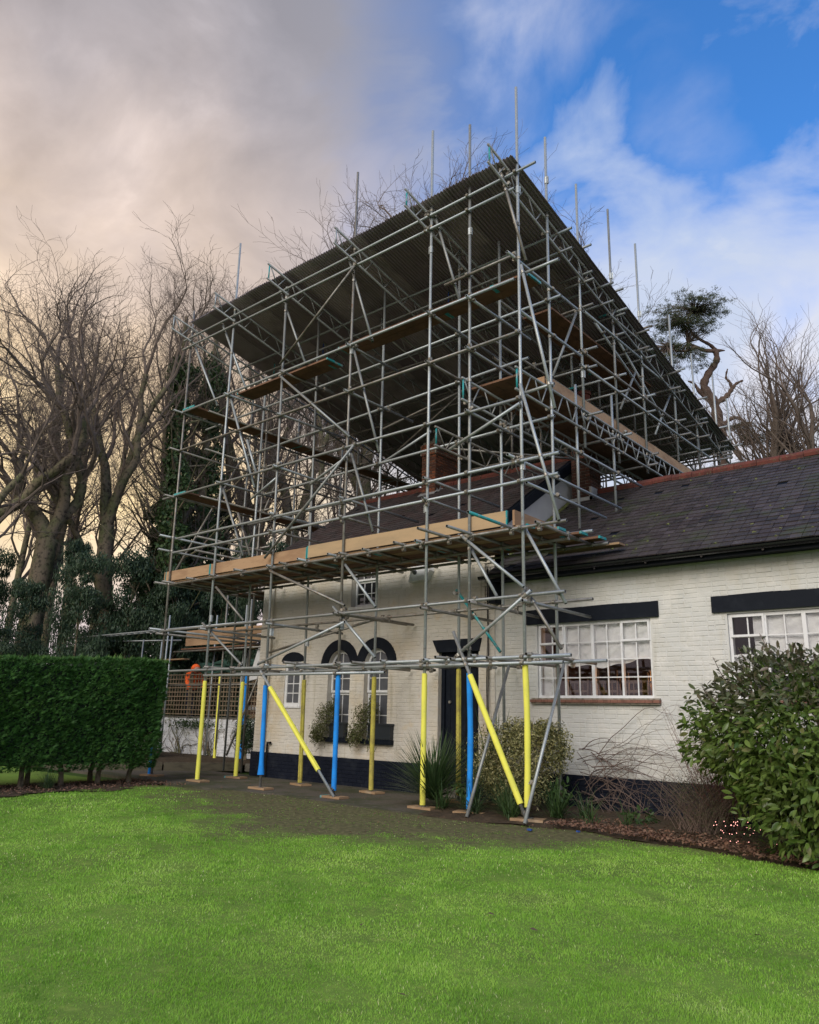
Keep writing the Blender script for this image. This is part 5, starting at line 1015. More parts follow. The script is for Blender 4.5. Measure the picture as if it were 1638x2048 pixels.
SPEC = {
 'A': [dict(n=7, L=.40, r=.46, taper=.8, wan=.06, up=.05, kids=4, fork=3, ang=(20, 46), len=(.70, .95)) | {'from': .7},
       dict(n=6, taper=.55, wan=.22, up=.10, kids=5, fork=2, ang=(28, 60), len=(.5, .75)) | {'from': .35},
       dict(n=5, taper=.45, wan=.26, up=.10, kids=5, fork=2, ang=(28, 62), len=(.5, .72)) | {'from': .25},
       dict(n=4, taper=.45, wan=.28, up=.08, kids=5, fork=2, ang=(25, 60), len=(.5, .75)) | {'from': .15},
       dict(n=4, taper=.5, wan=.28, up=.05, kids=4.5, fork=2, ang=(25, 60), len=(.4, .65)) | {'from': .1},
       dict(n=3, taper=.6, wan=.30, up=.04, kids=0, ang=(25, 60), len=(.5, .8)) | {'from': .1}],
 'B': [dict(n=8, L=.44, r=.36, taper=.75, wan=.05, up=.06, kids=4, fork=3, ang=(12, 30), len=(.75, .95)) | {'from': .6},
       dict(n=7, taper=.5, wan=.15, up=.12, kids=5, fork=2, ang=(20, 46), len=(.45, .7)) | {'from': .35},
       dict(n=5, taper=.45, wan=.22, up=.12, kids=5, fork=2, ang=(24, 52), len=(.5, .72)) | {'from': .25},
       dict(n=5, taper=.45, wan=.2, up=.08, kids=5.5, fork=2, ang=(22, 55), len=(.5, .75)) | {'from': .15},
       dict(n=4, taper=.5, wan=.26, up=.06, kids=5.5, fork=2, ang=(22, 55), len=(.35, .6)) | {'from': .1},
       dict(n=3, taper=.6, wan=.28, up=.05, kids=0, ang=(25, 60), len=(.5, .8)) | {'from': .1}],
 'C': [dict(n=12, L=.76, r=.20, taper=.35, wan=.03, up=.05, kids=14, fork=2, ang=(22, 45), len=(.18, .32)) | {'from': .42},
       dict(n=6, taper=.4, wan=.13, up=.14, kids=6, fork=2, ang=(22, 50), len=(.45, .7)) | {'from': .2},
       dict(n=5, taper=.45, wan=.18, up=.10, kids=6, fork=2, ang=(22, 50), len=(.5, .75)) | {'from': .15},
       dict(n=4, taper=.5, wan=.24, up=.06, kids=5, fork=2, ang=(22, 55), len=(.4, .65)) | {'from': .1},
       dict(n=3, taper=.6, wan=.28, up=.05, kids=0, ang=(25, 60), len=(.5, .8)) | {'from': .1}],
 'D': [dict(n=6, L=.56, r=.26, taper=.8, wan=.04, up=.04, kids=9, fork=7, ang=(8, 50), len=(.40, .62)) | {'from': .9},
       dict(n=7, taper=.4, wan=.09, up=.05, kids=6, fork=2, ang=(15, 40), len=(.45, .7)) | {'from': .25},
       dict(n=6, taper=.45, wan=.13, up=.05, kids=5, fork=2, ang=(18, 45), len=(.45, .7)) | {'from': .2},
       dict(n=5, taper=.45, wan=.16, up=.03, kids=4.5, fork=2, ang=(20, 50), len=(.45, .7)) | {'from': .15},
       dict(n=3, taper=.6, wan=.2, up=.03, kids=0, ang=(22, 55), len=(.5, .8)) | {'from': .1}]}
TM = {}
def tree_meshes(kind, seed, H0=20.0):
    ch = grow(SPEC[kind], H0, seed); tr = MB(); cr_ = MB(); nl = len(ch)
    top = float(np.percentile([pts[-1][2] for pts, _ in ch[-1]], 99.9))
    for lv, chs in enumerate(ch):
        if not chs: continue
        V_, F_ = chains_np(chs, (10, 8, 6, 4, 3, 3)[lv] if lv < nl - 1 else 3); (tr if lv <= (1 if kind in 'AB' else 0) else cr_).add(V_, F_, .5)
    return tr.mesh('trunk', M_['bark'], True), cr_.mesh('crown', M_['twig']), top
print('trees...')
for kind, seeds in (('A', (11, 12)), ('B', (21, 22)), ('C', (31, 32)), ('D', (42,))): TM[kind] = [tree_meshes(kind, s) for s in seeds]
def put_tree(kind, x, y, h, label, i, group=None):
    tr, cr_, top = TM[kind][i % len(TM[kind])]; s = h / top * (.94 if y < 26 else .97)
    t_ = thing('bare_tree', label, 'tree', group, (x, y, 0)); t_.rotation_euler.z = (i * 2.4 + x) % 6.28; t_.scale = (s * rnd.uniform(.95, 1.1),) * 2 + (s,)
    link('trunk', tr, t_); link('crown', cr_, t_)
tl = ['large bare spreading tree with a thick mossy trunk near the left edge', 'bare tree with a trunk forking low, between the left edge tree and the ivy trunks', 'bare spreading tree whose branches reach in past the left frame edge',
 'slim bare tree behind the thick trunk at far left', 'slim bare tree just behind the first ivy column', 'bare forked tree behind the scaffold\'s left corner', 'thin bare tree seen through the left bay of the scaffold',
 'bare forked tree seen through the scaffold left of the house roof', 'thin bare tree seen left of the brick chimney under the sheets', 'shorter bare tree beside the second ivy column',
 'tall bare crown rising above the middle of the scaffold roof', 'bare crown above the roof sheets just right of the middle one', 'tall bare crown above the roof left of the highest corner', 'bare crown behind the highest corner of the scaffold roof', 'bare crown showing right of the highest roof corner', 'bare crown low over the sheets left of the middle one',
 'bare tree tangled behind the left end of the house ridge', 'thin bare tree behind the left lift boards', 'distant bare tree beyond the far left trunks', 'slim upright bare tree left of the low forked tree', 'slim upright bare tree right of the low forked tree', 'slim upright bare tree at the very left edge', 'bare crown filling in left of the highest roof corner']
for i, ((kd, x, y, h), lb_) in enumerate(zip(TREES, tl)): put_tree(kd, x, y, h, lb_, i, 'bare trees in the wood behind')
for i, ((kd, x, y, h), lb_) in enumerate(zip(RTREES, ['many stemmed bare tree rising behind the ridge right of the pine', 'bare tree at the right frame edge behind the wing ridge', 'bare tree behind the twisted pine trunk'])): put_tree(kd, x, y, h, lb_, i * 3, 'bare trees behind the wing')
def leaf_quads(C_, Nn, ln, wd, up=.0, seed=0):
    """folded two-triangle leaves; C_ centres (n,3), Nn facing directions"""
    r_ = np.random.RandomState(seed); n = len(C_); ln = ln * r_.uniform(.65, 1.25, n); wd = wd * r_.uniform(.7, 1.2, n)
    a = r_.normal(size=(n, 3)); a -= (a * Nn).sum(1, keepdims=True) * Nn; a /= np.linalg.norm(a, axis=1, keepdims=True) + 1e-9; a[:, 2] -= up; a /= np.linalg.norm(a, axis=1, keepdims=True)
    b = np.cross(Nn, a); b /= np.linalg.norm(b, axis=1, keepdims=True) + 1e-9
    p0 = C_ - a * (ln / 2)[:, None]; p2 = C_ + a * (ln / 2)[:, None]; m = C_ + Nn * (wd * .12)[:, None]; p1 = m + b * (wd / 2)[:, None]; p3 = m - b * (wd / 2)[:, None]
    V_ = np.stack([p0, p1, p2, p3], 1).reshape(-1, 3); i = np.arange(n)[:, None] * 4
    return V_, np.concatenate([i + np.array([[0, 1, 2]]), i + np.array([[0, 2, 3]])], 1).reshape(-1, 3)
def unit(v): return v / (np.linalg.norm(v, axis=1, keepdims=True) + 1e-9)
def clumps(centres, radii, per, ln, wd, seed, shell=.55, droop=.3):
    r_ = np.random.RandomState(seed); Cs = []; Ns = []
    for c, r in zip(centres, radii):
        n = int(per); d = unit(r_.normal(size=(n, 3))); rr = r_.uniform(shell, 1.0, n) ** .7
        Cs.append(np.array(c) + d * rr[:, None] * np.array(r)); Ns.append(unit(d + r_.normal(0, .7, (n, 3)) + np.array([0, 0, .4])))
    C_ = np.concatenate(Cs); N_ = np.concatenate(Ns); V_, F_ = leaf_quads(C_, N_, ln, wd, droop, seed); va = np.repeat(np.clip(r_.normal(.5, .28, len(C_)), 0, 1), 2)
    return V_, F_, va
# evergreens
EM = []
for sd_ in (1, 2, 3):
    r_ = np.random.RandomState(50 + sd_); cs, rr = [], []
    for q in range(46):
        z = r_.uniform(.08, 1.0); w = (1.05 - .55 * z) * r_.uniform(.3, 1.0); a_ = r_.uniform(0, 6.28); cs.append((w * math.cos(a_) * .5, w * math.sin(a_) * .5, z * 1.0)); s_ = r_.uniform(.06, .14); rr.append((s_ * 1.5, s_ * 1.5, s_ * .55))
    V_, F_, va = clumps(cs, rr, 330, .028, .013, sd_, .2)
    cm_ = mesh_np('crown', V_, F_, M_['ever'], False, va); tb = MB(); tb.path([(0, 0, -.05), (.01, 0, .4), (0, .01, .9)], [.022, .016, .005], 7)
    for q in range(16): c_ = cs[q]; tb.path([(0, 0, max(.02, c_[2] - .12)), (c_[0] * .5, c_[1] * .5, c_[2] - .05), c_], [.007, .005, .002], 5)
    EM.append((cm_, tb.mesh('trunk', M_['bark'], True)))
el = ['behind the hedge at far left', 'behind the hedge centre', 'behind the hedge end', 'tallest behind the hedge centre', 'at the left frame edge', 'behind the left scaffold corner', 'seen through the lowest left bays', 'low against the hedge top at far left', 'low behind the ladder beam', 'behind the left lift under the platform', 'seen left of the house roof', 'against the left verge of the house roof', 'seen through the bay left of the roof', 'far behind the left edge trunk', 'behind the left brace frames']
for i, ((x, y, h, w), lb_) in enumerate(zip(EVER, el)):
    t_ = thing('evergreen_tree', 'dark leafy evergreen ' + lb_, 'tree', 'evergreens among the bare trees', (x, y, 0)); t_.scale = (w * 1.3, w * 1.3, h * .86); t_.rotation_euler.z = i * 1.7
    # keep leaves in proportion: crown mesh is made in a unit box
    link('crown', EM[i % 3][0], t_); link('trunk', EM[i % 3][1], t_)
# ivy clad trunks
IM = []
for sd_ in (1, 2):
    r_ = np.random.RandomState(80 + sd_); cs, rr = [], []
    for q in range(62):
        u = r_.rand() ** .85; a_ = r_.uniform(0, 6.28); w = r_.uniform(.05, .75) * (1 - .45 * u); cs.append((.35 * math.sin(3 * u + sd_) + w * math.cos(a_), w * math.sin(a_), 12 * u * .97 + .2)); s_ = r_.uniform(.22, .60) * (1 - .35 * u); rr.append((s_, s_, s_ * 1.35))
    V_, F_, va = clumps(cs, rr, 300, .13, .11, sd_, .25, .35); cmx = mesh_np('ivy', V_, F_, M_['ivy'], False, va)
    tb = MB(); tb.path([(.35 * math.sin(3 * u + sd_), 0, 12 * u) for u in np.linspace(0, 1.12, 14)], np.linspace(.30, .06, 14), 8)
    for q in range(26):
        u = .25 + .6 * q / 26; p0 = (.35 * math.sin(3 * u + sd_), 0, 12 * u); a2 = q * 2.4; l_ = rnd.uniform(1.2, 2.8); tb.path([p0, (p0[0] + math.cos(a2) * l_ * .5, math.sin(a2) * l_ * .5, p0[2] + .4), (p0[0] + math.cos(a2) * l_, math.sin(a2) * l_, p0[2] + 1.4)], [.05, .03, .01], 5)
    IM.append((cmx, tb.mesh('trunk', M_['bark'], True)))
for i, ((x, y, h), lb_) in enumerate(zip(IVY, ['tallest ivy smothered trunk at the scaffold\'s left corner', 'ivy smothered trunk seen through the first upper bay', 'short ivy covered trunk left of the tallest one', 'ivy clad trunk behind the second bay', 'ivy covered trunk between the two tall ivy columns'])):
    t_ = thing('ivy_clad_tree', lb_, 'tree', 'ivy clad trunks', (x, y, 0)); t_.scale = (1.15, 1.15, h / 12); t_.rotation_euler.z = i * 2.1; link('ivy', IM[i % 2][0], t_); link('trunk', IM[i % 2][1], t_)
# scots pine with a twisted trunk
pine = thing('scots_pine', 'old pine with a twisted half dead trunk and flat topped crown behind the scaffold', 'tree')
b = MB(); tr_ = PINE['trunk']; tr_[0] = [tr_[1][0] + .1, tr_[1][1] + .1, 0.0]
def smooth(pts, n=5):
    pts = [Vector(p_) for p_ in pts]; o = []
    for i in range(len(pts) - 1):
        a_ = pts[max(0, i - 1)]; b_ = pts[i]; c_ = pts[i + 1]; d_ = pts[min(len(pts) - 1, i + 2)]
        for k_ in range(n): t_ = k_ / n; o.append(tuple(.5 * ((2 * b_) + (c_ - a_) * t_ + (2 * a_ - 5 * b_ + 4 * c_ - d_) * t_ ** 2 + (3 * b_ - a_ - 3 * c_ + d_) * t_ ** 3)))
    return o + [tuple(pts[-1])]
def limb(pts, r0, r1, sd=8, jit=0):
    q = smooth(pts); n = len(q); b.path(q, [(r0 + (r1 - r0) * i / (n - 1)) * (1 + jit * math.sin(i * 2.1)) for i in range(n)], sd)
limb(tr_, .27, .11, 10, .16); limb(PINE['l1'], .10, .04, 8, .1); limb(PINE['l2'], .085, .03, 8, .1); limb(PINE['l3'], .07, .025); limb(PINE['r1'], .14, .04, 8, .25); limb(PINE['r2'], .08, .03, 8, .25); limb(PINE['r3'], .12, .03, 8, .2); limb(PINE['r4'], .10, .03, 8, .2); limb(PINE['st'], .11, .02)
b.build('trunk', M_['pinebark'], pine, True)
b = MB(); r_ = np.random.RandomState(5); Vs, Fs, vs = [], [], []
hub = [PINE['l1'][-1], PINE['l2'][-1], PINE['l3'][-1], PINE['l1'][3]]
for ci, c_ in enumerate(PINE['clumps']):
    c = np.array(c_[:3]); rx_, rz_ = c_[3], c_[4]; src = min(hub if ci < 10 else [PINE['r4'][-1]], key=lambda h_: np.linalg.norm(np.array(h_) - c))
    rx_ *= 1.45; nt_ = int(26 + 26 * rx_)
    for q in range(nt_):
        d = unit(r_.normal(size=(1, 3)))[0] * r_.uniform(.5, 1.0) ; p_ = c + d * np.array([rx_, rx_, rz_]); mid = (np.array(src) + p_) / 2 + r_.normal(0, .12, 3)
        b.path([src, tuple((np.array(src) * .6 + mid * .4)), tuple(mid), tuple(p_)], [.022, .018, .012, .005], 3)
        n_ = 42; dd = unit(r_.normal(size=(n_, 3))); C_ = p_ + dd * r_.uniform(.02, .19, n_)[:, None] * np.array([1.3, 1.3, .7]); V_, F_ = leaf_quads(C_, unit(dd + r_.normal(0, .6, (n_, 3))), .12, .020, -.2, q); Vs.append(V_); Fs.append(F_); vs.append(np.repeat(r_.uniform(0, 1, n_), 2))
tag(b.build('branches', M_['twig'], pine), kind='stuff')
off = np.cumsum([0] + [len(v) for v in Vs[:-1]]); link('crown', mesh_np('crown', np.concatenate(Vs), np.concatenate([f + o_ for f, o_ in zip(Fs, off)]), M_['pine'], False, np.concatenate(vs)), pine)

# ------------------------------------------------------------------ clipped conifer hedge
hedge = thing('hedge', 'tall clipped dark green conifer hedge on short bare trunks, left of the scaffold', 'hedge')
HYa, HYb, HXa, HXb = 2.6, 9.28, -16.1, -14.42
def htop(y): return 2.20 + .055 * (y - 5.0)
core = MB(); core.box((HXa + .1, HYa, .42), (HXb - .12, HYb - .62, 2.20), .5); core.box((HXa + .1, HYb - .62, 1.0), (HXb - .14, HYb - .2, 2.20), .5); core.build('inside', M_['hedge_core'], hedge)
r_ = np.random.RandomState(3)
def hpts(n, face):
    u, v = r_.rand(n), r_.rand(n)
    if face == 'x': y = HYa + (HYb - HYa) * u; z = .30 + (htop(y) - .30) * v; rc = np.clip((y - (HYb - .35)) / .35, 0, 1); rt = np.clip((z - htop(y) + .25) / .25, 0, 1); rb = np.clip((.62 - z) / .35, 0, 1); x = HXb - .16 * rc ** 2 - .12 * rt ** 2 - .12 * rb ** 2; N_ = np.stack([1 - .6 * rc, .9 * rc, .7 * rt - .2 * rb], 1)
    elif face == 'y': x = HXa + (HXb - HXa) * u; y = HYb + 0 * x; z = .34 + (htop(y) - .34) * v; rt = np.clip((z - htop(y) + .25) / .25, 0, 1); rc = np.clip((x - (HXb - .35)) / .35, 0, 1); rb = np.clip((1.15 - z) / .8, 0, 1); y = y - .16 * rt ** 2 - .18 * rc ** 2 - .42 * rb ** 1.5; N_ = np.stack([.8 * rc, 1 - .4 * rc, .7 * rt], 1)
    else: x = HXa + (HXb - HXa) * u; y = HYa + (HYb - HYa) * v; z = htop(y) + .01 + 0 * x; N_ = np.stack([.3 * (u > .8), 0 * u, 1 + 0 * u], 1)
    P_ = np.stack([x, y, z], 1); N_ = unit(N_); bumpv = .045 * hnoise(P_[:, 1] * .8 + P_[:, 0] * .7, P_[:, 2], 2.6, 1) + .032 * hnoise(P_[:, 1] + P_[:, 0] * .7, P_[:, 2], 5.5, 1) + .022 * hnoise(P_[:, 1] - P_[:, 0], P_[:, 2] * 1.4, 14, 3); return P_ + N_ * bumpv[:, None], N_
Ps, Ns = zip(hpts(30000, 'x'), hpts(9000, 'y'), hpts(9000, 't')); P_ = np.concatenate(Ps); N_ = np.concatenate(Ns); n = len(P_)
dirn = unit(N_ * .75 + np.array([0, .38, .42]) + r_.normal(0, .28, (n, 3))); side = unit(np.cross(dirn, r_.normal(size=(n, 3)))); ln = r_.uniform(.035, .085, n) * (1 + .9 * (r_.rand(n) < .05)); Vs, Fs = [], []
P_ = P_ - N_ * .02
for k_, (sp_, l_) in enumerate(((0, 1.0), (.55, .72), (-.55, .72), (.28, .9))):
    tip = P_ + (dirn * math.cos(sp_) + side * math.sin(sp_)) * (ln * l_)[:, None]; wv = np.cross(dirn, side) * .25 + side; w_ = unit(wv) * (ln * .085 + .0015)[:, None]
    Vs.append(np.stack([P_ - w_, P_ + w_, tip], 1).reshape(-1, 3)); Fs.append(np.arange(3 * n).reshape(-1, 3) + k_ * 3 * n)
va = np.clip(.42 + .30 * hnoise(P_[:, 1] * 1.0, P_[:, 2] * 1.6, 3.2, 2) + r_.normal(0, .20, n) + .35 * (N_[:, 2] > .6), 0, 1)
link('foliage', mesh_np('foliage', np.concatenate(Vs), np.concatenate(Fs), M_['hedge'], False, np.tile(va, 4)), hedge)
for (x, y) in ((-14.85, 5.2), (-14.80, 5.95), (-14.78, 6.66), (-14.86, 7.43), (-14.86, 8.17), (-14.82, 8.80), (-14.9, 4.4), (-15.5, 7.1), (-15.6, 8.4)):
    b = MB(); b.path([(x + rnd.gauss(0, .02), y, -.02), (x, y, .2), (x + rnd.gauss(0, .05), y + rnd.gauss(0, .05), .65)], [.062, .048, .042], 8); b.build('trunk', M_['bark'], hedge, True)

# ------------------------------------------------------------------ big leaved bush by the right window
def big_leaf(kind):
    L_, W_ = .105, .042; xs = [0, .25, .55, .82, 1.0]; ws = [.10, .80, 1.0, .62, 0.02]; V_ = []; F_ = []
    for x, w in zip(xs, ws):
        dz = -.18 * x * x * L_ * (1 + .5 * kind); V_ += [(x * L_, -w * W_ / 2, dz + .006 * w), (x * L_, 0, dz), (x * L_, w * W_ / 2, dz + .006 * w)]
    for i in range(4): F_ += [(i * 3, i * 3 + 1, i * 3 + 4, i * 3 + 3), (i * 3 + 1, i * 3 + 2, i * 3 + 5, i * 3 + 4)]
    return np.array(V_), np.array(F_)
def frames(C_, out_, r_, droop=.35, tilt=.55):
    n = len(C_); a = unit(out_ + r_.normal(0, .55, (n, 3)) + np.array([0, 0, -droop])); nn_ = unit(out_ * .55 + np.array([0, 0, tilt]) + r_.normal(0, .45, (n, 3))); nn_ = unit(nn_ - (nn_ * a).sum(1, keepdims=True) * a); b_ = np.cross(nn_, a); return a, b_, nn_
def leafy_bush(parent, pts, outs, m, scale, seed, nparts=300, lname='leaf', var_fn=None, shape=0):
    r_ = np.random.RandomState(seed); a, b_, c_ = frames(pts, outs, r_); n = len(pts); sc_ = scale * r_.uniform(.65, 1.25, n)
    V0, F0 = big_leaf(shape); va = np.clip(r_.normal(.45, .28, n), 0, 1)
    V_ = pts[:, None] + sc_[:, None, None] * (V0[None, :, 0:1] * a[:, None] + V0[None, :, 1:2] * b_[:, None] + V0[None, :, 2:3] * c_[:, None])
    dist = np.linalg.norm(pts - np.array([0, 0, 1.4]), axis=1) - .9 * (outs @ np.array([.25, -.95, .15])); order = np.argsort(dist); pick = order[:nparts]; mask = np.ones(n, bool); mask[pick] = False
    if nparts:
        ms = [mesh_np('leaf', V0, F0, m, True, np.full(len(F0), v_)) for v_ in (.1, .35, .6, .9)]
        for i in pick:
            mt = Matrix(((a[i][0], b_[i][0], c_[i][0], pts[i][0]), (a[i][1], b_[i][1], c_[i][1], pts[i][1]), (a[i][2], b_[i][2], c_[i][2], pts[i][2]), (0, 0, 0, 1))) @ Matrix.Scale(float(sc_[i]), 4)
            o = link(lname, ms[min(3, int(va[i] * 4))], parent); o.matrix_local = mt
    Vr = V_[mask]; k_ = len(Vr); F_ = (F0[None] + (np.arange(k_) * len(V0))[:, None, None]).reshape(-1, 4)
    o = link('leaves', mesh_np('leaves', Vr.reshape(-1, 3), F_, m, True, np.repeat(va[mask], len(F0))), parent); o['kind'] = 'stuff'
bush = thing('laurel_bush', 'large rounded evergreen bush with broad glossy leaves below the second wing window', 'bush')
r_ = np.random.RandomState(12)
RB = np.random.RandomState(77)
def bush_pts(n, c, rad, zmin=-1.0, shell=.80, under=.45):
    d = unit(RB.normal(size=(n * 2, 3))); d = d[d[:, 2] > zmin][:n]; rr = 1 + .10 * hnoise(d[:, 0] * 3 + d[:, 1], d[:, 2] * 3, 1.6, 4) + .05 * hnoise(d[:, 1] * 6, d[:, 2] * 6, 1.5, 5)
    k_ = np.where(d[:, 2] < 0, 1 - under * (-d[:, 2]) ** 1.2, 1.0); q = d.copy(); q[:, :2] *= k_[:, None]
    sh = RB.uniform(shell, 1.03, len(d)) ** 1; return np.array(c) + q * (rr * sh)[:, None] * np.array(rad), d
P1_, O1_ = bush_pts(8200, (-2.45, 10.25, 1.22), (1.50, 1.12, 1.12)); P2_, O2_ = bush_pts(3000, (-2.0, 9.68, .60), (1.2, .95, .78), shell=.7, under=.1); P3_, O3_ = bush_pts(1500, (-3.25, 10.2, .95), (.85, .75, .55), shell=.7)
P_ = np.concatenate([P1_, P2_]); O_ = np.concatenate([O1_, O2_]); ok = P_[:, 2] > .08; P_, O_ = P_[ok], O_[ok]
hi = (P_[:, 2] > 1.62 + .18 * hnoise(P_[:, 0], P_[:, 1], 3, 2)) & (O_[:, 2] > -.2)
leafy_bush(bush, P_[~hi], O_[~hi], M_['laurel'], 1.0, 3, 150); leafy_bush(bush, P_[hi], O_[hi], M_['laurel_top'], .92, 4, 150)
b = MB()
for q in range(26):
    a_ = q * 2.4; x0, y0 = -2.4 + rnd.gauss(0, .15), 10.4 + rnd.gauss(0, .12); e = P_[rnd.randrange(len(P_))] * .92 + np.array([-2.4, 10.3, 1.2]) * .08; b.path([(x0, y0, 0), (x0 * .6 + e[0] * .4, y0 * .6 + e[1] * .4, e[2] * .5), tuple(e)], [.03, .018, .006], 5)
# shoots sticking out of the top
for (x, y, z) in ((-3.55, 10.1, 2.25), (-3.75, 10.2, 1.9), (-2.9, 9.9, 2.5), (-3.2, 10.0, 2.35), (-2.2, 9.8, 2.45)):
    b.path([(x + .25, y, z - .5), (x + .08, y, z - .2), (x, y, z)], [.008, .006, .003], 5)
    for q in range(7):
        t_ = q / 7; V0, F0 = big_leaf(0); an = q * 2.4; mt = np.array(Matrix.Translation((x + .08 * (1 - t_), y, z - .25 * (1 - t_))) @ Matrix.Rotation(an, 4, 'Z') @ Matrix.Rotation(-.4, 4, 'Y')); lo_ = MB(); lo_.add(V0 @ mt[:3, :3].T * .85 + mt[:3, 3], F0); lo_.build('leaf', M_['laurel_top'], bush)
b.build('stems', M_['vine'], bush)
P5_, O5_ = bush_pts(6000, (-2.45, 10.28, 1.18), (1.25, .92, .98), shell=.6); ok = P5_[:, 2] > .1; leafy_bush(bush, P5_[ok], O5_[ok], M_['laurel'], 1.15, 8, 0)
# ------------------------------------------------------------------ small-leaved plants
def tiny_leaves(name, pts, outs, m, ln, wd, parent, seed, droop=.2):
    V_, F_ = leaf_quads(pts, unit(outs * .6 + np.random.RandomState(seed).normal(0, .7, outs.shape)), ln, wd, droop, seed); va = np.repeat(np.clip(np.random.RandomState(seed + 1).normal(.45, .3, len(pts)), 0, 1), 2)
    o = link(name, mesh_np(name, V_, F_, m, False, va), parent); o['kind'] = 'stuff'; return o
vs_ = thing('variegated_shrub', 'rounded shrub with small cream edged leaves between the crossing tubes', 'shrub')
r_ = np.random.RandomState(21)
cs = [(-7.3, 11.0, .95, .68, .45, .46), (-6.75, 11.0, .85, .45, .4, .52), (-7.5, 10.95, .55, .45, .4, .4), (-6.9, 10.8, .45, .55, .4, .38), (-6.5, 11.2, 1.0, .3, .3, .42), (-7.1, 11.1, 1.15, .35, .3, .32), (-6.6, 11.05, 1.2, .2, .2, .25)]
Pa, Oa = [], []
for c_ in cs: p_, o_ = bush_pts(2500, c_[:3], c_[3:], shell=.35, under=.1); Pa.append(p_); Oa.append(o_)
tiny_leaves('leaves', np.concatenate(Pa), np.concatenate(Oa), M_['varieg'], .060, .019, vs_, 5)
b = MB()
for q in range(40): c_ = rnd.choice(cs); b.path([(-7.0 + rnd.gauss(0, .2), 11.05, 0), (c_[0] * .5 - 3.5 + rnd.gauss(0, .05), 11.0, c_[2] * .5), (c_[0] + rnd.gauss(0, c_[3] * .5), c_[1] + rnd.gauss(0, .15), c_[2] + rnd.gauss(0, c_[5] * .5))], [.014, .009, .003], 4)
b.build('stems', M_['vine'], vs_)
def strap_plant(name, label, cat, x, y, n, ln, w, m, up=1.0, group=None, seed=0, spread=1.0, z0=0.0, arch=.9):
    r_ = random.Random(seed); t_ = thing(name, label, cat, group, (x, y, z0)); V_, F_, va = [], [], []
    for i in range(n):
        a_ = r_.uniform(0, 6.28); el_ = r_.uniform(.15, 1.35) * up; l_ = ln * r_.uniform(.6, 1.1); d = Vector((math.cos(a_) * math.cos(el_) * spread, math.sin(a_) * math.cos(el_) * spread, math.sin(el_))).normalized(); sd_ = Vector((-math.sin(a_), math.cos(a_), 0)); p_ = Vector((r_.gauss(0, .04), r_.gauss(0, .04), r_.uniform(0, .12))); k_ = 6; base = len(V_); v_ = r_.random()
        for j in range(k_ + 1):
            u = j / k_; ww = w * (1 - u) ** .6 * (.5 + .5 * min(1, u * 6)) if j < k_ else 0.0005; V_ += [tuple(p_ - sd_ * ww / 2), tuple(p_ + sd_ * ww / 2)]
            d = (d + Vector((0, 0, -arch * u / k_ * 1.1))).normalized(); p_ = p_ + d * (l_ / k_); p_.z = max(p_.z, .004)
        for j in range(k_): q = base + j * 2; F_.append((q, q + 1, q + 3, q + 2)); va.append(v_)
    o = link('leaves', mesh_np('leaves', np.array(V_), np.array(F_), m, True, va), t_); o['kind'] = 'stuff'; return t_
strap_plant('yucca', 'broad spiky sword leaved plant left of the black door', 'plant', -8.35, 10.45, 430, 1.12, .030, M_['yucca'], up=.95, seed=1, z0=.12, arch=.55)
strap_plant('yucca', 'second spiky sword leaved plant, taller, just right of the black door', 'plant', -7.75, 11.3, 90, 1.25, .032, M_['yucca'], up=1.15, seed=2, z0=.3, arch=.35)
for i, (x, y, n, l_, lb_) in enumerate(((-6.75, 10.25, 46, .50, 'arching strap leaved clump left of the yellow braces\' foot'), (-6.05, 10.45, 60, .48, 'dense strap leaved clump right of the raker foot'), (-5.75, 10.7, 26, .42, 'low strap leaved clump beside the teal footed tube'), (-5.05, 10.55, 16, .28, 'tiny strap leaved tuft before the black plinth'), (-7.2, 10.0, 30, .35, 'low strap leaved tuft beside the leaning grey tube'), (-5.4, 10.25, 18, .25, 'sparse strap leaved tuft at the bed edge'), (-7.45, 10.25, 60, .55, 'dark strap leaved clump under the blue sleeve'), (-6.55, 10.0, 30, .34, 'short strap leaved tuft in front of the crossing rakers'), (-7.0, 10.55, 50, .5, 'strap leaved clump beneath the variegated shrub'), (-7.85, 10.05, 36, .42, 'strap leaved tuft at the paving corner beside the spiky plant'))):
    strap_plant('strap_plant', lb_, 'plant', x, y, int(n * 1.8), l_ * 1.3, .018, M_['fern' if i % 2 else 'yucca'], seed=10 + i, group='strap leaved clumps along the bed')
strap_plant('grass_tuft', 'blue green grassy tuft under the hedge', 'plant', -14.35, 6.95, 160, .34, .010, M_['yucca'], seed=33, group=None)
# hellebore-like rosettes
for i, (x, y, z, lb_) in enumerate(((-6.15, 10.75, .42, 'green rosette plant right of the yellow sleeve'), (-7.65, 10.45, .35, 'green rosette plant between the blue sleeve and the shrub'), (-5.0, 10.9, .12, 'small ground plant near the bed middle'))):
    t_ = thing('rosette_plant', lb_, 'plant', 'green rosettes in the bed'); p_, o_ = bush_pts(60, (x, y, z), (.20, .20, .14), shell=.3); leafy_bush(t_, p_, o_, M_['fern'], 1.15, 60 + i, 0)
    b = MB(); [b.path([(x + rnd.gauss(0, .03), y, 0), (x + rnd.gauss(0, .05), y, z)], .006, 4) for _ in range(4)]; b.build('stems', M_['vine'], t_)
ss = thing('low_shrub', 'low twiggy grey green shrub beside the fairy lights', 'shrub')
Pa, Oa = [], []
for c_ in ((-4.15, 10.7, .38, .62, .5, .36), (-3.75, 10.5, .30, .5, .4, .3), (-4.3, 11.0, .55, .4, .4, .3), (-3.9, 10.9, .62, .5, .4, .28)): p_, o_ = bush_pts(1500, c_[:3], c_[3:], shell=.3, under=.1); Pa.append(p_); Oa.append(o_)
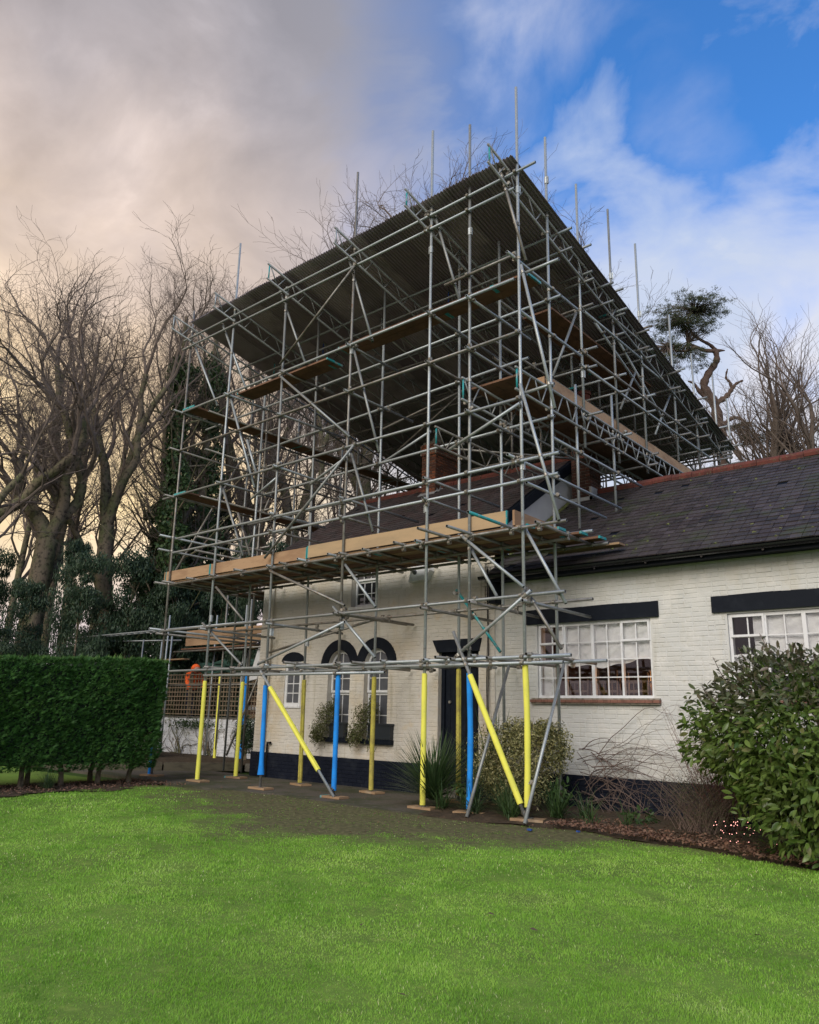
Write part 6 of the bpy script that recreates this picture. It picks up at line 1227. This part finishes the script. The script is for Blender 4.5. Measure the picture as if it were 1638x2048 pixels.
tiny_leaves('leaves', np.concatenate(Pa), np.concatenate(Oa), M_['shrub'], .022, .010, ss, 9)
b = MB()
for q in range(190):
    a_ = rnd.uniform(0, 6.28); l_ = rnd.uniform(.4, .95); x, y = -4.05 + rnd.gauss(0, .12), 10.75 + rnd.gauss(0, .1); b.path([(x, y, 0), (x + math.cos(a_) * l_ * .25, y + math.sin(a_) * l_ * .2, l_ * .45), (x + math.cos(a_) * l_ * .75, y + math.sin(a_) * l_ * .6, l_ * .85)], [.006, .004, .0015], 3)
b.build('stems', M_['vine'], ss)
ts = thing('red_twig_shrub', 'leafless reddish twiggy shrub between the long window and the big bush', 'shrub'); b = MB()
for q in range(85):
    a_ = rnd.gauss(0, .5); l_ = rnd.uniform(.7, 1.75); x, y = -3.85 + rnd.gauss(0, .12), 11.1 + rnd.gauss(0, .12); pts = [(x, y, 0)]; 
    for k_ in range(5): u = (k_ + 1) / 5; pts.append((x - .55 * u * math.sin(a_ + .5) * l_ + rnd.gauss(0, .025), y + .25 * u * math.sin(q) * l_, u * l_ * math.cos(a_ * .6)))
    b.path(pts, [.006, .005, .004, .003, .002, .0012], 3)
    for k_ in (2, 3, 4): p_ = pts[k_]; b.path([p_, (p_[0] + rnd.gauss(0, .10), p_[1], p_[2] + rnd.uniform(.02, .16))], [.0022, .001], 3)
b.build('twigs', mat('red_twigs', (.13, .055, .045), .8), ts)
# bare climber on the wing wall
vn = thing('bare_climber', 'tangle of leafless climbing stems on the wing wall under the long window', 'climber'); b = MB(); r_ = random.Random(8)
for q in range(66):
    if q < 44: x, z = r_.uniform(-6.6, -6.0), r_.uniform(.1, 1.0); an = r_.gauss(.15, .5)
    else: x, z = r_.uniform(-6.4, -4.6), 0.02; an = r_.gauss(1.35, .4)
    L_ = r_.uniform(.6, 2.4) if q < 44 else r_.uniform(.5, 1.3); n_ = 16; pts = []; y = WY - .05 - r_.random() * .12 - (.35 if q >= 44 else 0); dr = -r_.uniform(0, .14) if q < 44 else r_.gauss(0, .15)
    for k_ in range(n_):
        pts.append((x, y, max(.02, z))); x += math.cos(an) * L_ / n_; z += math.sin(an) * L_ / n_; an += dr * .9 + r_.gauss(0, .13); y += r_.gauss(0, .006)
        if z > 1.62: an -= .5
    rr = r_.uniform(.0035, .010); b.path(pts, np.linspace(rr, .0018, n_), 4)
    for k_ in range(3):
        p_ = pts[r_.randrange(4, n_)]; a2 = an + r_.gauss(.8, .6); b.path([p_, (p_[0] + .12 * math.cos(a2), p_[1] - .02, p_[2] + .12 * math.sin(a2)), (p_[0] + .24 * math.cos(a2 + .3), p_[1], p_[2] + .24 * math.sin(a2 + .3))], [.003, .002, .001], 3)
b.build('stems', M_['vine'], vn)
# window box plants
for i, (cx, lb_) in enumerate(((-12.45, 'bushy window box planting under the left arched window'), (-11.32, 'bushy window box planting under the right arched window'))):
    t_ = thing('window_box_plant', lb_, 'plant', 'window box plants'); Pa, Oa = [], []
    for c_ in ((cx - .10, 11.93, 1.42, .28, .16, .26), (cx - .2, 11.9, 1.14, .30, .17, .22), (cx + .12, 11.97, 1.55, .20, .12, .26), (cx - .28, 11.88, .98, .20, .12, .18)): p_, o_ = bush_pts(750, c_[:3], c_[3:], shell=.3, under=.0); Pa.append(p_); Oa.append(o_)
    for k_ in range(9):
        x = cx - .45 + rnd.random() * .75
        for z in np.linspace(1.0, 1.0 - rnd.uniform(.15, .38), 12): Pa.append(np.array([[x + .04 * math.sin(z * 20 + k_) + rnd.gauss(0, .01), 11.9 + rnd.gauss(0, .015), z]])); Oa.append(np.array([[0, -1., 0]]))
    tiny_leaves('leaves', np.concatenate(Pa), np.concatenate(Oa), M_['basket'], .036, .024, t_, 20 + i)
    p_ = thing('window_box', 'dark planter on the sill of the %s arched window' % ('left' if i == 0 else 'right'), 'planter', 'window boxes'); b = MB(); b.box((cx + .0, 11.99, .97), (cx + .62 if i else cx + .42, WY + .10, 1.27)); b.box((cx - .02, 11.97, 1.24), (cx + .64 if i else cx + .44, WY + .10, 1.28)); b.build('trough', M_['navy_pot'], p_)
# litter
def litter(name, label, n, fn, s=.035, m=None, z0=.02):
    P_ = np.array([fn() for _ in range(n)]); N_ = unit(np.array([0, 0, 1.]) + np.random.RandomState(n).normal(0, .5, (n, 3))); P_ = np.c_[P_, z0 + np.random.RandomState(n + 1).rand(n) * .035]; V_, F_ = leaf_quads(P_, N_, s, s * .55, 0, n); tag(link(name, mesh_np(name, V_, F_, m or M_['litter'], False, np.repeat(np.random.RandomState(2).rand(n), 2))), label, 'leaf litter', kind='stuff')
def bedp():
    x = rnd.uniform(-5.9, -1.5); y0 = float(edge_y(x)); return (x, y0 - .04 + abs(rnd.gauss(0, .45)))
litter('leaf_litter', 'brown dead leaves covering the bed edge before the wing', 3200, bedp, .055, z0=.05)
litter('hedge_litter', 'brown leaf litter beneath the hedge', 2200, lambda: (rnd.uniform(-15.4, -13.75) + .0, rnd.uniform(4.5, 9.5)), .045)
def lawnleaf():
    return (rnd.uniform(-11, -1.5), rnd.uniform(2.5, 9.3))
# single fallen leaves
lm = [mesh_np('fallen_leaf', *leaf_quads(np.array([[0, 0, .02]]), np.array([[.2, .1, .97]]), .07, .045, 0, q), M_['litter'], False, [.9, .9]) for q in (1, 2)]
for i, (x, y) in enumerate(((-3.55, 5.15), (-2.9, 3.4), (-1.95, 6.0), (-4.0, 4.25), (-7.9, 8.9), (-7.6, 9.2), (-3.1, 5.0))):
    o = link('fallen_leaf', lm[i % 2], None, (x, y, .012), (0, 0, i)); tag(o, ['pale dead leaf lying on the lawn %s' % w_ for w_ in ('left of centre', 'at the bottom centre', 'at the right', 'lower left of centre', 'by the yellow sleeve board', 'nearest the muddy edge', 'just left of the bottom centre')][i], 'leaf', 'fallen leaves on the lawn')
for i, (x, y, s_) in enumerate(((-5.85, 9.35, .055), (-5.35, 9.75, .04))):
    b = MB(); 
    for q in range(7): b.box((rnd.gauss(0, .03), rnd.gauss(0, .03), 0), (rnd.gauss(0, .03) + .035, rnd.gauss(0, .03) + .03, .02 + .01 * q / 3), rz=rnd.random() * 3)
    o = b.build('plastic_scrap', M_['tarp_blue'], None, loc=(x, y, .012)); o.scale = (s_ / .09,) * 3; tag(o, ['crumpled blue foam scrap on the mud by the raker foot', 'smaller blue foam scrap nearer the bed'][i], 'scrap', 'blue scraps')
# fairy lights
fl = thing('fairy_lights', 'string of tiny warm lights lit in the bed under the big bush', 'string lights'); b = MB(); b.tube((0, 0, 0), (0, 0, .006), .0035, 6); bm2 = b.mesh('bulb', M_['fairy']); pts = []
for q in range(38):
    x = -3.42 + .16 * math.sin(q * 1.3) + rnd.gauss(0, .05) + (.36 if q > 29 else 0); y = 9.98 + rnd.gauss(0, .08); z = .08 + .22 * abs(math.sin(q * .9)); pts.append((x, y, z)); link('bulb', bm2, fl, (x, y, z))
b = MB(); b.path(pts, .0018, 3); b.build('cable', M_['gutter'], fl)
for i, (x, y) in enumerate(((-2.95, 9.5), (-2.55, 9.35))):
    t_ = thing('fern', 'green fern at the foot of the big bush, %s' % ('nearer the lights' if i == 0 else 'nearer the right edge'), 'fern', 'ferns', (x, y, .05)); V_, F_, va = [], [], []
    for f_ in range(11):
        a_ = f_ * .62 + i; L_ = .34
        for k_ in range(16):
            u = k_ / 16; c = Vector((math.cos(a_), math.sin(a_), 0)) * L_ * u + Vector((0, 0, .22 * math.sin(u * 2.6))); s_ = Vector((-math.sin(a_), math.cos(a_), 0)); w = .07 * (1 - u) + .008
            for sg in (-1, 1): n0 = len(V_); V_ += [tuple(c), tuple(c + s_ * sg * w + Vector((math.cos(a_), math.sin(a_), -.15)) * .02), tuple(c + Vector((math.cos(a_), math.sin(a_), 0)) * .017)]; F_.append((n0, n0 + 1, n0 + 2)); va.append(rnd.random())
    link('fronds', mesh_np('fronds', np.array(V_), np.array(F_), M_['fern'], False, va), t_)['kind'] = 'stuff'
# ------------------------------------------------------------------ yard on the left: white wall, trellis, low scaffold, worker
BY = 14.9
gw = thing('garden_wall', 'low white painted brick retaining wall with peeling paint under the trellis', 'wall')
b = MB(); b.box((-26, BY, -.02), (-16.2, BY + .16, 1.24), .5); b.build('wall', M_['white_brick'], gw)
pb = MB(); r5 = random.Random(4)
for j in range(16):
    x = -24.4 + (j % 2) * .11
    while x < -16.45:
        if r5.random() > .03: V_, F_ = chamfer_brick(.210, .062, .016); pb.add(V_ + np.array([x + .11, BY + .004 + r5.gauss(0, .002), .05 + j * .075]), F_)
        x += .225
pb.build('brick_courses', M_['white_brick'], gw)['kind'] = 'stuff'
b = MB(); b.box((-26, BY - .03, 1.24), (-16.2, BY + .19, 1.285)); b.build('coping', M_['stone'], gw)
tf = thing('trellis_fence', 'brown square wooden trellis standing on the white garden wall', 'trellis'); z0, z1 = 1.32, 2.62
m_v = MB(); m_v.box((-.014, -.010, z0), (.014, .010, z1)); vm = m_v.mesh('upright_slat', M_['trellis'])
x = -24.3
while x < -16.6:
    link('upright_slat', vm, tf, (x + rnd.gauss(0, .008), BY + .05, 0), (0, rnd.gauss(0, .003), 0)); x += .155
for k_ in range(10):
    z = z0 + .03 + (z1 - z0 - .06) * k_ / 9; b = MB(); b.box((-24.35, BY + .022, z - .014), (-16.6, BY + .038, z + .014)); b.build('cross_slat', M_['trellis'], tf)
for x in (-24.3, -22.1, -19.95, -18.2, -16.55): b = MB(); b.box((x - .04, BY + .062, 1.28), (x + .04, BY + .14, z1 + .06)); b.build('post', M_['timber'], tf)
b = MB(); b.box((-16.5, 13.6, .02), (-16.42, BY + .1, 2.5)); b.build('side_fence_board', M_['timber'], tf)
# climbing stems on the wall and trellis
cl_ = thing('wall_climber', 'bare climbing stems with few leaves on the white garden wall', 'climber'); b = MB(); r_ = random.Random(3)
for q in range(46):
    x, z, an = r_.choice((-22.2, -19.0, -20.6, -18.2)) + r_.gauss(0, .1), .05, r_.gauss(1.57, .7); pts = []; n_ = 16; L_ = r_.uniform(1.2, 3.0)
    for k_ in range(n_): pts.append((x, BY - .05 - .02 * (k_ % 2), max(.05, min(z, 2.6)))); x += math.cos(an) * L_ / n_; z += math.sin(an) * L_ / n_; an += r_.gauss(0, .35)
    b.path(pts, np.linspace(r_.uniform(.01, .022), .004, n_), 4)
b.build('stems', M_['bark'], cl_)
p_, o_ = bush_pts(500, (-21.6, BY - .12, 1.05), (1.6, .12, .2), shell=.2, under=0); tiny_leaves('leaves', p_, o_, M_['ivy'], .06, .05, cl_, 31)
gs = thing('green_shrub', 'small dark leafed shrub against the white garden wall behind the yellow sleeve', 'shrub'); p_, o_ = bush_pts(2200, (-18.3, 14.4, .85), (.42, .35, .55), shell=.3, under=.2); tiny_leaves('leaves', p_, o_, M_['ever'], .07, .035, gs, 41)
b = MB(); [b.path([(-18.3 + rnd.gauss(0, .04), 14.4, 0), (-18.3 + rnd.gauss(0, .15), 14.4, .9)], .012, 4) for _ in range(6)]; b.build('stems', M_['bark'], gs)
gs = thing('green_shrub', 'low bushy shrub with dry stalks beside the hedge end', 'shrub'); p_, o_ = bush_pts(1400, (-20.8, 12.9, .65), (.35, .3, .5), shell=.3, under=.2); tiny_leaves('leaves', p_, o_, M_['shrub'], .06, .03, gs, 42)
b = MB()
for _ in range(120): a_ = rnd.gauss(0, .35); b.path([(-20.6 + rnd.gauss(0, .15), 12.8, 0), (-20.6 + a_, 12.8 + rnd.gauss(0, .2), rnd.uniform(.5, 1.0))], [.006, .002], 3)
b.build('stalks', M_['shrub'], gs)
def seg_box(p, q, w, h, z0):
    p = Vector((*p, 0)); q = Vector((*q, 0)); d = (q - p).normalized(); n_ = Vector((-d.y, d.x, 0)) * w; V_ = [p, q, q + n_, p + n_]; V_ = [tuple(v + Vector((0, 0, z0))) for v in V_] + [tuple(v + Vector((0, 0, z0 + h))) for v in V_]
    m_ = MB(); m_.add(V_, np.array([(0, 3, 2, 1), (4, 5, 6, 7), (0, 1, 5, 4), (1, 2, 6, 5), (2, 3, 7, 6), (3, 0, 4, 7)])); return m_
for i, (p_, q_) in enumerate((((-18.9, 9.0), (-17.4, 11.2)), ((-17.38, 11.23), (-16.35, 12.75)))):
    t_ = thing('timber_sleeper', ['long timber sleeper edging the raised bed beside the hedge end', 'timber sleeper edging the bed beside the stone step'][i], 'sleeper', 'sleepers edging the yard bed'); seg_box(p_, q_, .12, .19, .018).build('beam', M_['timber'], t_)
b = MB(); b.add([(-19.0, 9.2, .15), (-17.5, 11.3, .15), (-16.5, 12.85, .15), (-16.3, 14.9, .15), (-25, 14.9, .15), (-25, 9.2, .15)], [np.array([list(range(6))])], .5); tag(b.build('yard_bed_soil', M_['soil']), 'raised bed soil in front of the white wall', kind='structure')
st = thing('stone_step', 'rough stone block step at the house corner', 'step'); b = MB(); b.box((-16.3, 12.85, .018), (-15.25, 13.25, .20)); b.build('lower_block', M_['stone'], st); b = MB(); b.box((-16.5, 13.27, .018), (-15.25, 14.6, .34)); b.build('upper_block', M_['stone'], st)
# extra legs of the left-hand scaffold standing in the yard
for (x, y) in ((-19.42, 14.19), (-18.9, 14.7)): pipe('standard', (x, y, .17), (x - .02, y, 5.2))
# low scaffold beyond the hedge
ls = thing('low_scaffold', 'low tube scaffold with a long ladder beam beyond the hedge', 'scaffold')
Y0 = 13.4
def px_(x): return x
b = MB(); za, zb = 3.86, 3.86; xa, xb = -28.0, -16.9
for dy_ in (0, .24): b.tube((xa, Y0 + dy_, za), (xb, Y0 + dy_, zb), .024, 8)
o = b.build('ladder_beam', M_['steel_new'], ls, True)
b = MB()
for x in np.arange(xa + .2, xb, .38): b.tube((x, Y0, za), (x, Y0 + .24, za), .014, 6)
b.build('rung', M_['steel_new'], o, True)
for (x, zt, y) in ((-27.1, 4.35, Y0 + .05), (-24.1, 3.75, Y0 + .9), (-23.6, 3.7, Y0 + 1.3), (-22.4, 3.8, Y0 + .9), (-21.3, 4.3, Y0 + .05), (-19.0, 4.6, Y0 + 1.2), (-20.6, 4.4, Y0 + 1.3), (-25.6, 3.6, Y0 + 1.3)): pipe('standard', (x, y, .1), (x, y, zt), rnd.choice(['', 'new', 'teal_end']), ls)
pipe('ledger', (-27.2, Y0 + .1, 3.74), (-22.9, Y0 + 1.6, 3.74), '', ls)
for (x0, x1, z, m) in ((-21.0, -18.6, 3.62, 'toe'), (-18.58, -17.2, 3.60, 'toe'), (-21.0, -18.6, 3.38, 'toe'), (-18.58, -17.2, 3.36, 'board')): board('toe_board', (x0, 13.9, z), (x1, 13.94, z + .225), M_[m], ls)
for k_ in range(4): board('scaffold_board', (-21.3, 13.96 + k_ * .23, 3.28), (-17.2, 14.18 + k_ * .23, 3.32), M_['board_dark'], ls)
for z in (2.2, 3.22): pipe('ledger', (-21.6, 13.9, z), (-16.9, 13.9, z), 'dark', ls)
for (x, z) in ((-24.9, 3.0), (-23.2, 3.02)): board('scaffold_board', (x, 14.3, z), (x + 1.6, 14.5, z + .04), M_['board'], ls)
# green netting bundled on the rail
nb = thing('netting_bundle', 'dark green debris netting bundled above the trellis', 'netting'); b = MB()
for k_ in range(5):
    pts = [(-24.0 + i * .32, 16.4 + .05 * math.sin(i * 2 + k_), 2.78 + .09 * math.sin(i * 1.3 + k_ * 2) + .06 * k_) for i in range(14)]; b.path(pts, [.09 + .035 * math.sin(i * 1.9 + k_) for i in range(14)], 7)
b.build('folds', M_['netting'], nb, True)
# timber cladding pieces and window frame of the outbuilding behind
ob = thing('outbuilding', 'dark outbuilding with pale boards seen behind the trellis', 'shed'); b = MB(); b.box((-24.5, 18.2, 1.1), (-17.5, 18.3, 3.25), .5); b.build('wall', M_['board_dark'], ob)
for k_ in range(5): b = MB(); b.box((-24.4, 18.14, 1.25 + k_ * .3), (-19.8, 18.19, 1.40 + k_ * .3)); b.build('board', M_['white'] if k_ % 2 else M_['toe'], ob)
b = MB(); b.box((-19.6, 17.6, 1.1), (-18.4, 17.65, 3.9)); b.build('side_panel', M_['toe'], ob); b = MB(); slab(b, -24.8, -17.2, (18.0, 3.25), (20.5, 3.7), .08); b.build('roof', M_['netting'], ob)
# printed white board wrap
wb = thing('wrapped_panel', 'white printed board leaning at the house corner', 'panel'); yb = 14.0
V_ = [(-17.9, yb, 2.30), (-16.28, yb, 2.52), (-16.18, yb, 3.74), (-17.35, yb, 3.76)]; V_ = V_ + [(x, y + .05, z) for x, y, z in V_]; b = MB(); b.add(V_, np.array([(0, 1, 2, 3), (7, 6, 5, 4), (0, 4, 5, 1), (1, 5, 6, 2), (2, 6, 7, 3), (3, 7, 4, 0)]), .5); b.build('sheet', M_['printed'], wb)
b = MB(); r_ = random.Random(6)
for k_, z in enumerate((3.30, 3.22, 3.10, 2.98, 2.90, 2.80, 2.72)):
    x = -17.2 - .06 * k_
    while x < -16.75: l_ = r_.uniform(.03, .09); b.box((x, yb - .006, z), (x + l_, yb - .003, z + .022)); x += l_ + .025
b.build('print', M_['ink'], wb)
for x in (-17.0, -16.7, -16.45): c_ = MB(); c_.box((x - .004, yb - .006, 2.7), (x + .004, yb - .003, 3.72)); c_.build('crease', M_['ink'], wb)
tp = thing('striped_tarp', 'folded blue and yellow striped tarp hanging by the house corner', 'tarp')
for k_ in range(5):
    b = MB(); pts = [(-18.5 + .9 * u + .0, 13.98 + .03 * k_, 3.78 - .10 * k_ - .28 * u * (1 - u) * 2 - .18 * u * (k_ % 2)) for u in np.linspace(0, 1, 9)]; b.path(pts, .042, 6); b.build('fold', M_['tarp_blue'] if k_ % 2 == 0 else M_['tarp_yellow'], tp, True)
# worker in orange hi-vis bending behind the trellis
def skin_body(name, V_, E_, R_, m, parent, sub=2):
    me = bpy.data.meshes.new(name); me.from_pydata(V_, E_, []); o = bpy.data.objects.new(name, me); COL.objects.link(o); o.parent = parent
    s = o.modifiers.new('skin', 'SKIN'); [setattr(me.skin_vertices[0].data[i], 'radius', (r_, r_)) for i, r_ in enumerate(R_)]; me.skin_vertices[0].data[0].use_root = True; s.use_smooth_shade = True
    u = o.modifiers.new('sub', 'SUBSURF'); u.levels = sub; u.render_levels = sub; me.materials.append(m); return o
wk = thing('person', 'worker in orange hi-vis jacket with the hood up, bending forward behind the trellis', 'person', loc=(-22.55, 15.32, 1.12))
wk.scale = (1.10,) * 3
skin_body('body', [(0, 0, .90), (.05, -.02, 1.10), (.12, -.06, 1.30), (.22, -.10, 1.42), (.29, -.12, 1.46), (.36, -.14, 1.52), (.10, .02, .5), (.10, .05, .06), (.20, .0, .03), (-.10, 0, .5), (-.10, .05, .06), (.0, 0, .03)],
    [(0, 1), (1, 2), (2, 3), (3, 4), (4, 5), (0, 6), (6, 7), (7, 8), (0, 9), (9, 10), (10, 11)], [.14, .14, .16, .10, .06, .10, .075, .05, .04, .075, .05, .04], M_['navycloth'], wk)
skin_body('jacket', [(0, 0, .86), (.05, -.02, 1.08), (.12, -.06, 1.30), (.16, -.26, 1.33), (.28, -.34, 1.10), (.40, -.30, .95), (.16, .16, 1.33), (.28, .22, 1.10), (.40, .16, .95), (.22, -.08, 1.42)], [(0, 1), (1, 2), (2, 3), (3, 4), (4, 5), (2, 6), (6, 7), (7, 8), (2, 9)], [.185, .19, .20, .10, .075, .06, .10, .075, .06, .11], M_['orange'], wk)
b = MB(); V_ = []; F_ = []
bmh = bmesh.new(); bmesh.ops.create_uvsphere(bmh, u_segments=14, v_segments=10, radius=.145); meh = bpy.data.meshes.new('hood'); bmh.to_mesh(meh); bmh.free(); meh.materials.append(M_['orange']); [setattr(p_, 'use_smooth', True) for p_ in meh.polygons]; ho = link('hood', meh, wk, (.32, -.13, 1.52)); ho.scale = (1.1, .9, 1.0)
bmh = bmesh.new(); bmesh.ops.create_uvsphere(bmh, u_segments=14, v_segments=10, radius=.105); meh = bpy.data.meshes.new('head'); bmh.to_mesh(meh); bmh.free(); meh.materials.append(M_['skin']); hd = link('head', meh, wk, (.39, -.14, 1.50)); b = MB(); b.tube((.485, -.14, 1.50), (.51, -.14, 1.48), .016, 6, .01); b.build('nose', M_['skin'], wk)
for sx in (-.09, .09): b = MB(); b.tube((.05, sx, 1.03), (.051, sx, 1.03 + .001), .01, 4); 
b = MB(); b.path([(.04 + .20 * math.cos(a_) * .98, -.01 + .20 * math.sin(a_), 1.04) for a_ in np.linspace(0, 6.28, 18)], .022, 4); b.build('reflective_band', M_['hivisband'], wk)
bpy.context.view_layer.update()
print('tris', sum(len(o.data.loops) - 2 * len(o.data.polygons) for o in bpy.data.objects if o.type == 'MESH'), 'unique', sum(len(m.loops) - 2 * len(m.polygons) for m in bpy.data.meshes), 'objs', len(bpy.data.objects), 'couplers', len(used))
litter('paving_debris', 'scattered pale leaves and chips on the paving and mud', 260, lambda: (rnd.uniform(-14.5, -5.5), rnd.uniform(7.2, 11.8)), .03, z0=.016)
